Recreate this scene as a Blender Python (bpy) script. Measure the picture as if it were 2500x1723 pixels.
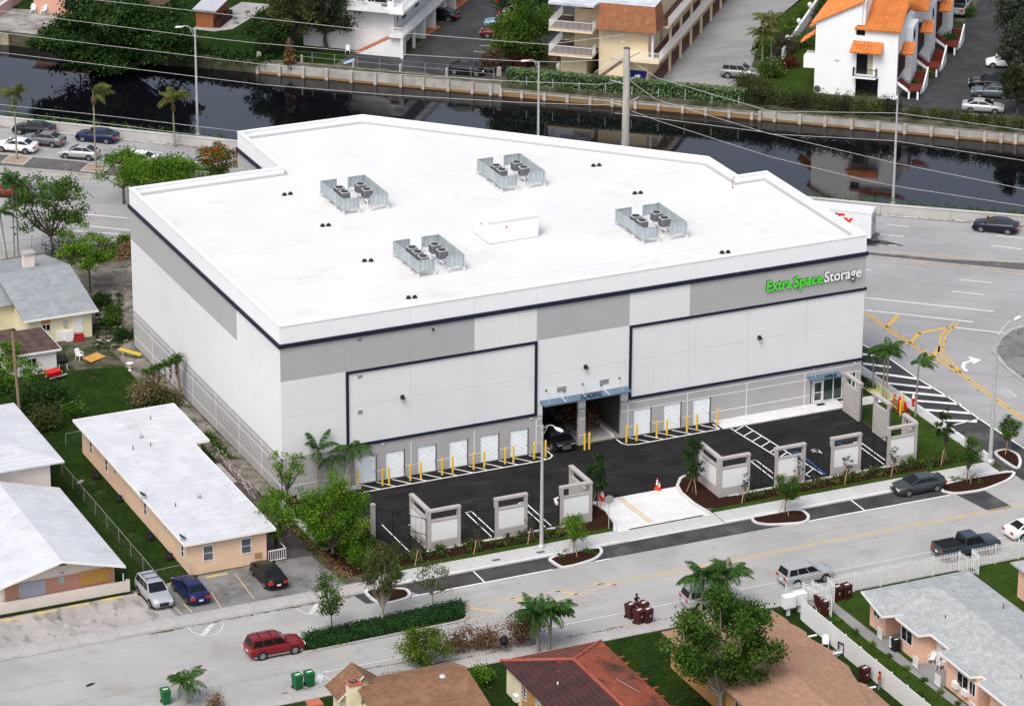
import bpy, bmesh, math, random
import numpy as np
from mathutils import Matrix, Vector
sc = bpy.context.scene
for o in list(bpy.data.objects): bpy.data.objects.remove(o)
col = sc.collection

FA = math.radians(-40.455)
# ---------------------------------------------------------------- camera
CAM = np.array([-104.87791324, -276.93478313, 131.22618417])
RT = np.array([0.91054463, -0.41338201, 0.00487719])
UP = np.array([0.14896152, 0.33907257, 0.92889195])
FW = np.array([0.38564094, 0.84507106, -0.37031873])
FPX = 9213.30969660607                       # focal length in pixels of the 2500 px wide photograph
cd = bpy.data.cameras.new('camera'); cam = bpy.data.objects.new('camera', cd); col.objects.link(cam)
cd.sensor_width = 36.0; cd.lens = FPX / 2500 * 36; cd.clip_start = 1.0; cd.clip_end = 5000
m = Matrix.Identity(4)
for i in range(3):
    m[i][0] = RT[i]; m[i][1] = UP[i]; m[i][2] = -FW[i]; m[i][3] = CAM[i]
cam.matrix_world = m
sc.camera = cam
sc.render.resolution_x = 1024; sc.render.resolution_y = 705

# ---------------------------------------------------------------- sky, sun, exposure (bright overcast)
SUN_EL, SUN_AZ = math.radians(56), math.radians(230)     # azimuth clockwise from +Y
w = bpy.data.worlds.new('World'); sc.world = w; w.use_nodes = True
nt = w.node_tree; nt.nodes.clear()
sky = nt.nodes.new('ShaderNodeTexSky'); sky.sky_type = 'NISHITA'; sky.sun_disc = False
sky.sun_elevation = SUN_EL; sky.sun_rotation = SUN_AZ; sky.air_density = 1.0; sky.dust_density = 4.0; sky.ozone_density = 1.0
hs = nt.nodes.new('ShaderNodeHueSaturation'); hs.inputs['Saturation'].default_value = 0.58   # cloud cover greys the blue
bg = nt.nodes.new('ShaderNodeBackground'); bg.inputs['Strength'].default_value = 0.15
wo = nt.nodes.new('ShaderNodeOutputWorld')
nt.links.new(sky.outputs[0], hs.inputs['Color']); nt.links.new(hs.outputs[0], bg.inputs[0]); nt.links.new(bg.outputs[0], wo.inputs[0])
sd = bpy.data.lights.new('sun', 'SUN'); sd.energy = 1.2; sd.angle = math.radians(25); sd.color = (1.0, 0.97, 0.93)
sun = bpy.data.objects.new('sun', sd); col.objects.link(sun)
sdir = Vector((math.sin(SUN_AZ) * math.cos(SUN_EL), math.cos(SUN_AZ) * math.cos(SUN_EL), math.sin(SUN_EL)))
sun.rotation_euler = sdir.to_track_quat('Z', 'Y').to_euler()
sun.location = (0, 0, 120)
vs = sc.view_settings
vs.view_transform = 'Standard'; vs.look = 'None'; vs.gamma = 1.0; vs.exposure = 0.56; vs.use_curve_mapping = False

# ---------------------------------------------------------------- photo pixel -> point on a known plane
def px(c, r, x, y):            # (column, row, x, y) of a 640x440 crop shown 3.62 times enlarged
    return ((0, 620, 1240, 1860)[c] + x * .27634, (0, 420, 840, 1280)[r] + y * .27634)
def ray(x, y): return FW * FPX + RT * (x - 1250) - UP * (y - 861.5)
def gp(x, y, z=0.0):
    d = ray(x, y); t = (z - CAM[2]) / d[2]; P = CAM + t * d
    return float(P[0]), float(P[1])
def g(c, r, x, y, z=0.0): return gp(*px(c, r, x, y), z)
FO = (42.7, 117.9)          # frame of the far bank: u along the canal, v away from it
FU = (math.cos(FA), math.sin(FA)); FV = (-math.sin(FA), math.cos(FA))
def far(u, v): return (FO[0] + u * FU[0] + v * FV[0], FO[1] + u * FU[1] + v * FV[1])
def fuv(p): return ((p[0]-FO[0])*FU[0]+(p[1]-FO[1])*FU[1], (p[0]-FO[0])*FV[0]+(p[1]-FO[1])*FV[1])

# ---------------------------------------------------------------- mesh helpers
class MB:
    def __init__(s): s.v = []; s.f = []
    def add(s, vs, fs):
        n = len(s.v); s.v += [tuple(map(float, p)) for p in vs]; s.f += [tuple(i + n for i in f) for f in fs]; return s
    def box(s, x0, y0, z0, x1, y1, z1):
        if x0 > x1: x0, x1 = x1, x0
        if y0 > y1: y0, y1 = y1, y0
        if z0 > z1: z0, z1 = z1, z0
        return s.add([(x0,y0,z0),(x1,y0,z0),(x1,y1,z0),(x0,y1,z0),(x0,y0,z1),(x1,y0,z1),(x1,y1,z1),(x0,y1,z1)],
                     [(0,3,2,1),(4,5,6,7),(0,1,5,4),(1,2,6,5),(2,3,7,6),(3,0,4,7)])
    def prism(s, pts, z0, z1, cap=True):
        a = sum(pts[i][0]*pts[(i+1)%len(pts)][1]-pts[(i+1)%len(pts)][0]*pts[i][1] for i in range(len(pts)))
        if a < 0: pts = pts[::-1]
        n = len(pts)
        fs = [(i, (i+1) % n, n+(i+1) % n, n+i) for i in range(n)]
        if cap: fs += [tuple(range(n-1, -1, -1)), tuple(range(n, 2*n))]
        return s.add([(x, y, z0) for x, y in pts] + [(x, y, z1) for x, y in pts], fs)
    def flat(s, pts, z):
        a = sum(pts[i][0]*pts[(i+1)%len(pts)][1]-pts[(i+1)%len(pts)][0]*pts[i][1] for i in range(len(pts)))
        if a < 0: pts = pts[::-1]
        return s.add([(x, y, z) for x, y in pts], [tuple(range(len(pts)))])
    def poly(s, pts): return s.add(pts, [tuple(range(len(pts)))])
    def slab(s, pts, t):                 # polygon of 3-D points given thickness t downwards
        n = len(pts)
        lo = [(x, y, z - t) for x, y, z in pts]
        a = sum(pts[i][0]*pts[(i+1)%n][1]-pts[(i+1)%n][0]*pts[i][1] for i in range(n))
        if a < 0: pts = pts[::-1]; lo = lo[::-1]
        return s.add(list(lo) + list(pts), [(i, (i+1) % n, n+(i+1) % n, n+i) for i in range(n)] + [tuple(range(n-1,-1,-1)), tuple(range(n, 2*n))])
    def seg(s, a, b, w, z, h=0.0):       # flat strip (or bar) from a to b of width w
        dx, dy = b[0]-a[0], b[1]-a[1]; L = math.hypot(dx, dy) or 1e-6; nx, ny = -dy/L*w/2, dx/L*w/2
        P = [(a[0]-nx,a[1]-ny),(b[0]-nx,b[1]-ny),(b[0]+nx,b[1]+ny),(a[0]+nx,a[1]+ny)]
        return s.prism(P, z, z+h) if h else s.flat(P, z)
    def strip(s, pts, w, z, h=0.0, closed=False):
        n = len(pts); L = []; Rr = []
        for i in range(n):
            if closed: a, b = pts[i-1], pts[(i+1) % n]
            else: a, b = pts[max(i-1, 0)], pts[min(i+1, n-1)]
            dx, dy = b[0]-a[0], b[1]-a[1]; d = math.hypot(dx, dy) or 1e-6
            L.append((pts[i][0]-dy/d*w/2, pts[i][1]+dx/d*w/2)); Rr.append((pts[i][0]+dy/d*w/2, pts[i][1]-dx/d*w/2))
        m = n if closed else n-1
        for i in range(m):
            j = (i+1) % n; P = [Rr[i], Rr[j], L[j], L[i]]
            if h:
                k = [(x, y, z) for x, y in P] + [(x, y, z+h) for x, y in P]
                fs = [(4,5,6,7),(0,1,5,4),(2,3,7,6)]
                if not closed and i == 0: fs.append((3,0,4,7))
                if not closed and i == m-1: fs.append((1,2,6,5))
                s.add(k, fs)
            else: s.add([(x, y, z) for x, y in P], [(0,1,2,3)])
        return s
    def tube(s, pts, r, n=6, caps=True):
        pts = [np.array(p, float) for p in pts]; rs = r if isinstance(r, (list, tuple)) else [r]*len(pts)
        base = len(s.v); up = np.array([0, 0, 1.0])
        for i, p in enumerate(pts):
            t = pts[min(i+1, len(pts)-1)] - pts[max(i-1, 0)]; t = t / (np.linalg.norm(t) + 1e-9)
            a = np.cross(t, up)
            if np.linalg.norm(a) < .05: a = np.cross(t, np.array([1.0, 0, 0]))
            a /= np.linalg.norm(a); b = np.cross(t, a)
            for k in range(n):
                th = 2*math.pi*k/n; s.v.append(tuple(p + rs[i]*(math.cos(th)*a + math.sin(th)*b)))
        for i in range(len(pts)-1):
            for k in range(n):
                k2 = (k+1) % n; s.f.append((base+i*n+k, base+i*n+k2, base+(i+1)*n+k2, base+(i+1)*n+k))
        if caps:
            s.f.append(tuple(base+k for k in range(n-1, -1, -1))); s.f.append(tuple(base+(len(pts)-1)*n+k for k in range(n)))
        return s
    def cyl(s, x, y, z0, z1, r, n=10, r2=None):
        r2 = r if r2 is None else r2
        A = [(x+r*math.cos(2*math.pi*k/n), y+r*math.sin(2*math.pi*k/n), z0) for k in range(n)]
        B = [(x+r2*math.cos(2*math.pi*k/n), y+r2*math.sin(2*math.pi*k/n), z1) for k in range(n)]
        return s.add(A+B, [(k, (k+1) % n, n+(k+1) % n, n+k) for k in range(n)] + [tuple(range(n-1,-1,-1)), tuple(range(n, 2*n))])
    def lathe(s, x, y, prof, n=12):
        base = len(s.v)
        for r, z in prof:
            for k in range(n): s.v.append((x+r*math.cos(2*math.pi*k/n), y+r*math.sin(2*math.pi*k/n), z))
        for i in range(len(prof)-1):
            for k in range(n): s.f.append((base+i*n+k, base+i*n+(k+1) % n, base+(i+1)*n+(k+1) % n, base+(i+1)*n+k))
        s.f.append(tuple(base+k for k in range(n-1,-1,-1))); s.f.append(tuple(base+(len(prof)-1)*n+k for k in range(n)))
        return s
    def cylx(s, c, r, w, n=14, axis=1):  # wheel-like cylinder along an axis
        P = []
        for sg in (-1, 1):
            for k in range(n):
                a = 2*math.pi*k/n; p = [c[0], c[1], c[2]]
                i, j = [(1, 2), (0, 2), (0, 1)][axis]; p[i] += r*math.cos(a); p[j] += r*math.sin(a); p[axis] += sg*w/2; P.append(tuple(p))
        fs = [(k, (k+1) % n, n+(k+1) % n, n+k) for k in range(n)] + [tuple(range(n-1,-1,-1)), tuple(range(n, 2*n))]
        if axis == 1: fs = [f[::-1] for f in fs]
        return s.add(P, fs)
    def mesh(s, name, smooth=None):
        me = bpy.data.meshes.new(name); me.from_pydata(s.v, [], s.f)
        if smooth:
            for p in me.polygons: p.use_smooth = True
            me.set_sharp_from_angle(angle=math.radians(smooth))
        return me
    def build(s, name, mat, parent=None, smooth=None, fix=False):
        me = s.mesh(name, smooth)
        if fix:
            bm = bmesh.new(); bm.from_mesh(me); bmesh.ops.recalc_face_normals(bm, faces=bm.faces); bm.to_mesh(me); bm.free()
        return obj(name, me, mat, parent)

def obj(name, me, mat, parent=None, loc=None, rot=None):
    if mat is not None and not me.materials: me.materials.append(mat)
    o = bpy.data.objects.new(name, me); col.objects.link(o)
    if parent is not None: o.parent = parent
    if loc is not None: o.location = loc
    if rot is not None: o.rotation_euler = rot
    return o
def tag(o, label=None, cat=None, group=None, kind=None):
    if label: o['label'] = label
    if cat: o['category'] = cat
    if group: o['group'] = group
    if kind: o['kind'] = kind
    return o
def thing(name, label, cat, loc=(0,0,0), rz=0.0, group=None):
    o = bpy.data.objects.new(name, None); col.objects.link(o); o.empty_display_size = .3
    o.location = (loc[0], loc[1], loc[2] if len(loc) > 2 else 0); o.rotation_euler = (0, 0, rz)
    return tag(o, label, cat, group)
def struct(name, mb, mat, **k): return tag(mb.build(name, mat, **k), kind='structure')
def copy_tree(o, parent=None):
    c = o.copy(); col.objects.link(c); c.parent = parent
    for ch in list(o.children): copy_tree(ch, c)
    return c

# ---------------------------------------------------------------- procedural materials
MATS = {}
def mat(name, c, c2=None, scale=.6, lo=.35, hi=.65, rough=.75, bump=0.0, bscale=None, metal=0.0, spec=.2, coat=0.0, layers=(), stretch=(1,1,1), rnd=0.0, detail=5, coord='Object'):
    if name in MATS: return MATS[name]
    mt = bpy.data.materials.new(name); mt.use_nodes = True; n = mt.node_tree; N = n.nodes; Lk = n.links
    b = N['Principled BSDF']; b.inputs['Roughness'].default_value = rough; b.inputs['Metallic'].default_value = metal
    b.inputs['Specular IOR Level'].default_value = spec; b.inputs['Coat Weight'].default_value = coat
    if coat: b.inputs['Coat Roughness'].default_value = .05
    tc = N.new('ShaderNodeTexCoord')
    def noise(sc_, st, det=detail):
        mp = N.new('ShaderNodeMapping'); mp.inputs['Scale'].default_value = st[:3]
        if len(st) > 3: mp.vector_type = 'TEXTURE'; mp.inputs['Rotation'].default_value = (0,0,st[3]); mp.inputs['Scale'].default_value = tuple(1/k for k in st[:3])
        Lk.new(tc.outputs[coord], mp.inputs[0])
        t = N.new('ShaderNodeTexNoise'); t.inputs['Scale'].default_value = sc_; t.inputs['Detail'].default_value = det; t.inputs['Roughness'].default_value = .62
        Lk.new(mp.outputs[0], t.inputs['Vector']); return t.outputs['Fac']
    def ramp(src, lo_, hi_):
        r = N.new('ShaderNodeMapRange'); r.inputs['From Min'].default_value = lo_; r.inputs['From Max'].default_value = hi_; r.interpolation_type = 'SMOOTHSTEP'; Lk.new(src, r.inputs['Value']); return r.outputs[0]
    cur = None
    def rgb(c_): 
        q_ = N.new('ShaderNodeRGB'); q_.outputs[0].default_value = (*c_, 1); return q_.outputs[0]
    cur = rgb(c)
    def mix(fac, a, bcol):
        x = N.new('ShaderNodeMix'); x.data_type = 'RGBA'; Lk.new(fac, x.inputs['Factor']); Lk.new(a, x.inputs[6]); Lk.new(bcol, x.inputs[7]); return x.outputs[2]
    if c2 is not None: cur = mix(ramp(noise(scale, stretch), lo, hi), cur, rgb(c2))
    for ly in layers:     # (colour, scale, lo, hi, opacity, stretch)
        f = ramp(noise(ly[1], ly[5] if len(ly) > 5 else (1,1,1)), ly[2], ly[3])
        mu = N.new('ShaderNodeMath'); mu.operation = 'MULTIPLY'; mu.inputs[1].default_value = ly[4]; Lk.new(f, mu.inputs[0])
        cur = mix(mu.outputs[0], cur, rgb(ly[0]))
    if rnd:
        oi = N.new('ShaderNodeObjectInfo'); mr = N.new('ShaderNodeMapRange'); mr.inputs['To Min'].default_value = 1-rnd; mr.inputs['To Max'].default_value = 1+rnd; Lk.new(oi.outputs['Random'], mr.inputs['Value'])
        vm = N.new('ShaderNodeVectorMath'); vm.operation = 'SCALE'; Lk.new(cur, vm.inputs[0]); Lk.new(mr.outputs[0], vm.inputs['Scale']); cur = vm.outputs[0]
    Lk.new(cur, b.inputs['Base Color'])
    if bump:
        bp = N.new('ShaderNodeBump'); bp.inputs['Strength'].default_value = bump; bp.inputs['Distance'].default_value = .05
        Lk.new(noise(bscale or scale*6, (1,1,1)), bp.inputs['Height']); Lk.new(bp.outputs[0], b.inputs['Normal'])
    MATS[name] = mt; return mt

def brickmat(name, c1, c2, mortar, sx, sy, msize=.02, rough=.85, layers=(), rot=(0,0,0), bump=.3, offset=.5):
    if name in MATS: return MATS[name]
    mt = mat(name, c1, rough=rough); n = mt.node_tree; N = n.nodes; Lk = n.links; b = N['Principled BSDF']
    tc = N.new('ShaderNodeTexCoord'); mp = N.new('ShaderNodeMapping'); mp.inputs['Rotation'].default_value = rot; Lk.new(tc.outputs['Object'], mp.inputs[0])
    t = N.new('ShaderNodeTexBrick'); t.inputs['Color1'].default_value = (*c1, 1); t.inputs['Color2'].default_value = (*c2, 1); t.inputs['Mortar'].default_value = (*mortar, 1)
    t.inputs['Scale'].default_value = 1; t.inputs['Brick Width'].default_value = sx; t.inputs['Row Height'].default_value = sy; t.inputs['Mortar Size'].default_value = msize; t.offset = offset
    Lk.new(mp.outputs[0], t.inputs['Vector']); cur = t.outputs['Color']
    for ly in layers:
        no = N.new('ShaderNodeTexNoise'); no.inputs['Scale'].default_value = ly[1]; no.inputs['Detail'].default_value = 6
        m2 = N.new('ShaderNodeMapping'); m2.inputs['Scale'].default_value = ly[5] if len(ly) > 5 else (1,1,1); Lk.new(tc.outputs['Object'], m2.inputs[0]); Lk.new(m2.outputs[0], no.inputs['Vector'])
        r = N.new('ShaderNodeMapRange'); r.inputs['From Min'].default_value = ly[2]; r.inputs['From Max'].default_value = ly[3]; r.inputs['To Max'].default_value = ly[4]; Lk.new(no.outputs['Fac'], r.inputs['Value'])
        x = N.new('ShaderNodeMix'); x.data_type = 'RGBA'; Lk.new(r.outputs[0], x.inputs['Factor']); Lk.new(cur, x.inputs[6]); x.inputs[7].default_value = (*ly[0], 1); cur = x.outputs[2]
    Lk.new(cur, b.inputs['Base Color'])
    bp = N.new('ShaderNodeBump'); bp.inputs['Strength'].default_value = bump; bp.inputs['Distance'].default_value = .02; Lk.new(t.outputs['Fac'], bp.inputs['Height']); bp.invert = True; Lk.new(bp.outputs[0], b.inputs['Normal'])
    return mt
def leafmat(name, ca, cb, cc, trans=.25, rough=.6):
    if name in MATS: return MATS[name]
    mt = bpy.data.materials.new(name); mt.use_nodes = True; n = mt.node_tree; N = n.nodes; Lk = n.links
    b = N['Principled BSDF']; b.inputs['Roughness'].default_value = rough; b.inputs['Specular IOR Level'].default_value = .10
    at = N.new('ShaderNodeAttribute'); at.attribute_name = 'tint'
    cr = N.new('ShaderNodeValToRGB'); e = cr.color_ramp.elements; e[0].color = (*ca, 1); e[1].color = (*cc, 1); e2 = cr.color_ramp.elements.new(.5); e2.color = (*cb, 1)
    Lk.new(at.outputs['Fac'], cr.inputs[0]); Lk.new(cr.outputs[0], b.inputs['Base Color'])
    tr = N.new('ShaderNodeBsdfTranslucent'); Lk.new(cr.outputs[0], tr.inputs['Color'])
    mx = N.new('ShaderNodeMixShader'); mx.inputs[0].default_value = trans
    Lk.new(b.outputs[0], mx.inputs[1]); Lk.new(tr.outputs[0], mx.inputs[2]); Lk.new(mx.outputs[0], N['Material Output'].inputs[0])
    MATS[name] = mt; return mt
def glassmat(name, c, rough=.08, spec=.6):
    return mat(name, c, rough=rough, spec=spec, coat=.3)

white_wall = mat('white_wall_paint', (.70,.705,.70), (.67,.675,.672), scale=.25, rough=.8, bump=.05, bscale=9, layers=[((.60,.605,.60), .9, .58, .75, .25, (1,1,.12))])
parapet_white = mat('white_parapet_paint', (.80,.805,.82), (.77,.775,.79), scale=.3, rough=.7)
roof_white = mat('white_roof_membrane', (.625,.622,.615), (.59,.587,.58), scale=.15, rough=.6, layers=[((.50,.475,.42), .22, .54, .72, .5), ((.42,.39,.33), 1.7, .62, .75, .5, (1,.5,1)), ((.57,.57,.575), 3.5, .5, .7, .4)])
grey_paint = mat('grey_wall_paint', (.405,.40,.395), (.385,.38,.376), scale=.3, rough=.8, bump=.05, bscale=9)
grey_base = mat('grey_base_paint', (.395,.385,.385), (.37,.362,.36), scale=.4, rough=.8, bump=.05, bscale=9, layers=[((.33,.32,.31), .8, .6, .8, .4, (1,1,.2))])
navy = mat('navy_trim_paint', (.013,.015,.032), (.016,.018,.036), scale=1, rough=.55)
reveal_white = mat('white_reveal_line', (.78,.78,.77), rough=.7)
door_white = mat('white_rolling_door', (.76,.79,.81), rough=.5)
steel_blue = mat('blue_canopy_metal', (.135,.20,.27), (.115,.175,.24), scale=.8, rough=.4, metal=.3)
galv = mat('galvanised_corrugated', (.50,.545,.56), (.42,.47,.49), scale=1.2, rough=.45, metal=.35, stretch=(1,1,.3))
white_metal = mat('white_painted_metal', (.78,.78,.77), (.70,.69,.68), scale=2, rough=.5)
black_metal = mat('black_painted_metal', (.012,.012,.013), rough=.5)
dark_grey = mat('dark_grey_metal', (.09,.09,.10), (.12,.12,.13), scale=4, rough=.5, metal=.4)
conc_pole = mat('concrete_pole', (.42,.40,.36), (.30,.29,.26), scale=1.5, rough=.85, stretch=(1,1,.25), layers=[((.2,.19,.16), 1.2, .58, .72, .6, (1,1,.1))])
lamp_metal = mat('lamp_post_metal', (.50,.51,.51), (.42,.43,.43), scale=1.5, rough=.5, metal=.3)
dark_glass = mat('dark_window_glass', (.010,.012,.015), rough=.15, spec=.35)
car_glass = mat('car_window_glass', (.006,.008,.010), rough=.12, spec=.28)
office_glass = glassmat('office_window_glass', (.020,.040,.036), rough=.05, spec=.8)
black_rubber = mat('tyre_rubber', (.012,.012,.012), rough=.85)
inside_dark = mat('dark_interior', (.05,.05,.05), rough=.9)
asphalt_new = mat('new_asphalt', (.0125,.0120,.0125), (.019,.0185,.019), scale=.35, rough=.9, bump=.15, bscale=14, spec=.12, layers=[((.042,.039,.036), .9, .54, .72, .65, (.25,1,1)), ((.006,.006,.0065), .5, .55, .68, .6), ((.036,.035,.034), 5, .58, .72, .5)])
asphalt_bay = mat('dark_asphalt', (.040,.038,.041), (.062,.059,.060), scale=.4, rough=.9, bump=.15, bscale=14, spec=.15, layers=[((.13,.125,.12), .35, .54, .70, .65), ((.018,.017,.018), .7, .56, .68, .6), ((.11,.105,.10), 3, .60, .72, .55)])
road_old = mat('old_pale_asphalt', (.345,.340,.328), (.295,.290,.279), scale=.16, rough=.9, bump=.1, bscale=12, spec=.15,
   layers=[((.24,.232,.226), .9, .52, .72, .55, (.05,1,1)), ((.41,.402,.395), .8, .58, .74, .5, (.2,1,1)), ((.17,.162,.155), 2.6, .64, .75, .6), ((.26,.238,.215), .22, .54, .68, .55), ((.20,.19,.18), .35, .62, .72, .5), ((.44,.435,.43), 7, .66, .76, .4)])
highway_mat = mat('highway_pavement', (.315,.312,.313), (.265,.262,.263), scale=.14, rough=.9, spec=.15, bump=.1, bscale=12,
   layers=[((.23,.227,.228), .7, .52, .70, .6, (.05,1,1,FA)), ((.36,.357,.355), .6, .56, .74, .5, (.1,1,1,FA)), ((.16,.155,.152), 2.4, .67, .76, .5)])
def concrete(name, c, dark=.8, sc_=.5): return mat(name, c, tuple(k*dark for k in c), scale=sc_, rough=.85, bump=.08, bscale=12, spec=.2, layers=[(tuple(k*.62 for k in c), 1.3, .62, .78, .45)], rnd=.035)
conc_side = concrete('sidewalk_concrete', (.44,.435,.425), .88)
conc_old = concrete('old_sidewalk_concrete', (.37,.355,.34), .78)
conc_kerb = concrete('kerb_concrete', (.58,.57,.56), .85)
conc_drive = concrete('driveway_concrete', (.62,.615,.61), .88)
conc_wall = concrete('barrier_concrete', (.47,.46,.44), .85, .3)
conc_lot = mat('stained_parking_concrete', (.37,.34,.32), (.28,.265,.25), scale=.35, rough=.9, layers=[((.44,.40,.38), .5, .54, .66, .7), ((.16,.15,.14), .8, .52, .66, .75, (1,.4,1)), ((.07,.065,.06), 1.3, .60, .70, .7, (1,.5,1)), ((.42,.40,.38), 4, .6, .7, .5)])
drive_grey = mat('grey_driveway_asphalt', (.20,.195,.19), (.13,.126,.123), scale=.4, rough=.9, layers=[((.06,.056,.053), .6, .54, .68, .65), ((.27,.26,.25), 1.5, .58, .70, .6), ((.05,.045,.042), 3, .62, .72, .6)])
drive_dark = mat('brown_wet_driveway', (.085,.07,.065), (.055,.046,.044), scale=.8, rough=.7, layers=[((.16,.14,.13), .9, .6, .75, .6)])
far_lot = mat('far_concrete_lot', (.27,.265,.262), (.21,.207,.205), scale=.25, rough=.9, stretch=(.5,1,1), layers=[((.36,.355,.35), .6, .58, .74, .5, (.4,1,1)), ((.10,.098,.095), .35, .68, .76, .7)])
far_asph = mat('far_dark_asphalt', (.036,.036,.039), (.055,.054,.056), scale=.3, rough=.9, spec=.15, layers=[((.10,.098,.096), .7, .66, .8, .5)])
dirt = mat('bare_sandy_dirt', (.20,.18,.155), (.11,.097,.082), scale=.5, rough=.95, bump=.3, bscale=6, spec=.03, layers=[((.30,.28,.255), .9, .52, .66, .7), ((.035,.05,.018), .7, .54, .64, .8), ((.07,.055,.04), 2.5, .58, .68, .6)])
mulch = mat('brown_mulch', (.040,.018,.012), (.022,.010,.007), scale=6, rough=.95, bump=.8, bscale=20, spec=.02)
grass_d = mat('dark_lawn', (.0125,.0275,.0055), (.021,.042,.008), scale=.4, rough=1, spec=.02, bump=.6, bscale=9, layers=[((.036,.052,.013), 1.4, .54, .70, .6), ((.085,.075,.038), .6, .58, .72, .6), ((.0055,.013,.003), 3.2, .48, .62, .75), ((.034,.055,.012), 6, .56, .66, .6)])
grass_l = mat('light_lawn', (.036,.064,.010), (.026,.050,.009), scale=.5, rough=1, spec=.02, bump=.6, bscale=9, layers=[((.085,.080,.026), 1.0, .58, .72, .55), ((.014,.030,.005), 3.5, .48, .64, .7), ((.065,.09,.02), 6, .58, .68, .6)])
paint_white = mat('white_road_paint', (.72,.72,.71), (.60,.60,.59), scale=2.0, rough=.7, layers=[((.40,.395,.39), 3, .62, .72, .7)])
paint_white_new = mat('new_white_paint', (.78,.78,.78), rough=.6)
paint_worn = mat('worn_white_paint', (.55,.55,.545), (.42,.415,.41), scale=3, rough=.8)
paint_yellow = mat('yellow_road_paint', (.60,.36,.055), (.50,.33,.09), scale=1.5, rough=.75, layers=[((.36,.33,.28), 3.5, .56, .70, .8)])
paint_yworn = mat('worn_yellow_paint', (.56,.40,.16), (.46,.36,.22), scale=1.2, rough=.85, layers=[((.36,.35,.335), 2.5, .52, .64, .85)])
paint_blue = mat('blue_parking_paint', (.02,.10,.32), rough=.7)
yellow_bollard = mat('yellow_bollard_paint', (.72,.46,.035), (.66,.42,.03), scale=3, rough=.5)
orange_cone = mat('orange_cone_plastic', (.80,.055,.015), rough=.5)
red_paint = mat('red_hydrant_paint', (.55,.015,.02), rough=.45)
# ================================================================ the setting
def offset(pts, d):
    o = []
    for i in range(len(pts)):
        a, b = pts[max(i-1,0)], pts[min(i+1,len(pts)-1)]; dx, dy = b[0]-a[0], b[1]-a[1]; L = math.hypot(dx, dy)
        o.append((pts[i][0]-dy/L*d, pts[i][1]+dx/L*d))
    return o
HWALL = [(-330,404), (-140,239), (-60,168), (8,106.9), (27,90.2), (54.5,66.4), (82.8,42.6), (94.45,33.7), (130,6.5), (200,-47), (420,-215)]
NEAR = offset(HWALL, 2.3)
FARE = [(-340,470), (-120,268)] + [far(-60,3.2), far(-33,1.8), far(-26,1.2), far(-12,-.2), far(0,0), far(29.4,0), far(60,0), far(90,0), far(190,0), far(480,0)]
WZ = -1.5
gm = MB()
gm.flat(NEAR + [(1500,-1500), (-1500,-1500), (-1500,1000)], 0)
gm.flat(FARE + [(1500,600), (1500,1500), (-1500,1500), (-1200,900)], 0)
gm.flat(offset(NEAR, -1) + offset(FARE, 1)[::-1], -3.5)                     # canal bed
for L, s_ in ((NEAR, 1), (FARE, -1)):
    for a, b in zip(L[:-1], L[1:]):
        q_ = [(a[0],a[1],-3.6), (b[0],b[1],-3.6), (b[0],b[1],0), (a[0],a[1],0)]
        gm.poly(q_ if s_ < 0 else q_[::-1])
ground_mat = mat('ground_soil', (.115,.105,.08), (.065,.06,.04), scale=.4, rough=.95, spec=.03, bump=.3, bscale=5, layers=[((.03,.045,.014), .5, .46, .6, .85), ((.19,.175,.15), .9, .58, .72, .6), ((.03,.026,.02), 2.5, .58, .7, .6)])
struct('ground', gm, ground_mat)
# water
wm = bpy.data.materials.new('canal_water'); wm.use_nodes = True; N = wm.node_tree.nodes; Lk = wm.node_tree.links
b = N['Principled BSDF']; b.inputs['Base Color'].default_value = (.003,.003,.005,1); b.inputs['Roughness'].default_value = .035; b.inputs['IOR'].default_value = 1.36; b.inputs['Specular IOR Level'].default_value = .5
tc = N.new('ShaderNodeTexCoord'); mp = N.new('ShaderNodeMapping'); mp.inputs['Scale'].default_value = (1,1.0,1); Lk.new(tc.outputs['Object'], mp.inputs[0])
n1 = N.new('ShaderNodeTexNoise'); n1.inputs['Scale'].default_value = 1.6; n1.inputs['Detail'].default_value = 3; Lk.new(mp.outputs[0], n1.inputs['Vector'])
bp = N.new('ShaderNodeBump'); bp.inputs['Strength'].default_value = .05; bp.inputs['Distance'].default_value = .05; Lk.new(n1.outputs['Fac'], bp.inputs['Height']); Lk.new(bp.outputs[0], b.inputs['Normal'])
struct('canal_water', MB().flat(NEAR + FARE[::-1], WZ), wm)

# highway with the merge area and the side street
hw = struct('highway', MB().flat(HWALL + [(420,-330), (200,-130), (130,-60), (60,-60), (60,16), (52,30), (30,52), (14,67.5), (-90,67.5), (-330,330)], .008), highway_mat)
struct('front_street', MB().flat([(-140,-34.7), (60,-34.7), (60,-20.0), (-140,-20.6)], .012), road_old)
Z1 = .022
mk = MB()
def lines(mb, c, r, prs, w, z=Z1):
    for a, b_ in prs: mb.seg(g(c, r, *a), g(c, r, *b_), w, z)
lines(mk, 3, 1, [((1090,462),(1300,487)), ((1050,553),(1250,572)), ((2060,560),(2316,588)), ((2020,650),(2300,682)), ((1745,950),(2030,980)), ((1680,1055),(1965,1085)), ((915,863),(965,868)), ((1120,645),(1195,650))], .16)
lines(mk, 3, 1, [((910,1110),(2050,1232)), ((910,1220),(1870,1326)), ((1690,1372),(2190,1428))], .20)
lines(mk, 0, 0, [((1130,1322),(1440,1352)), ((250,1305),(420,1322)), ((480,1168),(1520,1282))], .15)
lines(mk, 3, 1, [((1050,382),(1880,440))], .15)
lines(mk, 0, 1, [((700,370),(1140,410)), ((790,480),(1150,515)), ((560,515),(1150,556))], .22)
mk.build('road_marking', paint_white, hw)
ym = MB()
lines(ym, 0, 0, [((0,1352),(1130,1470)), ((0,1500),(900,1575))], .14)
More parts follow.
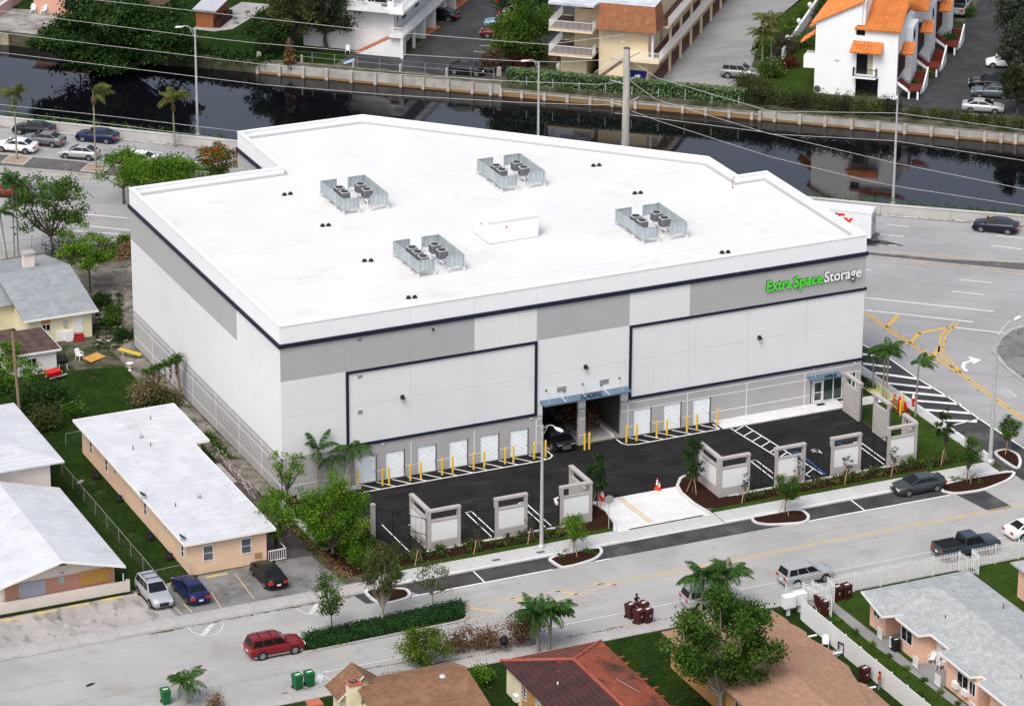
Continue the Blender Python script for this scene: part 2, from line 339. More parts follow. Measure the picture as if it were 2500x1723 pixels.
lines(ym, 3, 1, [((935,752),(2316,905)), ((1100,700),(2316,800))], .14)
ym.build('yellow_edge_line', paint_yworn, hw)
# yellow chevrons where the side street meets the highway
yc = MB()
P = [g(3,1,905,1240), g(3,1,1310,1522), g(3,2,1490,100), g(3,2,1740,250), g(3,2,2180,570), g(3,2,2316,665)]
for d_ in (-.19, .19): yc.strip(offset(P, d_), .19, Z1)
lines(yc, 3, 1, [((1100,1372),(1210,1262)), ((1310,1515),(1390,1420)), ((1380,1425),(1640,1378))], .46)
P2 = [g(3,1,1720,1325), g(3,1,1600,1450), g(3,1,1580,1590), g(3,2,1660,160), g(3,2,1740,250)]
for d_ in (-.20, .20): yc.strip(offset(P2, d_), .19, Z1)
lines(yc, 3, 2, [((1490,120),(1590,20))], .46)
yc.build('yellow_chevron', paint_yellow, hw)
# white right-turn arrow and the word painted on the lane
am = MB()
arc = [g(3,2,1810,240), g(3,2,1775,205), g(3,2,1790,165), g(3,2,1850,148)]
am.strip(arc, .38, Z1); a0, a1, a2 = g(3,2,1820,108), g(3,2,1940,140), g(3,2,1870,178)
am.add([(*a0, Z1), (*a2, Z1), (*a1, Z1)], [(0,1,2)])
am.build('turn_arrow', paint_white, hw, fix=True)
om = MB()
lines(om, 3, 2, [((2060,405),(2190,480)), ((2085,395),(2215,470)), ((2110,385),(2245,465)), ((2150,390),(2260,465)), ((2060,405),(2150,385))], .12)
om.build('painted_word', paint_worn, hw)
# raised reflective studs
sm = MB()
for c, r, L in ((3,1,[(970,1310),(1090,1385),(1130,1378),(1215,1437),(1300,1530),(1345,1525),(1635,1368),(1685,1380),(1560,1535),(1620,1495)]), (3,2,[(1410,48),(1480,85),(1560,170),(1670,240),(1750,255),(1830,320),(1910,410),(2080,500),(2180,565)])):
    for a in L: x, y = g(c,r,*a); sm.box(x-.06,y-.06,.02,x+.06,y+.06,.06)
sm.build('road_stud', dark_grey, hw)
# street paint
sp = MB(); FS = bpy.data.objects['front_street']
sp.seg((2.4,-22.55), (15,-22.5), .14, Z1); sp.seg((18.9,-22.5), (20.2,-22.5), .14, Z1); sp.seg((38,-22.5), (52.6,-22.6), .14, Z1)
for x in (8.9, 44.3): sp.seg((x,-22.5), (x,-20.1), .12, Z1)
sp.build('white_line', paint_white_new, FS)
sp = MB()
sp.seg((-12,-32.4), (60,-31.95), .13, Z1); sp.seg((45.3,-32.0), (47.2,-34.4), .12, Z1)
sp.seg(g(1,3,530,1320), g(1,3,660,1290), .12, Z1); sp.seg(g(1,3,600,1310), g(1,3,690,1390), .12, Z1)
sp.seg(g(1,3,565,1400), g(1,3,600,1320), .5, Z1)
sp.build('white_line', paint_worn, FS)
for cx, cy in (((1815,925), None), ((490,735), None)):           # two round no-parking marks by the kerb
    pass
cm = MB()
for (c, r, P) in ((0,3,[(1655,905),(1700,950),(1775,982),(1850,985),(1920,965),(1960,925),(1970,885),(1960,865)]), (1,3,[(360,720),(400,760),(470,790),(530,797),(590,790)])):
    cm.strip([g(c,r,*p) for p in P], .10, Z1)
cm.seg(g(0,3,1790,980), g(0,3,1880,875), .42, Z1); cm.seg(g(1,3,500,790), g(1,3,560,700), .42, Z1)
cm.build('round_road_mark', paint_worn, FS)
yl = MB()
yl.strip([g(2,3,40,655), (16,-26.6), (22.2,-26.75), (40.7,-26.65), (60,-26.8)], .14, Z1)
yl.strip([g(2,3,350,680), (18,-27.2), (22.2,-27.1), (40.7,-27.0), (60,-27.15)], .14, Z1)
yl.strip([g(1,3,440,1130), g(1,3,1100,1000), g(1,3,1750,880), g(1,3,2050,810)], .12, Z1)
yl.strip([g(1,3,1840,735), g(1,3,2000,700), g(2,3,40,655)], .12, Z1)
lines(yl, 1, 3, [((1880,735),(2190,775))], .3); lines(yl, 2, 3, [((30,655),(160,680)), ((420,585),(650,625)), ((760,525),(960,530))], .3)
yl.build('yellow_line', paint_yworn, FS)

# kerbed parking bays of darker asphalt
bay = struct('parking_bay', MB().flat([(3.2,-22.5), (15.4,-22.45), (18.9,-22.4), (38.0,-22.45), (52.6,-22.55), (52.9,-20.02), (1.5,-20.02)], .016), asphalt_bay)
struct('asphalt_patch', MB().flat([(53.1,-22.5), (55.8,-22.7), (56.2,-27.0), (53.9,-26.9)], .018), asphalt_bay)
struct('asphalt_patch', MB().flat([g(1,3,870,620), g(1,3,980,590), g(1,3,1090,690), g(1,3,990,700)], .018), asphalt_bay)
# side-street bay with white hatching
hb = struct('hatched_bay', MB().flat([(60.05,12.5), (62.7,12.9), (63.6,6.9), (63.7,-3.3), (63.7,-9.0), (63.85,-19), (63.2,-22.5), (60,-22.5)], .016), asphalt_bay)
hm = MB()
hm.strip([g(3,2,890,5), g(3,2,1130,130), g(3,2,1370,300), g(3,2,1640,465), g(3,2,1920,660), g(3,2,2316,920), (63.9,-20)], .16, .026)
lines(hm, 3, 2, [((890,90),(1045,108)), ((890,172),(1140,205)), ((1000,255),(1372,308)), ((1110,345),(1500,390)), ((1210,420),(1640,462)), ((1360,500),(1760,532)), ((1440,580),(1850,612)), ((1600,672),(1900,685))], .45, .026)
lines(hm, 3, 2, [((1660,722),(1925,660))], .14, .026)
hm.build('white_hatching', paint_white_new, hb)

# ---------------------------------------------------------------- sidewalks of separate slabs with a kerb
def sidewalk(name, x0, x1, y0, y1, step, mt, top=.13, kerb=True, gap=.012, vertical=False):
    root = struct(name, MB().box(x0, y0, -.05, x1, y1, top-.02), conc_old)
    n = max(1, int(round(((y1-y0) if vertical else (x1-x0)) / step)))
    cache = {}
    for i in range(n):
        if vertical: a, b_ = y0+(y1-y0)*i/n+gap, y0+(y1-y0)*(i+1)/n-gap; bx_ = (x0+.2 if kerb else x0, a, x1, b_)
        else: a, b_ = x0+(x1-x0)*i/n+gap, x0+(x1-x0)*(i+1)/n-gap; bx_ = (a, y0+.2 if kerb else y0, b_, y1)
        w_, h_ = bx_[2]-bx_[0], bx_[3]-bx_[1]
        if 'm' not in cache:
            cache['m'] = MB().box(0,0,0,w_,h_,.024).mesh('slab')
        obj('slab', cache['m'], mt, root, (bx_[0], bx_[1], top-.02))
    if kerb:
        (MB().box(x0, y0-.16, -.05, x1, y0+.19, top+.006) if not vertical else MB().box(x0-.16, y0, -.05, x0+.19, y1, top+.006)).build('kerb', conc_kerb if mt is conc_side else conc_old, root)
    return root
sidewalk('sidewalk', 1.2, 23.0, -20.0, -17.9, 1.52, conc_side)
sidewalk('sidewalk', 32.2, 59.0, -20.0, -17.9, 1.52, conc_side)
sidewalk('sidewalk', 23.03, 32.17, -20.0, -18.1, 1.52, conc_side, top=.06)
sidewalk('old_sidewalk', -75, 1.15, -20.35, -18.5, 1.62, conc_old, top=.08)
sidewalk('near_sidewalk', -40, 31, -36.3, -34.72, 1.7, conc_old, top=.08, kerb=False)
sidewalk('side_street_sidewalk', 59.05, 60.0, -17.8, 14, 1.6, conc_side, top=.13, kerb=False, vertical=True)
kb = MB().box(59.97,-16.6,-.05,60.22,14,.14); struct('kerb', kb, conc_kerb)
sidewalk('office_walk', 41.4, 54.0, -1.95, -.02, 3.0, conc_drive, top=.12, kerb=False)
sidewalk('highway_sidewalk', -60, 9.5, 65.9, 67.6, 1.7, conc_old, top=.1, kerb=False)
# kerbed islands
def island(name, pts, fill, kmat=conc_kerb, kw=.26, top=.14):
    c = (sum(p[0] for p in pts)/len(pts), sum(p[1] for p in pts)/len(pts))
    r = struct(name, MB().flat(pts, top-.05), fill)
    MB().strip(pts, kw, -.02, top+.02, closed=True).build('kerb', kmat, r, fix=True)
    return r
def smooth_loop(P, k=3):
    for _ in range(k):
        Q = []
        for i in range(len(P)):
            a, b_ = P[i], P[(i+1) % len(P)]
            Q += [(a[0]*.8+b_[0]*.2, a[1]*.8+b_[1]*.2), (a[0]*.2+b_[0]*.8, a[1]*.2+b_[1]*.8)]
        P = Q
    return P
isl = lambda c, r, L, k=2: smooth_loop([g(c, r, *p, .1) for p in L], k)
island('planting_island', isl(2,3,[(345,290),(805,192),(835,240),(775,300),(600,355),(480,378),(425,350)]), mulch)
island('planting_island', isl(3,2,[(-100,1500),(340,1452),(415,1510),(405,1555),(330,1578),(60,1592),(-70,1572)]), mulch)
island('planting_island', isl(3,2,[(1590,1285),(1612,1225),(2245,1108),(2200,1190),(1960,1285),(1720,1318),(1610,1300)]), mulch)
island('planting_island', isl(3,2,[(2035,955),(2160,922),(2265,970),(2288,1040),(2260,1108)]), mulch)
island('planting_island', isl(1,3,[(975,590),(1030,568),(1335,560),(1380,605),(1360,645),(1200,690),(1075,682)]), mulch)
med = island('street_median', isl(1,3,[(425,1120),(420,1065),(480,985),(1750,706),(1835,750),(1885,800),(1860,845),(1500,915),(480,1122)]), grass_d, conc_old)
island('corner_island', [(72.1,-3),(72.4,.9),(73.4,4.5),(75.6,7),(77.8,8.6),(80.5,9.1),(96,3),(110,-12),(90,-25),(74,-12)], drive_grey, conc_old, .4)
struct('lawn', MB().flat([(76.5,-2),(78.5,4),(84,5),(100,-8),(90,-20),(78,-10)], .12), grass_l)
# highway median with brick-dark paving and square tree pits
pm = [g(0,0,0,1372), g(0,0,600,1425), g(0,0,1130,1482)]; pn = [g(0,0,0,1482), g(0,0,600,1530), g(0,0,930,1568)]
ext = lambda a, b_, t: (a[0]+(b_[0]-a[0])*t, a[1]+(b_[1]-a[1])*t)
M_far = [ext(pm[0], pm[2], -1.6), pm[0], pm[1], pm[2], (44.0,61.5), g(3,1,950,716), g(3,1,1650,780), g(3,1,2316,812), (140,-19)]
M_near = [ext(pn[0], pn[2], -1.6), pn[0], pn[1], pn[2], (43.0,59.4), g(3,1,950,752), g(3,1,1650,822), g(3,1,2316,886), (139,-22)]
median_mat = mat('weathered_median_paving', (.115,.108,.105), (.085,.08,.078), scale=.8, rough=.9, layers=[((.22,.20,.18), 1.2, .55, .7, .5), ((.05,.048,.046), .5, .6, .75, .5)])
hmd = struct('highway_median', MB().prism(M_far + M_near[::-1], -.02, .15), median_mat)
MB().strip(M_far, .3, -.02, .19).build('kerb', conc_old, hmd, fix=True); MB().strip(M_near, .3, -.02, .19).build('kerb', conc_old, hmd, fix=True)
for p in ((150,1425), (848,1500)):
    x, y = g(0,0,*p)
    a_ = math.radians(-40); e = [(x+1.25*(math.cos(a_)*i-math.sin(a_)*j), y+1.25*(math.sin(a_)*i+math.cos(a_)*j)) for i, j in ((-1,-1),(1,-1),(1,1),(-1,1))]
    t_ = MB().flat(e, .165).build('tree_pit', mat('sandy_pit', (.33,.24,.17), (.25,.19,.14), scale=3, rough=.95), hmd)
    MB().strip(e, .22, .1, .09, closed=True).build('pit_kerb', conc_side, hmd, fix=True)
# canal-side barrier wall and the planted strip behind it
sg = MB(); hwb = thing('barrier_wall', 'long low concrete barrier wall along the highway beside the canal', 'wall', (27,90.2,0))
Wl = offset(HWALL, .2); L_ = []
for a, b_ in zip(Wl[2:9], Wl[3:10]):
    n = max(1, int(math.hypot(b_[0]-a[0], b_[1]-a[1])/6.1))
    for i in range(n): L_.append((ext(a, b_, i/n), ext(a, b_, (i+1)/n)))
for a, b_ in L_:
    k = MB(); dx, dy = b_[0]-a[0], b_[1]-a[1]; D = math.hypot(dx, dy); a2, b2 = ext(a, b_, .012/D), ext(a, b_, 1-.012/D)
    a2 = (a2[0]-27, a2[1]-90.2); b2 = (b2[0]-27, b2[1]-90.2)
    k.seg(a2, b2, .36, -.05, 1.0); k.build('wall_segment', conc_wall, hwb)
Wc = offset(HWALL, .2)[2:10]
MB().strip([(x-27, y-90.2) for x, y in Wc], .46, .945, .07).build('coping', conc_wall, hwb, fix=True)
struct('canal_bank', MB().flat(offset(HWALL, .4)[1:10] + offset(HWALL, 2.3)[1:10][::-1], .05), ground_mat)
struct('bank_kerb', MB().strip(offset(HWALL, 2.35)[1:10], .35, -1.7, 1.78), conc_old, fix=True)
dm = MB()
dm.strip(offset(HWALL, -.5)[2:9], .5, .017); struct('gutter_dirt', dm, mat('gutter_leaf_litter', (.17,.13,.10), (.26,.235,.21), scale=1.2, rough=.95))

# ---------------------------------------------------------------- the storage lot
lot = struct('parking_lot', MB().flat([(6.4,-.01), (24.4,-.01), (32.2,-.01), (41.4,-.01), (41.4,-1.95), (53.6,-1.95), (53.6,-15.2), (35,-15.2), (34.4,-9.6), (33.0,-10.2), (32.0,-11.5), (23.8,-11.55), (22.9,-10.3), (21,-9.8), (20.5,-15.2), (4.3,-15.2), (4.3,-1.2)], .012), asphalt_new)
lp = MB()
lp.strip([(6.8,-1.75), (23.6,-1.75), (24.5,-1.55), (24.95,-1.1), (24.95,.0)], .13, .02)
lp.strip([(31.7,-.1), (31.75,-1.1), (32.1,-1.6), (32.9,-1.82), (41.2,-1.7)], .13, .02); lp.seg((41.2,-1.7), (41.15,-.4), .12, .02)
for i in range(12): lp.seg((7.15+1.45*i,-.2), (8.3+1.45*i,-1.7), .12, .02)
for i in range(6): lp.seg((32.9+1.42*i,-.2), (34.1+1.42*i,-1.7), .12, .02)
# accessible aisle ladder
lp.seg((42.15,-1.9), (43.45,-14.4), .11, .02); lp.seg((43.65,-1.9), (44.75,-14.3), .11, .02); lp.seg((42.15,-1.9), (43.65,-1.9), .11, .02)
for i in range(9):
    t = (i+.5)/9; lp.seg((42.15+1.3*t,-1.9-12.5*t), (43.65+1.1*(t-.06),-1.9-12.4*(t-.06)), .11, .02)
for x in (13.05, 18.0, 36.0, 40.35, 50.7):      # long hairpin stall lines
    for d_ in (0, .55): lp.seg((x+d_,-9.2), (x+d_,-14.6), .10, .02)
    lp.seg((x-.05,-9.2), (x+.6,-9.2), .10, .02)
lp.seg((5.6,-8.6), (5.6,-14.6), .1, .02); lp.seg((7.7,-9.5), (7.7,-14.6), .1, .02)
lp.strip([(46.25,-9.35), (46.45,-9.15), (46.8,-9.2), (47.0,-9.55), (46.9,-9.95), (46.6,-9.8)], .1, .02); lp.seg((46.9,-9.95), (46.95,-10.15), .12, .02); lp.seg((46.3,-9.6), (46.7,-9.5), .1, .02)
lp.build('white_line', paint_white_new, lot)
MB().seg((45.1,-9.0), (44.95,-14.4), .13, .022).seg((44.5,-9.0), (45.1,-9.0), .13, .022).seg((49.4,-8.6), (49.5,-9.4), .1, .022).build('blue_line', paint_blue, lot)
# planting beds round the lot
for P in ([(4.2,-15.3), (20.4,-15.3), (20.4,-17.05), (-.6,-17.05), (-1.4,-10), (-.2,-1), (4.2,-1)], [(36,-15.3), (53.7,-15.3), (58,-16.2), (58,-17.05), (34,-17.05)]):
    struct('planting_bed', MB().flat(P, .05), mulch)
struct('grass_strip', MB().flat([(1.4,-17.06), (20.4,-17.06), (22.9,-17.06), (22.9,-17.88), (1.4,-17.88)], .09), grass_l)
struct('grass_strip', MB().flat([(32.3,-17.06), (58.3,-17.06), (58.9,-17.88), (32.3,-17.88)], .09), grass_l)
struct('lawn', MB().flat([(53.9,-2.4), (57.4,-2.4), (59.0,-4), (59.0,-17.0), (56.5,-17.0), (53.9,-15.2)], .07), grass_l)
struct('lawn', MB().flat([(57.0,6), (59.0,6), (59.0,-.2), (57.0,-.2)], .06), grass_d)
struct('office_path', MB().flat([(54.1,-2.2), (59.02,-2.2), (59.02,-.5), (54.1,-.5)], .1), conc_drive)
struct('lot_kerb', MB().box(6.9,-15.35,-.05,20.4,-15.12,.14).box(35.0,-15.35,-.05,53.5,-15.12,.14), conc_kerb)
struct('boundary_strip', MB().box(-1.0,-11.5,0,-.35,-.4,.22), conc_side)
struct('planter_wall', MB().box(1.0,-.98,0,6.85,-.78,.35), conc_side)
struct('planter_bed', MB().flat([(.1,-.8),(6.2,-.8),(6.2,-.05),(.1,-.05)], .05), mulch)
# driveway apron and its flared kerbs
ap = struct('driveway_apron', MB().flat([(23.8,-11.55), (32.0,-11.5), (31.7,-13.5), (31.75,-16.2), (32.3,-18.08), (23.0,-18.08), (23.7,-16.4), (24.1,-13.9)], .02), conc_drive)
MB().seg((26.2,-11.7), (26.4,-17.4), .12, .03).seg((26.5,-11.7), (26.7,-17.4), .12, .03).build('yellow_line', paint_yellow, ap)
be = struct('entry_bed', MB().flat(smooth_loop([(31.9,-11.6), (32.9,-10.3), (34.2,-9.7), (35.0,-10.4), (35.6,-15.3), (36.5,-17.0), (32.2,-17.0), (31.6,-14.5)], 1), .08), mulch)
MB().strip([(35.2,-9.9), (34.1,-9.6), (32.9,-10.3), (31.95,-11.6), (31.6,-13.0), (31.55,-15.4), (31.9,-17.9)], .26, -.02, .19).build('kerb', conc_kerb, be, fix=True)
be = struct('entry_bed', MB().flat([(21,-9.9), (22.4,-10.0), (23.9,-12.5), (24.0,-14.2), (23.5,-17.0), (20.4,-17.0)], .08), mulch)
MB().strip([(20.8,-10.9), (21.1,-9.9), (21.7,-9.7), (22.6,-10.2), (23.8,-12.2), (24.05,-13.9), (23.6,-16.4), (22.9,-17.9)], .24, -.02, .19).build('kerb', conc_kerb, be, fix=True)
# drain slot at the driveway
struct('trench_drain', MB().flat([(24.2,-18.05),(31.2,-18.0),(31.2,-17.86),(24.2,-17.92)], .075), mulch)

# ---------------------------------------------------------------- left side yards and drives
struct('parking_apron', MB().flat([(-75,-18.5), (-16.2,-18.4), (-16.3,-13.0), (-75,-13.6)], .03), conc_lot)
struct('driveway', MB().flat([(-16.2,-18.4), (-1.6,-18.4), (-2.2,-12), (-3.6,-5), (-5.3,-11.8), (-12.4,-12.0), (-16.3,-12.4)], .028), drive_grey)
struct('side_drive', MB().flat([(-5.4,-11.9), (-2.2,-12), (-1.6,4), (-2.4,13.2), (-5.2,13.2)], .034), drive_dark)
for y0, y1 in ((4.6,7.2), (7.3,9.0)): struct('concrete_pad', MB().box(-5.1,y0,0,-2.4,y1,.06), conc_old)
struct('lawn', MB().flat([(-18.4,-12.4), (-12.3,-12.4), (-12.6,17), (-3.4,17), (-3.0,20), (-2.6,34), (-8,35), (-8.2,41), (-18,41), (-20,20), (-18.4,3)], .02), grass_d)
struct('grass_verge', MB().flat([(-75,-13.6), (-18,-12.9), (-18,-12.3), (-75,-12.6)], .07), grass_d)
struct('bare_ground', MB().flat([(-3.2,20), (-.2,14), (-.1,39), (14.5,50), (14,66), (-8,66), (-2.5,48), (-2.4,34)], .016), dirt)
struct('building_verge', MB().flat([(-2.3,14), (-.1,14), (-.1,-1), (-1.2,-1), (-1.6,5)], .02), dirt)
# near yards
struct('lawn', MB().flat([(-40,-36.3), (31,-36.3), (31,-75), (-40,-75)], .02), grass_d)
struct('lawn', MB().flat([(29.4,-36.1), (70,-36.1), (70,-75), (29.4,-75)], .03), grass_l)
struct('fence_footing', MB().flat([(29,-34.72), (60,-34.72), (60,-36.1), (29,-36.1)], .026), conc_old)
struct('garden_path', MB().flat([(32.2,-37), (33.1,-37), (33.3,-49.3), (34.1,-50.2), (34.3,-52.4), (33.4,-53.5), (33.8,-66), (32.9,-66), (32.5,-52), (32.1,-45)], .05), concrete('grey_path', (.25,.245,.245), .85))
# far bank grounds
fl = lambda P: [far(*p) for p in P]
struct('canal_lawn', MB().flat(fl([(-24,1.5), (-12,.3), (0,.5), (9,1.4), (9.5,7), (4,8), (3,40), (-24,40)]), .02), grass_d)
struct('apartment_lot', MB().flat(fl([(9.6,1.6), (28,1.3), (31,5), (31.5,60), (16.2,60), (16.2,6.2), (9.6,6.0)]), .03), far_asph)
struct('concrete_lot', MB().flat(fl([(39.5,2.2), (57,3.0), (55.5,14), (53.6,30), (56,48), (56,70), (46.4,70), (46.4,12), (39.5,6)]), .03), far_lot)
struct('walk_strip', MB().flat(fl([(45.2,7.5), (46.6,7.0), (46.6,60), (45.2,60)]), .05), mat('brown_paving', (.16,.085,.06), (.12,.07,.055), scale=1, rough=.9))
for v0, v1 in ((15.0,19.3), (25.0,31.3), (36,42)): struct('brick_walk', MB().flat(fl([(14.3,v0), (15.9,v0), (16.3,v1), (14.6,v1)]), .06), mat('orange_brick_paving', (.42,.14,.07), (.36,.12,.06), scale=2, rough=.9))
struct('lawn', MB().flat(fl([(57.5,3), (64.4,4), (64.4,24), (60,30), (57.5,16)]), .03), grass_l)
struct('grass_strip', MB().flat(fl([(54,20), (57.4,28), (59.8,60), (57,60), (53.6,30)]), .03), grass_l)
struct('townhouse_lot', MB().flat(fl([(73.7,4.5), (90,2.4), (120,3), (120,70), (76.5,70), (76.0,30), (75.5,13), (73.7,7)]), .03), far_asph)
struct('patio', MB().flat(fl([(-60,3.4), (-25.5,2.0), (-24,12), (-40,11), (-60,12)]), .03), mat('weathered_patio', (.34,.32,.30), (.16,.15,.14), scale=.5, rough=.9, layers=[((.08,.075,.07), .9, .6, .72, .6)]))
for prs in ([((1940,458),(2110,472)), ((1990,405),(2170,415))],):
    t_ = MB(); lines(t_, 1, 0, prs, .13, .04); struct('stall_line', t_, paint_worn)
t_ = MB(); lines(t_, 3, 0, [((1740,1002),(1990,1022)), ((1975,645),(2115,660)), ((2060,500),(2180,512))], .14, .04); struct('stall_line', t_, paint_worn)
# ================================================================ the storage building
def text_mesh(txt, size, extrude=.05, shear=0.0, bold=0.0):
    cu = bpy.data.curves.new('lettering', 'FONT'); cu.body = txt; cu.size = size; cu.extrude = extrude; cu.shear = shear; cu.offset = bold; cu.resolution_u = 3
    o = bpy.data.objects.new('lettering', cu); col.objects.link(o)
    dg = bpy.context.evaluated_depsgraph_get(); me = bpy.data.meshes.new_from_object(o.evaluated_get(dg))
    bpy.data.objects.remove(o); bpy.data.curves.remove(cu); return me
def dims(me):
    a = np.empty(len(me.vertices)*3); me.vertices.foreach_get('co', a); a = a.reshape(-1, 3); return a.min(0), a.max(0)
def letters(parent, txt, x0, x1, y, z, cap, face, side=None, extrude=.05, shear=0.0, bold=0.0, name='letter', rz=0.0, flat=False, fwd=None):
    """letters standing on an x-z plane facing -y, fitted between x0 and x1, each its own mesh"""
    full = text_mesh(txt, 1.0, .01, shear, bold); lo, hi = dims(full)
    ref = text_mesh('E', 1.0, .01); rl, rh = dims(ref); s = cap/(rh[1]-rl[1]); sx = (x1-x0)/(hi[0]-lo[0])
    pos = 0.0
    for i, ch in enumerate(txt):
        if ch == ' ': continue
        pre = text_mesh(txt[:i+1], 1.0, .01, shear, bold); one = text_mesh(ch, 1.0, extrude/s, shear, bold)
        pl, ph = dims(pre); ol, oh = dims(one); dx = ph[0]-oh[0]-lo[0]
        n = len(one.vertices); a = np.empty(n*3); one.vertices.foreach_get('co', a); a = a.reshape(-1, 3)
        b_ = np.empty_like(a); b_[:,0] = (a[:,0]+dx)*sx; b_[:,1] = -a[:,2]*s; b_[:,2] = a[:,1]*s
        one.vertices.foreach_set('co', b_.ravel()); one.update()
        if side is not None:
            one.materials.clear(); one.materials.append(face); one.materials.append(side)
            for p in one.polygons: p.material_index = 0 if p.normal.y < -.9 else 1
        else:
            one.materials.clear(); one.materials.append(face)
        o = bpy.data.objects.new(name, one); col.objects.link(o); o.parent = parent; o.location = (x0 if fwd is None else 0, y, z) if fwd is None else fwd
        if rz: o.rotation_euler = (0, 0, rz)
        bpy.data.meshes.remove(pre)

SB = thing('storage_building', 'large white and grey storage building with navy bands and bright white flat roof', 'building', (0,0,0))
POLY = [(0,0), (56.5,0), (56.5,19.2), (53.45,19.2), (53.4,25.1), (28.1,50.1), (15.0,50.1), (15.0,38.64), (0,38.64)]   # counter-clockwise
def mitre(P, d):
    n = len(P); o = []
    for i in range(n):
        a, b_, c = P[i-1], P[i], P[(i+1) % n]
        d1 = Vector((b_[0]-a[0], b_[1]-a[1])).normalized(); d2 = Vector((c[0]-b_[0], c[1]-b_[1])).normalized()
        n1 = Vector((-d1.y, d1.x)); n2 = Vector((-d2.y, d2.x)); m_ = n1+n2; k = d/(1+n1.dot(n2)); o.append((b_[0]+m_.x*k, b_[1]+m_.y*k))
    return o
INN = mitre(POLY, .3)
H = 15.68; ROOFZ = 14.95
mods_front = [0, 5.93, 11.93, 17.92, 23.87, 32.83, 38.76, 44.72, 50.65, 56.5]
mods_left = [0, 5.0, 10.45, 16.35, 22.45, 28.2, 33.4, 38.64]
def cell(i, t0, t1, z0, z1, mt, gap=.006, name='wall_panel'):
    a, b_, c, d_ = POLY[i], POLY[(i+1) % 9], INN[(i+1) % 9], INN[i]
    L = math.hypot(b_[0]-a[0], b_[1]-a[1]); e0 = t0/L + (gap/L if t0 > 0 else 0); e1 = t1/L - (gap/L if t1 < L-1e-3 else 0)
    P = [ext(a, b_, e0), ext(a, b_, e1), ext(d_, c, e1), ext(d_, c, e0)]
    return MB().prism(P, z0, z1).build(name, mt, SB)
# front wall, z bands from the ground up
doors = [(6.70,8.65), (9.57,11.30), (12.57,14.29), (15.54,17.29), (18.50,20.26), (21.36,23.08), (33.41,35.12), (36.39,38.11), (39.33,41.05)]
opens = [(a, b_, 0, 2.52) for a, b_ in doors] + [(51.25,54.6,0,2.46), (54.95,56.0,.62,2.46), (24.46,27.98,0,3.6), (28.66,32.15,0,3.6)]
for xa, xb in zip(mods_front[:-1], mods_front[1:]):
    cuts = sorted({xa, xb} | {v for o in opens for v in o[:2] if xa < v < xb}); k = MB()
    for c0, c1 in zip(cuts[:-1], cuts[1:]):
        o = next((o for o in opens if o[0]-.01 <= c0 and c1 <= o[1]+.01), None)
        l, r_ = c0+(.012 if c0 == xa and xa > 0 else 0), c1-(.012 if c1 == xb and xb < 56 else 0)
        if o is None: k.box(l, 0, 0, r_, .3, 3.598)
        else:
            if o[3] < 3.59: k.box(l, 0, o[3], r_, .3, 3.598)
            if o[2] > 0: k.box(l, 0, 0, r_, .3, o[2])
    if xa != 23.87: k.build('base_panel', grey_base, SB)
cell(0, 0, 5.93, 3.6, 10.648, white_wall)
for a, b_ in zip(mods_front[1:-1], mods_front[2:]):
    if a == 23.87:
        cell(0, a, b_, 4.35, 10.648, white_wall)
        for p0, p1 in ((23.885,24.46), (27.98,28.66), (32.15,32.815)):
            MB().box(p0, 0, 0, p1, .3, 3.598).build('base_pier', grey_base, SB)
            MB().box(p0, 0, 3.6, p1, .3, 4.348).build('pier', white_wall, SB)
    else: cell(0, a, b_, 3.6, 10.648, white_wall)
for a, b_ in zip(mods_front[:-1], mods_front[1:]):
    cell(0, a, b_, 10.65, 13.72, white_wall if a in (17.92, 32.83) else grey_paint)
    cell(0, a, b_, 13.722, H, parapet_white)
# left wall (edge 8 runs from the back corner to the front corner)
for a, b_ in zip(mods_left[:-1], mods_left[1:]):
    t0, t1 = 38.64-b_, 38.64-a
    cell(8, t0, t1, 0, 3.598, grey_base, name='base_panel'); cell(8, t0, t1, 3.6, 10.648, white_wall)
    cell(8, t0, t1, 10.65, 13.72, grey_paint if a >= 10.4 else white_wall); cell(8, t0, t1, 13.722, H, parapet_white)
for i in range(1, 8):
    a, b_ = POLY[i], POLY[i+1]; L = math.hypot(b_[0]-a[0], b_[1]-a[1])
    n = max(1, round(L/6))
    for k in range(n):
        cell(i, L*k/n, L*(k+1)/n, 0, 3.598, grey_base, name='base_panel'); cell(i, L*k/n, L*(k+1)/n, 3.6, 10.648, white_wall)
        cell(i, L*k/n, L*(k+1)/n, 10.65, 13.72, grey_paint); cell(i, L*k/n, L*(k+1)/n, 13.722, H, parapet_white)
# roof, flashing line along the parapets, metal coping
rf = MB().flat(mitre(POLY, .31), ROOFZ).build('roof', roof_white, SB)
fi, fo = mitre(POLY, .60), mitre(POLY, .32)
k = MB()
for i in range(9):
    j = (i+1) % 9; k.poly([(*fo[i], ROOFZ+.16), (*fo[j], ROOFZ+.16), (*fi[j], ROOFZ+.008), (*fi[i], ROOFZ+.008)])
k.build('flashing', mat('grey_flashing', (.33,.33,.335), rough=.6), rf)
co, ci = mitre(POLY, -.04), mitre(POLY, .36); k = MB()
for i in range(9):
    j = (i+1) % 9; A = [co[i], co[j], ci[j], ci[i]]; k.prism(A, H-.06, H+.03)
k.build('coping', mat('white_coping', (.74,.74,.745), rough=.5), SB)
for x, y, w_, d_ in ((9.6,20,17.5,.05), (30,4.5,40,.05), (10,34,.05,9), (46,8,.05,14), (24,22,.05,20), (33,33,18,.05), (20,6,.05,10)):
    MB().box(x-w_/2, y-d_/2, ROOFZ+.002, x+w_/2, y+d_/2, ROOFZ+.012).build('membrane_seam', mat('membrane_seam', (.54,.54,.54), rough=.6), rf)
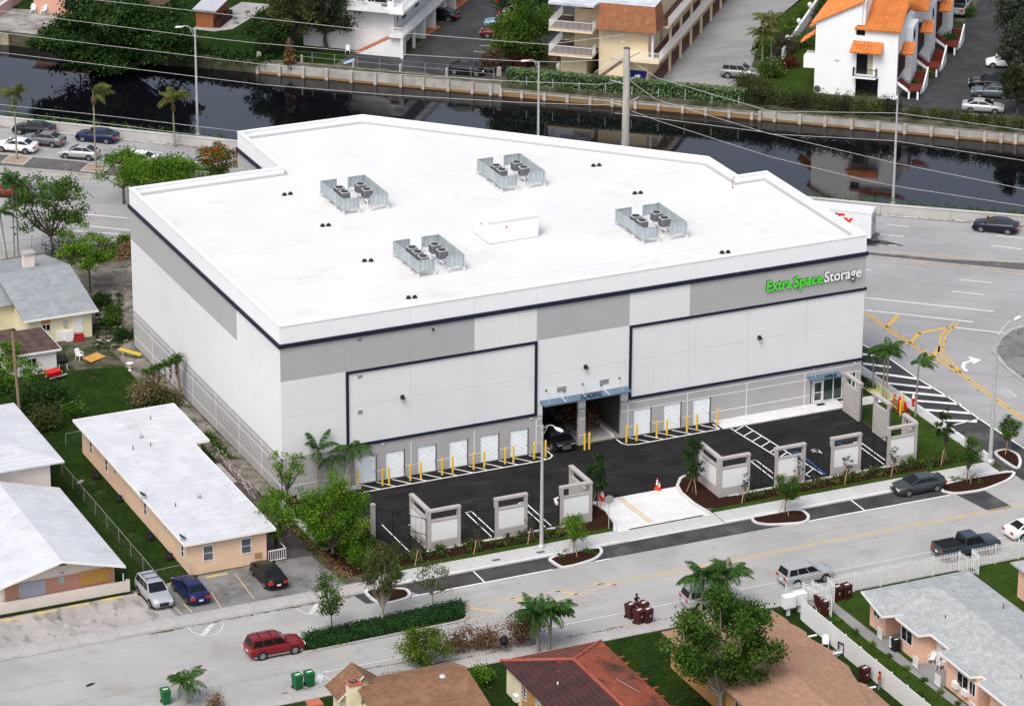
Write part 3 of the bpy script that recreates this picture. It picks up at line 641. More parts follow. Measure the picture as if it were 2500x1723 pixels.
# navy band all round
bo, bi = mitre(POLY, -.16), mitre(POLY, .02)
for i in range(9):
    j = (i+1) % 9; MB().prism([bo[i], bo[j], bi[j], bi[i]], 13.72, 14.07).build('trim_band', navy, SB)
# navy frames on the front
def bar(x0, z0, x1, z1, d_=.12): return MB().box(x0, -d_, z0, x1, .01, z1).build('trim_frame', navy, SB)
bar(5.93,10.40,23.9,10.63); bar(5.93,3.60,6.16,10.398); bar(23.67,3.60,23.9,10.398); bar(6.162,3.60,23.668,3.83)
bar(32.85,10.40,56.66,10.63); bar(32.85,3.60,33.08,10.398); bar(33.082,3.60,56.66,3.83)
for z0 in (10.40, 3.60): MB().box(56.49, .012, z0, 56.66, 19.2, z0+.23).build('trim_frame', navy, SB)
# white reveal lines
def rev(x0, z0, x1, z1): MB().box(x0, -.006, z0, x1, .002, z1).build('reveal_line', reveal_white, SB)
def hrev(z, x0, x1):
    cut = sorted(o for o in opens if o[2] <= z <= o[3]+.02); x = x0
    for o in cut:
        if o[0] > x and o[0] < x1: rev(x, z-.03, o[0]-.02, z+.03)
        if o[1] > x: x = o[1]+.02
    if x < x1: rev(x, z-.03, x1, z+.03)
for a, b_ in ((.05, 23.8), (23.95,32.78), (32.9,56.45)):
    for z in (3.26, 2.55, .97): hrev(z, a, b_)
for x in mods_front[1:-1]: rev(x-.035, .02, x+.035, 3.22)
for z in (3.24, 2.60, .93): MB().box(-.006, .05, z-.03, .002, 38.5, z+.03).build('reveal_line', reveal_white, SB)
for y in mods_left[1:-1]: MB().box(-.007, y-.03, .05, .002, y+.03, 3.55).build('reveal_line', reveal_white, SB)
line_grey = mat('panel_joint', (.55,.555,.555), rough=.8)
for x0, x1 in ((.1,5.9), (6.2,23.6), (23.95,32.8), (33.1,56.4)): MB().box(x0, -.004, 7.30, x1, .002, 7.34).build('joint_line', line_grey, SB)
for y0, z_ in ((.1, 7.3),): MB().box(-.004, .1, 7.30, .002, 38.5, 7.34).build('joint_line', line_grey, SB)
for x in (11.93, 17.92, 38.76, 44.72, 50.65): MB().box(x-.02, -.005, 3.9, x+.02, .002, 10.38).build('joint_line', line_grey, SB)
# shallow raised rectangles in the white panels
for xa in (18.2, 33.2):
    for z0, z1 in ((11.0,13.3), (7.7,10.1), (4.3,6.8)):
        for i in range(4 if z0 > 11.5 else 3):
            x0 = xa+.3+i*1.75; x1 = x0+1.35
            if x1 > xa+5.5: continue
            k = MB(); k.box(x0,-.012,z0,x0+.04,.002,z1).box(x1-.04,-.012,z0,x1,.002,z1).box(x0+.041,-.012,z1-.04,x1-.041,.002,z1); k.build('raised_border', white_wall, SB)
# rolling doors
def roll_mesh(w_, h_):
    k = MB(); n = 20
    for i in range(n):
        z0, z1 = h_*i/n, h_*(i+1)/n
        k.add([(0,0,z0),(w_,0,z0),(w_,-.03,(z0+z1)/2),(0,-.03,(z0+z1)/2),(w_,0,z1),(0,0,z1)], [(0,1,2,3),(3,2,4,5)])
    return k
for a, b_ in doors:
    d_ = roll_mesh(b_-a-.02, 2.46).build('rolling_door', door_white, SB); d_.location = (a+.01, .10, .04)
    MB().box(b_-a-.10,-.07,.85,b_-a-.02,-.02,.93).build('latch', dark_grey, d_)
    MB().box(b_-a-.45,-.055,1.9,b_-a-.35,-.03,1.93).build('handle', dark_grey, d_)
    MB().box(b_-.01, -.012, .02, b_+.06, .12, 2.56).build('door_jamb', dark_grey, SB)
    MB().box(a, .0, -.01, b_, .25, .045).build('door_sill', conc_side, SB)
# loading bay interior
lb = MB().box(24.2,.31,-.02,32.4,16,.03).build('loading_floor', conc_old, SB)
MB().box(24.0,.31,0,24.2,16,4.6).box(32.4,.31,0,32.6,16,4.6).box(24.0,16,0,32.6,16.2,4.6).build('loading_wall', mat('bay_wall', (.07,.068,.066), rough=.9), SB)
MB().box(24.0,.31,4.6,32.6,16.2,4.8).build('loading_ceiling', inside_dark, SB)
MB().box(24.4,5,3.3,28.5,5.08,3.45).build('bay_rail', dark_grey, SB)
MB().box(31.6,.5,.03,31.75,6,.25).build('wheel_guide', white_wall, SB)
# canopies
cn = MB().slab([(24.2,-1.02,4.84),(32.66,-1.02,4.84),(32.66,-.005,4.94),(24.2,-.005,4.94)], .14).build('loading_canopy', steel_blue, SB)
for x in (26.3,28.4,30.5): MB().slab([(x-.03,-1.01,4.85),(x+.03,-1.01,4.85),(x+.03,-.03,4.95),(x-.03,-.03,4.95)], .02).build('canopy_rib', white_metal, cn)
for x, z in ((24.80,5.82), (26.56,5.42), (28.34,5.84), (30.15,5.42), (31.94,5.81)):
    MB().tube([(x,-.02,z),(x,-.78,4.9)], .025, 5).build('tie_rod', lamp_metal, cn); MB().cylx((x,-.03,z), .10, .06, 8, axis=1).build('rod_bracket', dark_grey, cn)
letters(cn, 'LOADING', 27.75, 29.75, -.95, 4.86, .42, navy, extrude=.03, bold=.015)
oc = MB().slab([(50.9,-.92,2.78),(54.1,-.92,2.78),(54.1,-.005,2.88),(50.9,-.005,2.88)], .12).build('office_canopy', steel_blue, SB)
for x in (51.45, 53.2): MB().tube([(x,-.1,3.62),(x,-.6,2.88)], .022, 5).build('tie_rod', lamp_metal, oc)
letters(oc, 'OFFICE', 52.15, 53.45, -.86, 2.80, .26, navy, extrude=.03, bold=.02)
# office glazing
og = MB().box(51.25,.10,.12,54.6,.14,2.46).build('office_glass', office_glass, SB)
k = MB()
for x0, x1 in ((51.45,51.53), (52.55,52.66), (53.62,53.70), (54.52,54.6), (51.25,51.29)): k.box(x0,.03,.12,x1,.16,2.46)
k.box(51.25,.031,2.40,54.6,.159,2.459).box(52.66,.031,.12,54.6,.159,.2); k.build('mullion', white_metal, SB)
k = MB(); k.box(51.60,.035,.13,51.72,.115,2.2).box(52.42,.035,.13,52.54,.115,2.2).box(51.72,.036,.13,52.42,.114,.32).box(51.72,.036,1.05,52.42,.114,1.13).box(51.72,.036,2.06,52.42,.114,2.2)
dr = k.build('office_door', white_metal, SB); MB().box(51.72,.08,.32,52.42,.095,2.06).build('pane', office_glass, dr)
letters(SB, '160', 51.75, 52.35, .03, 2.20, .18, reveal_white, extrude=.008, bold=.012, name='numeral')
MB().box(54.95,.10,.62,56.0,.14,2.46).build('office_glass', glassmat('green_office_glass', (.02,.06,.03), rough=.05), SB)
MB().box(54.95,.03,.62,55.02,.16,2.46).box(55.55,.03,.62,55.62,.16,2.46).box(55.93,.03,.62,56.0,.16,2.46).build('mullion', white_metal, SB)
MB().box(51.7,-.75,.125,52.5,-.3,.14).build('door_mat', black_rubber, SB)
# louvres, wall lights
def louvre(x0, z0, x1, z1, mt):
    k = MB(); k.box(x0,-.03,z0,x1,0,z1); o = k.build('louvre', mt, SB); n = max(2, int((z1-z0)/.09))
    s_ = MB()
    for i in range(n): zz = z0+.04+(z1-z0-.08)*i/n; s_.box(x0+.05,-.05,zz,x1-.05,-.031,zz+.03)
    s_.build('louvre_slats', dark_grey, o)
lv = mat('louvre_grey', (.52,.52,.52), rough=.6)
louvre(25.81,5.45,26.76,5.98,lv); louvre(29.97,5.47,30.9,6.0,lv); louvre(7.0,9.86,7.47,10.2,lv); louvre(6.99,6.55,7.47,6.95,lv); louvre(6.99,13.24,7.47,13.62,grey_paint)
for x, z in ((28.59,7.5), (11.14,7.53), (45.82,7.53)):
    k = MB(); k.add([(x-.2,0,z-.12),(x+.2,0,z-.12),(x+.2,-.34,z-.16),(x-.2,-.34,z-.16),(x-.14,0,z+.14),(x+.14,0,z+.14),(x+.16,-.2,z-.02),(x-.16,-.2,z-.02)], [(0,1,2,3),(4,7,6,5),(3,2,6,7),(1,5,6,2),(0,3,7,4)]); k.build('wall_light', black_metal, SB, fix=True)
MB().cylx((14.02,-.08,13.27), .1, .16, 10, axis=1).build('camera_dome', black_metal, SB)
for x in (9.25, 23.3, 33.3, 55.75):
    MB().box(x-.05,-.14,3.36,x+.09,-.005,3.46).build('security_camera', white_metal, SB)
# sign
green = mat('green_sign_face', (.085,.66,.045), rough=.4); blk = mat('black_letter_return', (.012,.014,.012), rough=.6); wsign = mat('white_sign_face', (.85,.85,.86), rough=.4)
letters(SB, 'Extra', 46.30, 48.85, -.12, 11.84, .95, green, blk, extrude=.06, shear=.08, bold=.03)
letters(SB, 'Space', 49.02, 52.08, -.12, 11.84, .95, green, blk, extrude=.06, shear=.08, bold=.03)
letters(SB, 'Storage', 52.18, 55.98, -.12, 11.84, .95, wsign, blk, extrude=.06, bold=.018)
# stair penthouse, roof drains, goose-neck pipes
ph = MB().box(25.2,13.15,ROOFZ,30.05,16.45,17.0).build('penthouse', parapet_white, SB)
MB().box(25.1,13.05,17.0,30.15,16.55,17.08).build('penthouse_roof', mat('white_coping', (.74,.74,.745)), ph)
for x, y in ((25.19,14.9), (26.9,13.14)):
    MB().tube([(x-.02,y-.02,ROOFZ),(x-.02,y-.02,16.3)], .025, 5).build('riser_pipe', white_metal, ph); MB().cyl(x-.02,y-.02,16.3,16.42,.07,8).build('red_valve', red_paint, ph)
MB().box(25.15,13.10,ROOFZ,30.1,16.5,ROOFZ+.06).build('curb_flashing', mat('grey_flashing', (.42,.42,.43)), ph)
for x, y in ((13.2,32.9), (13.8,32.9), (13.3,23.6), (13.85,23.5), (13.3,13.6), (13.85,13.4), (13.3,3.6), (13.85,3.5), (43.2,20.2), (43.75,20.1), (43.3,2.75), (43.85,2.65), (43.1,28.9), (43.65,28.8)):
    MB().lathe(x, y, [(.02,ROOFZ+.24),(.12,ROOFZ+.22),(.19,ROOFZ+.13),(.21,ROOFZ+.01),(.27,ROOFZ+.005)][::-1], 10).build('roof_drain', black_metal, SB, smooth=60)
k = MB(); k.tube([(52.2,17.8,ROOFZ),(52.2,17.8,16.0),(52.35,17.7,16.15)], .06, 6); k.build('vent_pipe', mat('rusty_pipe', (.33,.25,.18), rough=.8), SB)
MB().box(.42,.34,ROOFZ+.42,3.0,.40,ROOFZ+.56).build('red_edge_tag', mat('dull_red', (.36,.10,.11), rough=.7), SB)

# ---------------------------------------------------------------- rooftop equipment
def corr(x0, y0, x1, y1, z0, z1, t=.07, step=.34):
    """corrugated sheet standing on the line from (x0,y0) to (x1,y1)"""
    L = math.hypot(x1-x0, y1-y0); n = max(2, int(L/step)); dx, dy = (x1-x0)/L, (y1-y0)/L; nx, ny = -dy, dx; P = []
    for i in range(n):
        for e, o_ in ((0,0), (.5,0), (.5,t), (1.0,t)):
            d_ = (i+e)/n*L; P.append((x0+dx*d_+nx*o_, y0+dy*d_+ny*o_))
    k = MB(); m_ = len(P)
    k.add([(x,y,z0) for x, y in P]+[(x,y,z1) for x, y in P], [(i,i+1,m_+i+1,m_+i) for i in range(m_-1)])
    k.seg((x0,y0),(x1,y1),.07,z1,.05); k.seg((x0,y0),(x1,y1),.07,z0-.05,.05)
    return k
def screen(x, y, label, units, short=''):
    t = thing('equipment_screen', label, 'screen', (x,y,ROOFZ), 0, 'corrugated screens on the white roof')
    W_, D_ = 4.4, 5.55; z0, z1 = .55, 1.5
    for a in ((0,0,1.55,0), (2.75,0,W_,0), (0,D_,1.55,D_), (2.75,D_,W_,D_), (0,0,0,D_), (W_,0,W_,D_)): corr(*a, z0, z1).build('corrugated_panel', galv, t)
    for px_, py_ in ((0,0),(1.55,0),(2.75,0),(W_,0),(0,D_),(1.55,D_),(2.75,D_),(W_,D_),(0,1.85),(0,3.7),(W_,1.85),(W_,3.7)):
        MB().box(px_-.05,py_-.05,.28,px_+.05,py_+.05,z1+.02).build('post', galv, t); MB().box(px_-.11,py_-.11,0,px_+.11,py_+.11,.30).build('post_boot', roof_white, t)
    fr = MB()
    for xx in (.75,1.45,2.8,3.5): fr.box(xx-.04,.9,.58,xx+.04,4.7,.66)
    for yy in (1.0,4.6):
        for xx in (.75,1.45,2.8,3.5): fr.cyl(xx,yy,0,.58,.045,6)
    fr.build('stand', white_metal, t)
    pp = MB(); pp.tube([(1.9,1.2,.4),(2.1,2.4,.75),(2.3,3.2,.4)], .05, 5).tube([(2.2,1.0,.05),(2.3,2.2,.7),(2.5,3.5,.5)], .05, 5); pp.build('refrigerant_pipe', white_metal, t)
    for i, (ux, uy) in enumerate(units): condenser(x+ux, y+uy, ROOFZ+.66, short)
def cond_parts():
    k = MB(); s_ = .43; r_ = .1; pts = []
    for cx, cy, a0 in ((s_-r_,s_-r_,0),(-s_+r_,s_-r_,90),(-s_+r_,-s_+r_,180),(s_-r_,-s_+r_,270)):
        for i in range(4): a = math.radians(a0+30*i); pts.append((cx+r_*math.cos(a), cy+r_*math.sin(a)))
    k.prism(pts, .04, .74); grill = k.mesh('cabinet', 40)
    fins = MB()
    for i in range(12):
        for e in (-1, 1): a = -.36+.72*i/11; fins.box(a-.012,e*.432-.006,.06,a+.012,e*.432+.006,.7); fins.box(e*.432-.006,a-.012,.06,e*.432+.006,a+.012,.7)
    top = MB(); top.prism([(p[0]*1.03,p[1]*1.03) for p in pts], .74, .80)
    fan = MB(); fan.cyl(0,0,.80,.815,.34,18)
    gr = MB(); gr.cyl(0,0,.816,.85,.09,10)
    for i in range(8): a = math.pi*i/8; gr.tube([(-.34*math.cos(a),-.34*math.sin(a),.835),(.34*math.cos(a),.34*math.sin(a),.835)], .006, 3)
    return grill, fins.mesh('fins'), top.mesh('top_cover'), fan.mesh('fan_opening'), gr.mesh('fan_guard')
CP = cond_parts(); ac_grey = mat('condenser_grey', (.20,.20,.215), rough=.6)
NC = [0]
def condenser(x, y, z, where):
    NC[0] += 1
    t = thing('air_conditioner', 'grey condenser in the ' + where, 'air conditioner', (x,y,z), 0, 'condensers in the ' + where)
    obj('cabinet', CP[0], ac_grey, t); obj('fins', CP[1], dark_grey, t); obj('top_cover', CP[2], mat('condenser_top', (.36,.36,.38), rough=.5), t); obj('fan_opening', CP[3], black_metal, t); obj('fan_guard', CP[4], dark_grey, t)
four = [(1.0,3.5), (1.0,2.2), (3.15,3.6), (3.15,2.0)]
screen(16.15, 25.6, 'corrugated screen near the inner corner of the white roof', four, 'screen near the inner roof corner')
screen(16.05, 7.95, 'corrugated screen with five condensers on the white roof', [(1.0,3.7), (1.0,2.45), (1.0,1.2), (3.15,3.6), (3.15,2.0)], 'screen that holds five units')
screen(37.8, 7.6, 'corrugated screen standing towards the green sign end of the roof', four, 'screen towards the green sign')
screen(32.0, 25.5, 'corrugated screen near the canal side of the white roof', four, 'screen near the canal side')

t = thing('brush_heap', 'dark heap of dead branches inside the right half of the loading bay', 'brush pile', (30.2,5.0,.03))
HEAP = t
# ================================================================ things in the storage lot and along the streets
def hgt(X, Y, c, r, x, y):        # height above (X,Y) seen at that pixel row
    yp = px(c, r, x, y)[1]; best = None
    def row(Z):
        d_ = np.array([X, Y, Z]) - CAM; return 861.5 - FPX * (d_ @ UP) / (d_ @ FW)
    a, b_ = row(0), row(10); return (yp - a) / ((b_ - a) / 10)
beige_grey = mat('taupe_stucco', (.40,.375,.36), (.36,.335,.32), scale=.8, rough=.9, bump=.1, bscale=10)
panel_white = mat('white_stucco_panel', (.70,.70,.69), (.66,.66,.65), scale=.8, rough=.85)
def screen_wall(x, y, L, ang, label, white=True, group='taupe screen walls round the storage lot'):
    t = thing('screen_wall', label, 'wall', (x,y,0), ang, group); th = .17
    for x0 in (0, L-.26): MB().box(x0,-th,0,x0+.26,th,3.5).build('post', beige_grey, t)
    MB().box(-.03,-th-.03,3.5,L+.03,th+.03,3.7).build('beam', beige_grey, t)
    MB().box(.26,-th+.02,2.58,L-.26,th-.02,2.76).build('sill', beige_grey, t)
    MB().box(.26,-th+.01,0,L-.26,th-.01,.86).build('base', beige_grey, t)
    MB().box(.26,-th+.05,.861,L-.26,th-.03,2.579).build('infill', beige_grey, t)
    if white: MB().box(.30,-th+.03,.90,L-.30,-th+.049,2.54).build('white_panel', panel_white, t)
    return t
Yw = -15.08
for x, lab in ((7.0,'screen wall with a side wing at the planter end of the storage lot'), (13.1,'free standing screen wall next to the street lamp in the bed'), (19.1,'screen wall with a side wing on the left of the driveway apron'), (34.1,'screen wall with a side wing on the right of the driveway apron'),
               (39.5,'free standing screen wall in front of the white ladder marking'), (45.0,'free standing screen wall in front of the blue parking line'), (50.6,'screen wall at the lawn corner of the storage lot')):
    screen_wall(x, Yw, 2.95, 0, lab)
screen_wall(7.17, -14.88, 3.6, math.pi/2, 'side wing wall turned inwards at the planter end of the lot', False)
MB().box(.3,.145,.9,3.3,.165,2.54).build('white_panel', panel_white, bpy.data.objects['screen_wall.007'])
screen_wall(21.9, -14.88, 3.6, math.pi/2, 'side wing wall beside the kerbed bed left of the driveway', False)
screen_wall(34.27, -14.88, 3.6, math.pi/2, 'side wing wall beside the curved kerb right of the driveway', False)
MB().box(.3,.145,.9,3.3,.165,2.54).build('white_panel', panel_white, bpy.data.objects['screen_wall.009'])
screen_wall(53.55, -5.2, 2.9, math.pi/2, 'side screen wall next to the office door', False)
screen_wall(53.55, -10.4, 2.7, math.pi/2, 'side screen wall between the two black gate panels', False)
screen_wall(53.55, -14.88, 2.1, math.pi/2, 'side screen wall at the lawn corner of the lot', False)
MB().box(-.17,-.17,0,.17,.17,3.05).box(-.2,-.2,3.05,.2,.2,3.15).build('post', beige_grey, thing('lone_post', 'single taupe post beside the leafy tree at the lot corner', 'post', (3.85,-10.9,0)))
def rail_fence(a, b_, label, h=2.9, post=1.5, dense=False):
    L = math.hypot(b_[0]-a[0], b_[1]-a[1]); t = thing('metal_fence', label, 'fence', (*a,0), math.atan2(b_[1]-a[1], b_[0]-a[0]), 'black metal fences between the screen walls')
    n = max(1, round(L/post))
    for i in range(n+1): MB().box(L*i/n-.03,-.03,0,L*i/n+.03,.03,h).build('post', black_metal, t)
    for z in (.1, h*.5, h-.06): MB().box(0.031,-.02,z,L-.031,.02,z+.045).build('rail', black_metal, t)
    k = MB(); m_ = int(L/(.14 if dense else .5))
    for i in range(1, m_): k.box(L*i/m_-.006,-.006,.1,L*i/m_+.006,.006,h-.05)
    if m_ > 1: k.build('wires', black_metal, t)
    return t
prs = [((4.1,-11.0),(7.0,-15.0)), ((10.0,Yw),(13.05,Yw)), ((16.1,Yw),(19.05,Yw)), ((37.1,Yw),(39.45,Yw)), ((42.5,Yw),(44.95,Yw)), ((48.0,Yw),(50.55,Yw))]
labs = ['black metal fence between the lone post and the first screen wall', 'black metal fence between the first and second screen wall', 'black metal fence between the lamp and the driveway wall', 'black metal fence just right of the driveway corner wall', 'black metal fence across the blue parking line', 'black metal fence across the stall nearest the lawn']
for (a, b_), l in zip(prs, labs): rail_fence(a, b_, l)
rail_fence((53.55,-7.6), (53.55,-5.3), 'black framed gate panel near the office door', 3.3, 2.3, True)
rail_fence((53.55,-12.7), (53.55,-10.5), 'black framed gate panel near the red standpipes', 3.3, 2.2, True)

# bollards
bm_ = MB().lathe(0, 0, [(.095,0),(.095,1.5),(.085,1.55),(.05,1.585),(.01,1.595)], 12).mesh('bollard', 50); bm_.materials.append(yellow_bollard)
bx = [(8.8,'two'), (9.4,0), (11.4,0), (12.4,0), (14.4,0), (15.4,0), (17.4,0), (18.4,0), (20.4,0), (21.2,0), (23.2,0), (24.3,0), (28.1,0), (28.55,0), (32.2,0), (33.2,0), (35.2,0), (36.2,0), (38.2,0), (39.2,0)]
door_i = 0
for x, _ in bx:
    gr = 'bollards along the rolling doors'; ordn = ('first','second','third','fourth','fifth','sixth')
    if x < 24 or x > 32.5:
        i_ = min(range(9), key=lambda i: min(abs(doors[i][0]-x), abs(doors[i][1]-x))); sd_ = 'left' if abs(doors[i_][0]-x) < abs(doors[i_][1]-x) else 'right'
        lab = 'yellow bollard %s of the %s rolling door on the %s of the loading bay' % (sd_, ordn[5-i_] if i_ < 6 else ordn[i_-6], 'left' if i_ < 6 else 'right')
    elif x < 24.5: lab = 'yellow bollard beside the black pickup in the loading bay'; gr = None
    elif x < 29: lab = 'yellow bollard of the pair in front of the loading bay column'; gr = 'pair of bollards at the column'
    else: lab = 'yellow bollard in front of the right pier of the loading bay'
    tag(obj('bollard', bm_, None, None, (x,-1.08,.012)), lab, 'bollard', gr)
tag(obj('bollard', bm_, None, None, (41.3,-.98,.12)), 'yellow bollard at the start of the office sidewalk', 'bollard')
tag(obj('bollard', bm_, None, None, (6.75,-.45,.02)), 'yellow bollard half hidden by palm fronds', 'bollard')
for i, (p, l) in enumerate((((1222,640),'yellow bollard beside the red standpipes'), ((1245,590),'yellow bollard behind the red standpipes'))):
    tag(obj('bollard', bm_, None, None, (*g(3,2,*p), .05)), l, 'bollard')
# cones
def cone(x, y, label, s=1.0, group=None, tilt=0):
    t = thing('traffic_cone', label, 'cone', (x,y,.03), 0, group)
    MB().box(-.19*s,-.19*s,0,.19*s,.19*s,.04*s).build('base', orange_cone, t)
    MB().cyl(0,0,.04*s,.90*s,.14*s,12,.025*s).build('body', orange_cone, t)
    for z0, z1, a, b_ in ((.38,.56,.100,.076), (.62,.74,.068,.052)): MB().cyl(0,0,z0*s,z1*s,a*s,12,b_*s).build('white_band', reveal_white, t)
cone(*g(2,2,1318,1280), 'tall orange cone with white bands on the driveway apron edge', 1.15); cone(*g(2,2,1338,1290), 'short orange cone overlapping the taller cone on the driveway', .85)
cone(*g(2,2,828,1370), 'orange cone by the driveway bed, behind its partner', 1.0); cone(*g(2,2,840,1385), 'orange cone by the driveway bed, in front of its partner', 1.0)
# hydrant and red standpipes near the office
def hydrant(x, y, label, h=.9, white=True):
    t = thing('fire_hydrant', label, 'hydrant', (x,y,.07))
    MB().lathe(0,0,[(.17,0),(.17,.06),(.11,.07),(.11,h*.62),(.15,h*.64),(.15,h*.70)], 12).build('barrel', red_paint, t, smooth=40)
    MB().lathe(0,0,[(.15,h*.70),(.13,h*.85),(.07,h*.95),(.03,h)], 12).build('bonnet', reveal_white if white else red_paint, t, smooth=40)
    for a in (0, math.pi, -math.pi/2): MB().tube([(.08*math.cos(a),.08*math.sin(a),h*.5),(.2*math.cos(a),.2*math.sin(a),h*.5)], .06, 8).build('outlet', red_paint, t)
hydrant(*g(3,2,1335,560), 'red fire hydrant with a white top beside the side street', 1.25)
for p, l, h in (((1170,560),'red standpipe valve behind the other valves',1.3), ((1213,600),'red standpipe valve between two others near the office',1.5), ((1262,625),'red standpipe valve next to the yellow post near the office',1.3)):
    hydrant(*g(3,2,*p), l, h, False)
t = thing('pipe_barricade', 'low orange barricade on the lawn near the standpipes', 'barricade', (*g(3,2,1278,700),.07)); MB().box(-.3,-.05,.3,.3,.05,.55).box(-.3,-.05,.65,.3,.05,.85).build('board', orange_cone, t); MB().box(-.28,-.04,0,-.2,.04,.3).box(.2,-.04,0,.28,.04,.3).build('leg', white_metal, t)
# yellow ramp rail
ry = thing('handrail', 'pale yellow handrail of the ramp behind the palms near the office', 'railing', (*g(3,2,1010,430),.1), math.radians(-95))
ryl = mat('pale_yellow_paint', (.62,.62,.22), rough=.6); k = MB(); k.tube([(0,0,1.0),(4.5,0,1.0)], .03, 5).tube([(0,0,.1),(4.5,0,.1)], .025, 5); k.build('rail', ryl, ry)
for i in range(16): MB().box(.3*i-.012,-.012,0,.3*i+.012,.012,1.0).build('baluster', ryl, ry)
struct('ramp_landing', MB().flat([(57.6,3.2),(59.0,3.2),(59.04,-2.0),(57.6,-2.0)], .115), mat('pale_yellow_ramp', (.50,.50,.22), (.42,.42,.2), scale=1, rough=.8))

# ---------------------------------------------------------------- street lamps
def lamp(X, Y, h, d_, arm, label, rise=.75, r0=.17, hs=1.0, curved=False):
    t = thing('street_lamp', label, 'street lamp', (X,Y,0)); dx, dy = d_; n = math.hypot(dx,dy); dx /= n; dy /= n
    MB().lathe(0,0,[(r0*1.9,0),(r0*1.8,.25),(r0*1.1,.4)], 10).build('base', lamp_metal, t)
    MB().tube([(0,0,.3),(0,0,h*.5),(0,0,h)], [r0,r0*.78,r0*.55], 10).build('pole', lamp_metal, t, smooth=60)
    P = [(dx*arm*k_, dy*arm*k_, h-.35+rise*math.sin(k_*math.pi*.62)) for k_ in (0,.2,.4,.6,.8,1.0)]
    MB().tube(P, .05, 6).build('arm', lamp_metal, t, smooth=60)
    MB().tube([(0,0,h-1.0), (dx*arm*.45, dy*arm*.45, P[2][2]+.03)], .035, 5).build('brace', lamp_metal, t)
    e = P[-1]; k = MB(); a = math.atan2(dy, dx)
    prof = [(-.1,.05,.05),(.1,.12,.09),(.4,.17,.13),(.7,.13,.10),(.82,.03,.03)]; V = []; n_ = 8
    for s_, w_, z_ in prof:
        for q_ in range(n_):
            th = 2*math.pi*q_/n_; lx, ly, lz = s_*hs, w_*hs*math.cos(th), z_*hs*math.sin(th)-.04
            V.append((e[0]+lx*math.cos(a)-ly*math.sin(a), e[1]+lx*math.sin(a)+ly*math.cos(a), e[2]+lz))
    k.add(V, [(i*n_+q_, i*n_+(q_+1)%n_, (i+1)*n_+(q_+1)%n_, (i+1)*n_+q_) for i in range(4) for q_ in range(n_)] + [tuple(range(n_-1,-1,-1)), tuple(range(4*n_,5*n_))])
    k.build('lamp_head', mat('lamp_head_white', (.66,.68,.68), rough=.4), t, smooth=60, fix=True)
    return t
x, y = g(0,0,1748,1205); lamp(x, y, hgt(x,y,0,0,1715,262), (-.97,.2), 1.35, 'tall street lamp on the canal barrier beside the navy sedan', .8)
bestt = min(((abs((lambda P: 1250+FPX*((P-CAM)@RT)/((P-CAM)@FW))(np.array([54.5+28.3*t_, 66.4-23.8*t_, 0]))-1305), t_) for t_ in np.linspace(0,1,200)))[1]
x, y = 54.5+28.3*bestt+.4, 66.4-23.8*bestt+.4; lamp(x, y, hgt(x,y,2,0,235,548), (-.97,.2), 1.15, 'street lamp rising behind the roof in front of the hedge', .6)
x, y = g(3,1,1158,290); lamp(x, y, hgt(x,y,3,0,1205,850), (-.5,-.7), 1.0, 'street lamp on the canal barrier in front of the orange roofed townhouses', .7)
lamp(59.4, -18.0, hgt(59.4,-18.0,3,1,2045,1430), (.9,.42), 2.6, 'tall street lamp at the corner lawn by the hatched bay', 1.0, .2, 1.3)
lamp(15.9, -18.35, hgt(15.9,-18.35,2,2,290,715), (.25,-1), 1.7, 'white street lamp on the sidewalk in front of the screen walls', .75, .17, 1.2)
# concrete utility pole behind the building and its wires
PH = 24.0; PX, PY = gp(1530.7,118.8,PH)
t = thing('utility_pole', 'thick pale concrete utility pole rising behind the white roof', 'utility pole', (PX,PY,0))
MB().tube([(0,0,0),(0,0,PH*.5),(0,0,PH)], [.52,.42,.33], 8).build('pole', conc_pole, t, smooth=50)
k = MB(); k.cyl(0,0,PH,PH+.06,.35,8); k.build('cap', dark_grey, t)
wd = (.762,-.648)
def wpt(c, r, x, y):             # pixel -> point on the vertical plane of the pole line
    d_ = ray(*px(c, r, x, y)); nrm = np.array([-wd[1], wd[0], 0]); s_ = (np.array([PX,PY,0])-CAM) @ nrm / (d_ @ nrm); return tuple(CAM + s_*d_)
wire_mat = mat('grey_wire', (.42,.42,.41), rough=.5)
ins = mat('insulator', (.30,.30,.30), rough=.5)
pole_z = [hgt(PX,PY,2,0,1050,y_) for y_ in (560,750,940)]
for z in pole_z:
    o = MB().tube([(-.15,-.1,z-.1),(-1.3,.9,z+.15)], .06, 6).build('insulator_arm', ins, t); o = MB().tube([(.15,-.1,z+.25),(1.2,-.4,z+.75)], .06, 6).build('insulator_arm', ins, t)
W = [([(0,0,0,100),(0,0,1700,320),(1,0,0,380),(1,0,1000,465),(1,0,2316,540),(2,0,470,550)], pole_z[0], 'upper wire'),
     ([(0,0,0,290),(0,0,2316,570),(1,0,1200,655),(1,0,2316,720),(2,0,800,748)], pole_z[1], 'middle wire'),
     ([(0,0,0,465),(0,0,2316,750),(1,0,1200,840),(1,0,2316,905),(2,0,800,930)], pole_z[2], 'lower wire')]
def wire(P, label, r_=.021):
    t = thing('overhead_wire', label, 'wire', (PX,PY,0)); Q = [(p[0]-PX, p[1]-PY, p[2]) for p in P]; MB().tube(Q, r_, 4, False).build('cable', wire_mat, t); return t
for P, z, l in W: wire([wpt(*p) for p in P]+[(PX-.4,PY+.3,z+.1)], 'pale overhead %s running left from the concrete pole over the canal' % l)
wire([wpt(*p) for p in ((0,0,830,0),(0,0,2316,165),(1,0,980,265),(1,0,2316,375),(2,0,350,395))]+[(PX-.2,PY,pole_z[0]+2.6)], 'thin topmost wire left of the concrete pole')
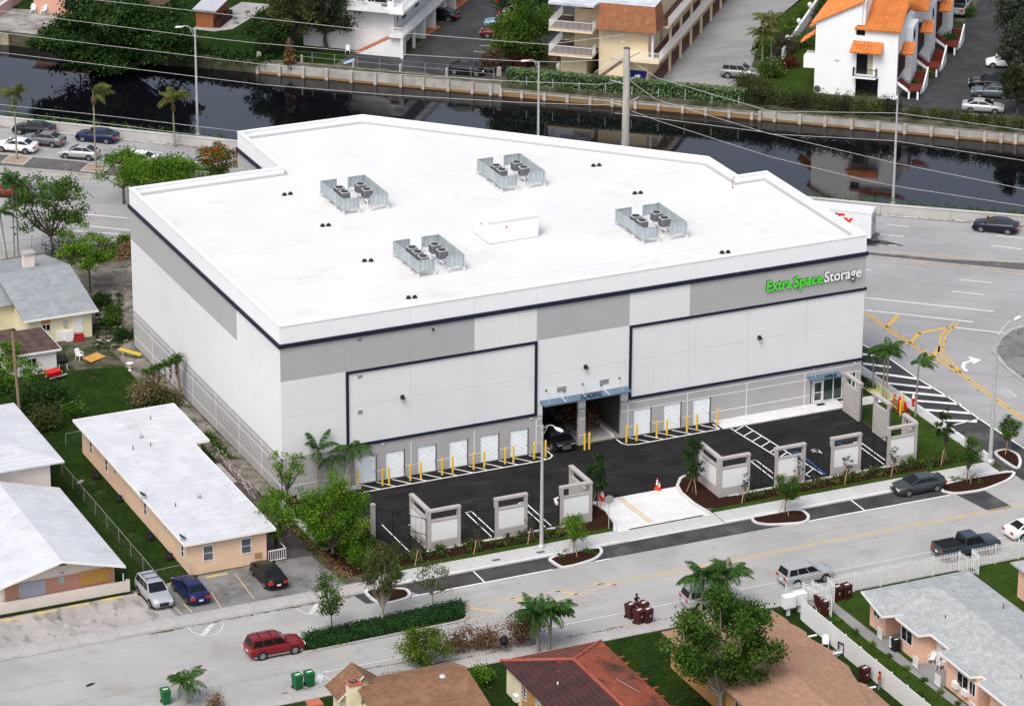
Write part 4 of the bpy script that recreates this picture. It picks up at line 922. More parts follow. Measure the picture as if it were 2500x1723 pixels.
wire([wpt(*p) for p in ((0,0,0,925),(0,0,1000,1030),(0,0,2080,1157))]+[wpt(1,0,100,1190)], 'low overhead wire above the highway traffic')
wire([wpt(*p) for p in ((0,0,0,980),(0,0,1000,1100),(0,0,2080,1240))]+[wpt(1,0,100,1290)], 'lowest overhead wire crossing the highway palms')
for P, z, l in (([(2,0,1320,690),(2,0,2316,985),(3,0,1200,1000),(3,0,2316,1150)], pole_z[0], 'upper'), ([(2,0,1310,880),(2,0,2316,1185),(3,0,1170,1245),(3,0,2316,1420)], pole_z[1]+.2, 'middle'), ([(2,0,1090,980),(2,0,1330,1070),(2,0,2316,1385),(3,0,900,1590),(3,1,1150,120),(3,1,2316,300)], pole_z[2], 'lower')):
    wire([(PX+.3,PY-.2,z)]+[wpt(*p) for p in P], 'pale overhead %s wire running right from the concrete pole' % l)
wire([wpt(3,0,-1300,1000), wpt(3,0,0,1165), wpt(3,0,1170,1440), wpt(3,1,2316,150)], 'extra overhead wire in front of the right canal reflections')
# leaning wooden pole on the left
x, y = -16.6, 21.0
t = thing('wooden_pole', 'brown wooden utility pole behind the white roofed house', 'utility pole', (x,y,0)); MB().tube([(0,0,0),(-.35,.3,hgt(x,y,0,1,60,1420))], [.16,.12], 8).build('pole', mat('weathered_pole_wood', (.25,.17,.11), (.19,.13,.09), scale=3, rough=.9, stretch=(1,1,.1)), t, smooth=60)

# stop sign seen from the back, thin sign post on the corner island
x, y = g(2,3,890,40); h = hgt(x,y,2,2,903,1365)
t = thing('stop_sign', 'octagonal sign on a post seen from behind by the driveway', 'sign', (x,y,0), math.radians(-20)); MB().cyl(0,0,0,h+.3,.035,6).build('post', lamp_metal, t)
k = MB(); R8 = .40; P8 = [(R8*math.cos(math.pi/8+i*math.pi/4), R8*math.sin(math.pi/8+i*math.pi/4)) for i in range(8)]
k.add([(a,-.055,h+b_) for a, b_ in P8]+[(a,-.04,h+b_) for a, b_ in P8], [tuple(range(8)), tuple(range(15,7,-1))]+[(i,(i+1)%8,8+(i+1)%8,8+i) for i in range(8)]); k.build('plate', mat('sign_back_grey', (.30,.31,.31), rough=.5, metal=.4), t, fix=True)
x, y = g(3,1,2245,1465); t = thing('sign_post', 'thin grey sign post on the kerbed corner island', 'post', (x,y,.1)); MB().cyl(0,0,0,hgt(x,y,3,1,2262,1205),.04,6).box(-.05,-.02,2.0,.05,.02,2.5).build('post', lamp_metal, t)
# curved hand-rail-like lamp bracket is the corner lamp arm; utility covers in the sidewalk
for p in ((2,3,290,243), (1,3,2140,312)):
    x, y = g(*p, .13); struct('utility_cover', MB().box(x-.35,y-.15,.125,x+.35,y+.15,.15), dark_grey)
x, y = g(3,1,1060,615); struct('manhole_patch', MB().flat([(x-1.6,y+1.1),(x-.2,y-1.0),(x+1.5,y-2.1),(x+.4,y+.1)], .02), asphalt_bay); struct('manhole_cover', MB().cyl(x,y-.4,0,.03,.36,14), dark_grey)
# wheel stops
ws = MB().add([(-.95,-.09,0),(.95,-.09,0),(.95,.09,0),(-.95,.09,0),(-.93,-.05,.13),(.93,-.05,.13),(.93,.05,.13),(-.93,.05,.13)], [(0,3,2,1),(4,5,6,7),(0,1,5,4),(1,2,6,5),(2,3,7,6),(3,0,4,7)]).mesh('wheel_stop')
ws.materials.append(mat('yellow_wheel_stop', (.58,.42,.14), (.44,.36,.2), scale=3, rough=.8))
for x, y in ((-28.4,-13.7), (-25.5,-13.55), (-22.8,-13.4), (-19.9,-13.3)): tag(obj('wheel_stop', ws, None, None, (x,y,.03)), 'faded yellow wheel stop along the white roofed house', 'wheel stop', 'wheel stops at the white house')
tag(obj('wheel_stop', ws, None, None, (-16.9,-13.05,.03)), 'yellow wheel stop under the silver vehicle', 'wheel stop')
tag(obj('wheel_stop', ws, None, None, (-10.65,-12.6,.03)), 'yellow wheel stop in the empty stall under the peach wall', 'wheel stop')
tag(obj('wheel_stop', ws, None, None, (-14.0,-12.7,.03)), 'yellow wheel stop between the silver vehicle and the blue sedan', 'wheel stop')
t_ = MB(); lines(t_, 0, 3, [((2080,440),(2245,660)), ((1865,600),(1955,740)), ((1620,700),(1700,780)), ((1530,720),(1610,800))], .09, .042); struct('stall_line', t_, paint_yworn)
t_ = MB(); lines(t_, 1, 3, [((-90,455),(-95,460))], .09, .042)

# ---------------------------------------------------------------- wheeled bins
def bin_(x, y, rz, colr, label, group=None, s=1.0):
    t = thing('wheelie_bin', label, 'trash bin', (x,y,.03), rz, group)
    bmat = {'g': mat('green_bin_plastic', (.010,.105,.035), (.012,.12,.04), scale=3, rough=.45), 'm': mat('maroon_bin_plastic', (.050,.012,.011), (.06,.015,.014), scale=3, rough=.45), 'k': mat('black_bin_plastic', (.012,.012,.013), rough=.5)}[colr]
    k = MB(); a, b_ = .25*s, .31*s
    k.add([(-a,-a,.06),(a,-a,.06),(a,a,.06),(-a,a,.06),(-b_,-b_,1.02*s),(b_,-b_,1.02*s),(b_,b_*1.1,1.02*s),(-b_,b_*1.1,1.02*s)], [(0,3,2,1),(4,5,6,7),(0,1,5,4),(1,2,6,5),(2,3,7,6),(3,0,4,7)]); k.build('body', bmat, t)
    c = .34*s; k = MB(); k.add([(-c,-c,1.022*s),(c,-c,1.022*s),(c,c*1.15,1.022*s),(-c,c*1.15,1.022*s),(-c*.85,-c*.8,1.12*s),(c*.85,-c*.8,1.12*s),(c*.85,c*.9,1.14*s),(-c*.85,c*.9,1.14*s)], [(0,3,2,1),(4,5,6,7),(0,1,5,4),(1,2,6,5),(2,3,7,6),(3,0,4,7)]); k.build('lid', bmat, t)
    MB().box(-.2*s,-.14*s,1.13*s,.16*s,.02,1.145*s).build('lid_label', mat('bin_label', (.62,.62,.60), rough=.6), t)
    if colr == 'm': MB().add([(-.08,-.30*s,.62),(.08,-.30*s,.62),(.05,-.312*s,.8),(-.03,-.312*s,.8)], [(0,1,2,3)]).build('printed_mark', mat('bin_label', (.62,.62,.60)), t)
    for e in (-1, 1): MB().cylx((e*.26*s,.27*s,.12), .12, .06, 12, axis=0).build('wheel', black_rubber, t)
    MB().tube([(-.25*s,.40*s,1.0*s),(.25*s,.40*s,1.0*s)], .02, 5).build('handle', bmat, t)
bin_(*g(1,3,385,1450), .2, 'g', 'green wheeled bin at the kerb, lid to the left of its pair', None, 1.1); bin_(*g(1,3,490,1425), .1, 'g', 'green wheeled bin of the kerb pair, beside the painted street mark', None, 1.1)
bin_(*g(0,3,1465,1580), 0, 'g', 'green wheeled bin standing beside the small palm', None, 1.1)
for p, l in (((1082,825),'maroon bin apart on the road edge beside the person'), ((1195,812),'maroon bin in the street group right in front of the person'), ((1155,876),'maroon bin with a white mark in the street group'), ((1232,868),'maroon bin at the kerb side of the street group')): bin_(*g(2,3,*p), .35, 'm', l, None, 1.12)
for p, l in (((660,668),'maroon bin at the picket fence, nearer the small gate'), ((745,652),'maroon bin at the picket fence on the lawn side'), ((510,748),'maroon bin half behind another at the board fence corner'), ((562,798),'maroon bin at the head of the grey path')): bin_(*g(3,3,*p), .2, 'm', l, None, 1.12)
bin_(*g(3,3,905,1388), .2, 'm', 'maroon bin squeezed between the tan roof and the board fence', None, 1.1); bin_(*g(3,3,1182,1120), 0, 'k', 'black trash bin against the peach wall', None, .95)
# dumpsters behind the beige apartments
for (c0, l) in (((2,0,1010,690),'blue steel dumpster half hidden by the concrete pole'), ((2,0,1160,705),'blue steel dumpster with closed lids beside the hedge')):
    x, y = g(*c0); t = thing('dumpster', l, 'dumpster', (x,y,.03), FA); bl = mat('blue_dumpster_paint', (.010,.020,.14), (.013,.024,.16), scale=2, rough=.5)
    MB().add([(-.9,-.7,.1),(.9,-.7,.1),(.9,.7,.1),(-.9,.7,.1),(-1.05,-.75,1.15),(1.05,-.75,1.15),(1.05,.8,1.45),(-1.05,.8,1.45)], [(0,3,2,1),(4,5,6,7),(0,1,5,4),(1,2,6,5),(2,3,7,6),(3,0,4,7)]).build('tub', bl, t)
    for e in (-.52, .52): MB().slab([(e-.5,-.8,1.2),(e+.5,-.8,1.2),(e+.5,.82,1.53),(e-.5,.82,1.53)], .04).build('lid', bl, t)
    MB().box(-.3,-.78,.5,.3,-.765,.75).build('printed_mark', reveal_white, t)
# ================================================================ neighbouring houses
def onx(c, r, x, y, X): d_ = ray(*px(c,r,x,y)); P = CAM+(X-CAM[0])/d_[0]*d_; return float(P[1]), float(P[2])
def ony(c, r, x, y, Y): d_ = ray(*px(c,r,x,y)); P = CAM+(Y-CAM[1])/d_[1]*d_; return float(P[0]), float(P[2])
frame_white = mat('white_window_frame', (.74,.74,.73), rough=.5)
def window(parent, face, at, a0, a1, z0, z1, fm=None, pane=None, mull=1, bars=0, org=(0,0,0)):
    """face 'x' : wall at x=at looking to -x, spans y a0..a1 ; face 'y' : wall at y=at looking to -y, spans x a0..a1 ; 'X' looks to +x"""
    fm = fm or frame_white; pane = pane or dark_glass; w_ = a1-a0; h_ = z1-z0; k = MB(); f = .055
    k.box(0,-.05,0,w_,.02,f).box(0,-.05,h_-f,w_,.02,h_).box(0,-.049,f,f,.019,h_-f).box(w_-f,-.049,f,w_,.019,h_-f)
    for i in range(1, mull+1): xx = w_*i/(mull+1); k.box(xx-.025,-.045,f,xx+.025,.015,h_-f)
    for i in range(1, bars+1): zz = h_*i/(bars+1); k.box(f,-.04,zz-.02,w_-f,.01,zz+.02)
    o = k.build('window', fm, parent); p = MB().box(f,-.02,f,w_-f,.0,h_-f).build('pane', pane, o)
    if face == 'y': o.location = (a0-org[0], at-org[1], z0)
    elif face == 'x': o.location = (at-org[0], a1-org[1], z0); o.rotation_euler = (0,0,-math.pi/2)
    else: o.location = (at-org[0], a0-org[1], z0); o.rotation_euler = (0,0,math.pi/2)
    return o
def door(parent, face, at, a0, a1, z0, z1, m_, org=(0,0,0)):
    w_ = a1-a0; h_ = z1-z0
    o = MB().box(0,-.05,0,w_,.02,h_).build('door', m_, parent); MB().box(w_-.12,-.09,h_*.45,w_-.06,-.05,h_*.5).build('handle', dark_grey, o)
    if face == 'y': o.location = (a0-org[0], at-org[1], z0)
    else: o.location = (at-org[0], a1-org[1], z0); o.rotation_euler = (0,0,-math.pi/2)
    return o
def stucco(n, c): return mat(n, c, tuple(k*.92 for k in c), scale=.6, rough=.9, bump=.08, bscale=9, layers=[(tuple(k*.75 for k in c), 1.1, .62, .8, .35, (1,1,.2))])
peach = stucco('peach_stucco', (.74,.52,.36)); peach2 = stucco('salmon_stucco', (.78,.48,.35)); cream = stucco('cream_stucco', (.74,.67,.46)); palepink = stucco('pale_pink_stucco', (.66,.585,.53)); white_st = stucco('white_stucco', (.70,.70,.70)); beige = stucco('beige_stucco', (.74,.615,.41)); pinkw = stucco('pink_stucco', (.62,.34,.26)); ochre = stucco('ochre_stucco', (.50,.27,.10))
white_roof = mat('white_painted_roof', (.52,.53,.555), (.46,.47,.50), scale=.4, rough=.7, layers=[((.38,.39,.42), 1.6, .53, .67, .6, (.5,1.6,1)), ((.60,.60,.61), .6, .55, .7, .6), ((.34,.34,.355), 4, .60, .72, .5, (.4,1.6,1)), ((.36,.34,.31), .35, .60, .72, .5)], bump=.15, bscale=6)
grey_shingle = brickmat('grey_shingles', (.28,.30,.315), (.22,.235,.25), (.17,.18,.19), .5, .22, .012, layers=[((.34,.355,.37), .8, .5, .75, .5), ((.19,.20,.21), 2.5, .6, .75, .4)])
grey_shingle2 = brickmat('pale_grey_shingles', (.36,.375,.37), (.29,.30,.30), (.22,.23,.23), .55, .24, .012, rot=(0,0,math.pi/2), layers=[((.43,.445,.44), 1.2, .5, .75, .6), ((.22,.225,.225), 3, .6, .75, .4)])
brown_shingle = brickmat('brown_shingles', (.22,.115,.065), (.165,.085,.05), (.10,.055,.035), .55, .25, .014, layers=[((.30,.18,.10), .7, .5, .75, .5), ((.11,.062,.042), 1.8, .6, .75, .5)])
tan_shingle = brickmat('tan_shingles', (.34,.20,.13), (.27,.155,.10), (.20,.115,.078), .5, .22, .012, rot=(0,0,math.pi/2), layers=[((.24,.135,.085), .35, .5, .7, .6), ((.40,.26,.17), 1.4, .55, .75, .5)])

# --- long peach building
O = (-12.6,-11.6,0)
t = thing('peach_house', 'long peach house with flat bright white roof beside the storage building', 'house', O)
l = lambda x, y: (x-O[0], y-O[1])
MB().prism([l(-12.6,-11.6), l(-5.9,-11.6), l(-5.9,7.9), l(-4.5,7.9), l(-4.5,16.1), l(-12.6,16.1)], 0, 2.84).build('wall', peach, t)
rf = MB().prism([l(-13.2,-12.05), l(-5.25,-12.05), l(-5.25,7.6), l(-3.85,7.6), l(-3.85,16.65), l(-13.2,16.65)], 2.84, 3.05).build('roof', white_roof, t)
MB().strip([l(-13.2,-12.07), l(-5.23,-12.07), l(-5.23,7.58), l(-3.83,7.58), l(-3.83,16.67), l(-13.2,16.67)], .05, 2.86, .22, closed=True).build('fascia', mat('white_fascia', (.78,.76,.73), rough=.6), rf, fix=True)
for p, h_ in (((805,910),1.2), ((943,1068),1.2), ((1018,1118),.55), ((1285,1450),1.2)):
    y, z = onx(0,2,*p,-12.6); window(t,'x',-12.6,y-.32,y+.32,z-h_/2,z+h_/2,mull=0,bars=1,org=O)
for (p, h_) in (((1615,232),1.1), ((1465,22),.5)):
    y, z = onx(0,3,*p,-12.6); window(t,'x',-12.6,y-.32,y+.32,z-h_/2,z+h_/2,mull=0,bars=1,org=O)
for p in ((1838,250), (2174,187)):
    x, z = ony(0,3,*p,-11.6); window(t,'y',-11.6,x-.45,x+.45,z-.68,z+.68,mull=0,bars=1,pane=glassmat('pale_blind_glass',(.10,.11,.12),.15),org=O)
x, z = ony(0,3,2280,270,-11.6); MB().box(x-.32-O[0],-.05,z-.25,x+.32-O[0],-.002,z+.25).build('wall_vent', mat('tan_vent', (.34,.25,.10), rough=.7), t)
letters(t, '379', ony(0,3,2285,185,-11.6)[0]-O[0], ony(0,3,2316,185,-11.6)[0]-O[0]+.1, -.02, ony(0,3,2285,190,-11.6)[1], .2, frame_white, extrude=.01, name='numeral')
for p in ((1245,820), (1755,1350)): x, y = g(0,2,*p,3.15); MB().lathe(x-O[0],y-O[1],[(.12,3.05),(.12,3.25),(.2,3.28),(.17,3.42),(.04,3.5)],10).build('roof_vent', galv, t)
for p in ((1330,660), (1330,895), (1175,925), (1550,1430)): x, y = g(0,2,*p,3.1); MB().cyl(x-O[0],y-O[1],3.05,3.4,.045,6).build('vent_pipe', dark_grey, t)
for x, y in ((-5.1,-9.5),): pass
gt = thing('porch_railing', 'white metal porch railing beside the peach wall', 'railing', (-5.8,-11.75,0))
k = MB().box(0,-.03,.95,1.55,.03,1.02).box(0,-.03,.08,1.55,.03,.14).box(1.5,-.03,.95,1.56,1.2,1.02); k.build('rail', frame_white, gt)
for i in range(9): MB().box(.19*i-.02,-.02,0,.19*i+.02,.02,.95).build('baluster', frame_white, gt)
def dish(x, y, z, label, az, mt, s=.38):
    t = thing('satellite_dish', label, 'satellite dish', (x,y,z)); MB().tube([(0,0,0),(0,0,.5),(.12,.05,.62)], .025, 5).build('mast', dark_grey, t)
    o = MB().lathe(0,0,[(.02,.0),(s*.5,.03),(s*.85,.09),(s,.13)],14).build('reflector', mt, t); o.location = (.1,.05,.6); o.rotation_euler = (math.radians(50), 0, az)
    a = MB().tube([(0,-s*.9,.08),(0,-.05,.5)], .015, 4).build('feed_arm', dark_grey, t); a.location = o.location; a.rotation_euler = o.rotation_euler
x, y = g(0,2,1250,1370,3.05); dish(x, y, 2.8, 'grey satellite dish on the middle of the peach house eave', 2.0, dark_grey); x, y = g(0,3,1600,150,3.05); dish(x, y, 2.75, 'grey satellite dish near the front corner of the peach house', 2.0, dark_grey)
x, y = g(0,2,712,1345); dish(x, y, .6, 'white satellite dish on a post by the yard fence', 3.4, frame_white)
tub = MB().lathe(0,0,[(.30,0),(.34,.1),(.34,.5),(.30,.56),(.22,.56),(.22,.35)],14).mesh('planter_tub',40); tub.materials.append(mat('black_tub', (.016,.018,.018), rough=.6))
for (c, r, p), l_ in (((0,2,(855,1190)),'round black drum beside the back window of the peach house'), ((0,2,(1048,1395)),'round black drum along the middle of the peach wall'), ((0,3,(1325,140)),'round black drum with a pale rim by the peach wall'), ((0,3,(1495,315)),'round black drum near the front of the peach wall')): tag(obj('drum', tub, None, None, (*g(c,r,*p),.02)), l_, 'drum')

# --- white roofed house, low front gable and taller back block
O = (-28.7,-12.0,0); t = thing('white_roofed_house', 'pale house with a white gabled roof and boarded windows', 'house', O); l = lambda x, y: (x-O[0], y-O[1])
MB().add([(*l(-28.7,-12.0),0),(*l(-19.2,-12.0),0),(*l(-19.2,-12.0),2.75),(*l(-23.95,-12.0),4.05),(*l(-28.7,-12.0),2.75),(*l(-28.7,3.8),0),(*l(-19.2,3.8),0),(*l(-19.2,3.8),2.75),(*l(-23.95,3.8),4.05),(*l(-28.7,3.8),2.75)], [(0,1,2,3,4),(9,8,7,6,5),(1,6,7,2),(5,0,4,9)]).build('wall', palepink, t)
for s_, a in ((1,-18.6), (-1,-29.3)): MB().slab([(*l(a,-13.2),2.68),(*l(-23.95,-13.4),4.2),(*l(-23.95,3.9),4.2),(*l(a,3.9),2.68)], .14).build('roof_slope', white_roof, t)
k = MB()
for a in (-18.6,-29.3): k.slab([(*l(a,-13.23),2.70),(*l(-23.95,-13.43),4.22),(*l(-23.95,-13.38),4.22),(*l(a,-13.18),2.70)], .2)
k.build('rake_board', mat('white_fascia', (.78,.76,.73)), t)
# boarded openings in a brick band
brick_red = brickmat('orange_brick_wall', (.46,.19,.11), (.40,.16,.09), (.42,.30,.24), .24, .08, .012, rot=(math.pi/2,0,0))
MB().box(*l(-28.4,-12.03),.9,*l(-19.25,-12.0),2.25).build('brick_band', brick_red, t)
x0, _ = ony(0,3,712,530,-12.05); x1, _ = ony(0,3,966,490,-12.05); MB().box(x0-O[0],-.08,1.05,x1-O[0],-.035,2.3).build('plywood_board', mat('yellow_plywood', (.47,.27,.07), (.40,.21,.05), scale=2.5, rough=.85, stretch=(1,1,4)), t)
x0, _ = ony(0,3,170,635,-12.05); x1, _ = ony(0,3,407,600,-12.05); MB().box(x0-O[0],-.08,.85,x1-O[0],-.035,2.2).build('grey_board', mat('grey_shutter_panel', (.33,.35,.39), rough=.6), t)
x, z = ony(0,3,541,490,-12.05); MB().box(x-.2-O[0],-.07,z-.3,x+.2-O[0],-.034,z+.3).build('posted_notice', mat('pale_notice', (.50,.60,.60), (.15,.25,.30), scale=9, rough=.7), t)
x, z = ony(0,3,553,345,-12.05); MB().box(x-.3-O[0],-.16,z-.13,x+.3-O[0],0,z+.13).build('gable_vent', dark_grey, t)
letters(t, '377', ony(0,3,530,430,-12)[0]-O[0], ony(0,3,568,430,-12)[0]-O[0], -.02, ony(0,3,530,440,-12)[1], .2, dark_grey, extrude=.01, name='numeral')
MB().prism([l(-40,17.5), l(-40,4.7), l(-19.1,4.7), l(-19.1,17.5)], 0, 4.9).build('back_wall', palepink, t)
c4 = [(-18.0,4.1), (-18.0,18.2), (-42,18.2), (-42,4.1)]; r0, r1 = (-25.0,11.1), (-35,11.1); ze, zr = 4.9, 6.1
P = lambda q_, z: (*l(*q_), z)
for nm, f in (('e',[P(c4[0],ze),P(c4[1],ze),P(r0,zr)]), ('n',[P(c4[1],ze),P(c4[2],ze),P(r1,zr),P(r0,zr)]), ('w',[P(c4[2],ze),P(c4[3],ze),P(r1,zr)]), ('s',[P(c4[3],ze),P(c4[0],ze),P(r0,zr),P(r1,zr)])): MB().slab(f, .14).build('back_roof_slope', white_roof, t)
for i in range(10):      # raised seams of the front slope
    f_ = (i+.5)/10; xa = -18.2-(7.0)*f_; MB().slab([(*l(-42,4.1+7*f_),ze+1.2*f_+.03),(*l(xa,4.1+7*f_),ze+1.2*f_+.03),(*l(xa,4.2+7*f_),ze+1.2*f_+.05),(*l(-42,4.2+7*f_),ze+1.2*f_+.05)], .03).build('roof_batten', white_roof, t)
lw = thing('low_wall', 'low pale pink wall in front of the boarded house', 'wall', (-75,-12.55,0)); MB().box(0,0,0,56.9,.16,1.0).box(56.6,-.04,0,56.9,.2,1.1).build('wall', palepink, lw); MB().cyl(56.4,.1,1.1,1.7,.05,6).build('post', white_metal, lw)

# --- yellow house and its sheds
O = (-9.0,42.4,0); t = thing('yellow_house', 'pale yellow house with grey shingle roof and chimney at the back left', 'house', O); l = lambda x, y: (x-O[0], y-O[1])
MB().prism([l(-9,42.4), l(-2.9,42.4), l(-2.9,58), l(-9,58)], 0, 2.75).build('wall', cream, t)
MB().add([(*l(-2.9,42.5),2.7),(*l(-2.9,57.9),2.7),(*l(-2.9,50.2),4.3)], [(0,1,2)]).build('gable', cream, t)
MB().slab([(*l(-9.7,41.9),2.75),(*l(-2.35,41.9),2.75),(*l(-2.35,50.3),4.5),(*l(-9.7,50.3),4.5)], .12).build('roof_slope', grey_shingle, t)
MB().slab([(*l(-9.7,50.3),4.5),(*l(-2.35,50.3),4.5),(*l(-2.35,58.6),2.75),(*l(-9.7,58.6),2.75)], .12).build('roof_slope', grey_shingle, t)
MB().box(*l(-9.72,41.87),2.58,*l(-2.33,41.93),2.76).build('fascia', mat('white_fascia', (.78,.76,.73)), t)
MB().slab([(*l(-9.0,42.3),2.82),(*l(-4.6,42.3),2.82),(*l(-7.0,46.6),3.9)], .05).build('roof_cricket', grey_shingle, t)
MB().prism([l(-22,47.4), l(-9,47.4), l(-9,54), l(-22,54)], 0, 2.6).build('wing_wall', cream, t)
MB().slab([(*l(-22,46.9),2.6),(*l(-9.15,46.9),2.6),(*l(-9.15,50.9),3.9),(*l(-22,50.9),3.9)], .1).build('wing_roof', grey_shingle, t); MB().slab([(*l(-22,50.9),3.9),(*l(-9.15,50.9),3.9),(*l(-9.15,55),2.6),(*l(-22,55),2.6)], .1).build('wing_roof', grey_shingle, t)
MB().box(*l(-6.3,52.1),2,*l(-5.3,53.0),5.4).build('chimney', palepink, t); MB().box(*l(-6.4,52.0),5.4,*l(-5.2,53.1),5.55).build('chimney_cap', conc_old, t)
x0, z0 = ony(0,1,652,1420,42.4); x1, z1 = ony(0,1,727,1250,42.4); door(t,'y',42.4,x0,x1,max(z0,.4),z1,frame_white,O)
x0, z0 = ony(0,1,365,1345,42.4); x1, z1 = ony(0,1,443,1300,42.4); MB().box(x0-O[0],-.06,z0,x1-O[0],-.002,z1).build('orange_board', mat('orange_board', (.50,.22,.06), rough=.8), t); window(t,'y',42.4,x0,x1,z0-.75,z0-.05,mull=1,org=O)
x0, z0 = ony(0,1,560,1370,42.4); MB().box(x0-O[0],-.15,z0,x0+.4-O[0],-.002,z0+.65).build('meter_box', galv, t)
st = thing('porch_steps', 'red painted porch steps below the white door', 'steps', (*g(0,1,655,1505),0)); rs = mat('red_step_paint', (.30,.02,.025), (.24,.02,.02), scale=2, rough=.6)
for i in range(3): MB().box(0,.28*i,0,1.15,1.3,.17*(i+1)).build('step', rs, st)
for p, l_ in (((505,1505),'white washing machine at the corner of the yellow wall'), ((585,1505),'white washing machine with rusty top beside the red steps')):
    x, y = g(0,1,*p); a = thing('washing_machine', l_, 'washing machine', (x,y,0)); MB().box(0,0,.05,.78,.7,1.08).build('cabinet', frame_white, a); MB().box(.04,.05,1.08,.74,.62,1.1).build('lid', mat('rusty_lid', (.66,.62,.60), (.45,.15,.09), scale=5, lo=.55, hi=.6, rough=.6), a); MB().box(0,.6,1.08,.78,.7,1.24).build('control_panel', frame_white, a); MB().box(.03,.03,0,.75,.67,.05).build('plinth', dark_grey, a)
x, y = g(0,1,805,1440); a = thing('round_grill', 'black round grill leaning beside the red steps', 'grill', (x,y,.05)); MB().cylx((0,0,.55),.5,.3,14,axis=1).build('drum', black_metal, a); MB().box(-.3,-.05,0,-.24,.05,.3).box(.24,-.05,0,.3,.05,.3).build('leg', black_metal, a)
O = (-13.0,35.3,0); t = thing('garden_shed', 'small white shed with brown rusted flat roof behind foliage', 'shed', O)
MB().box(0,0,0,4.3,5.4,2.15).build('wall', white_st, t); MB().box(-.3,-.3,2.15,4.7,5.7,2.3).build('roof', mat('rusty_brown_roof', (.055,.032,.028), (.10,.065,.055), scale=1.3, rough=.85), t); MB().box(-.32,-.34,2.12,4.72,-.3,2.32).box(4.7,-.34,2.12,4.74,5.7,2.32).build('fascia', frame_white, t)
window(t,'y',35.3,-11.6,-10.6,.9,1.7,org=O)

# --- bottom: brown shingle house
O = (-11.5,-49.0,0); t = thing('brown_roof_house', 'cream house with brown shingle roof and a brick capped chimney', 'house', O); l = lambda x, y: (x-O[0], y-O[1])
MB().prism([l(-11.4,-42.0), l(-8.0,-42.0), l(-8.0,-40.0), l(-11.4,-40.0)], 0, 2.8).build('wing_wall', cream, t)
MB().prism([l(-10.9,-54), l(-2.6,-54), l(-2.6,-41.5), l(-10.9,-41.5)], 0, 2.75).build('wall', cream, t)
MB().add([(*l(-11.4,-42.02),2.7),(*l(-8.0,-42.02),2.7),(*l(-9.8,-42.02),4.2)], [(0,1,2)]).build('gable', cream, t)
MB().slab([(*l(-11.85,-39.5),2.75),(*l(-11.85,-42.2),2.75),(*l(-9.8,-42.2),4.4),(*l(-9.8,-39.8),4.4)], .12).build('wing_roof', brown_shingle, t)
MB().slab([(*l(-7.7,-39.5),2.75),(*l(-9.8,-39.8),4.4),(*l(-9.8,-43.6),4.4),(*l(-7.7,-43.6),2.75)], .12).build('wing_roof', brown_shingle, t)
MB().slab([(*l(-10.9,-43.6),4.25),(*l(-2.1,-43.6),4.25),(*l(-2.1,-50.4),2.6),(*l(-10.9,-50.4),2.6)], .12).build('roof_slope', brown_shingle, t)
MB().slab([(*l(-9.8,-43.6),4.25),(*l(-2.1,-43.6),4.25),(*l(-2.1,-40.9),3.4),(*l(-8.6,-40.9),3.4)], .12).build('roof_slope', brown_shingle, t)
MB().slab([(*l(-11.86,-42.25),2.72),(*l(-9.8,-42.25),4.38),(*l(-9.8,-42.15),4.38),(*l(-11.86,-42.15),2.72)], .16).build('rake_board', frame_white, t)
x, y = -11.0, -43.3; MB().box(x-.55-O[0],y-.45-O[1],0,x+.35-O[0],y+.35-O[1],4.5).build('chimney', cream, t)
cp = MB().box(x-.62-O[0],y-.52-O[1],4.5,x+.42-O[0],y+.42-O[1],4.66).build('chimney_cap', mat('terracotta_cap', (.42,.12,.07), rough=.8), t); MB().box(x-.45-O[0],y-.36-O[1],4.66,x+.25-O[0],y+.26-O[1],4.69).build('chimney_flue', mat('sooty_flue', (.03,.03,.035), (.30,.28,.26), scale=6, lo=.55, hi=.62, rough=.9), cp)
for p, h_ in (((1665,1370),3.8), ((1070,1480),3.6)):
    x, y = g(1,3,*p,h_); MB().lathe(x-O[0],y-O[1],[(.13,h_-.5),(.13,h_+.05),(.26,h_+.12),(.27,h_+.3),(.16,h_+.42),(.03,h_+.46)],12).build('turbine_vent', galv, t, smooth=40)
# another chimney and roof corner at the picture's lower edge
O = (-21.5,-47.5,0); t = thing('corner_house', 'house with brown roof and orange rimmed chimney below the small palm', 'house', O)
MB().box(0,-6,0,7.0,4.0,2.7).build('wall', cream, t)
MB().slab([(-.6,4.6,2.6),(7.6,4.6,2.6),(5.6,1.2,4.2),(1.5,1.2,4.2)], .1).build('roof_slope', brown_shingle, t); MB().slab([(-.6,-6.5,2.6),(-.6,4.6,2.6),(1.5,1.2,4.2),(1.5,-6,4.2)], .1).build('roof_slope', brown_shingle, t); MB().slab([(7.6,4.6,2.6),(7.6,-6.5,2.6),(5.6,-6,4.2),(5.6,1.2,4.2)], .1).build('roof_slope', brown_shingle, t); MB().slab([(1.5,-6,4.2),(1.5,1.2,4.2),(5.6,1.2,4.2),(5.6,-6,4.2)], .1).build('roof_slope', brown_shingle, t)
MB().box(6.3,2.4,0,7.2,3.2,4.2).build('chimney', peach, t); MB().box(6.22,2.3,4.2,7.28,3.3,4.36).build('chimney_cap', mat('terracotta_cap', (.42,.12,.07)), t)

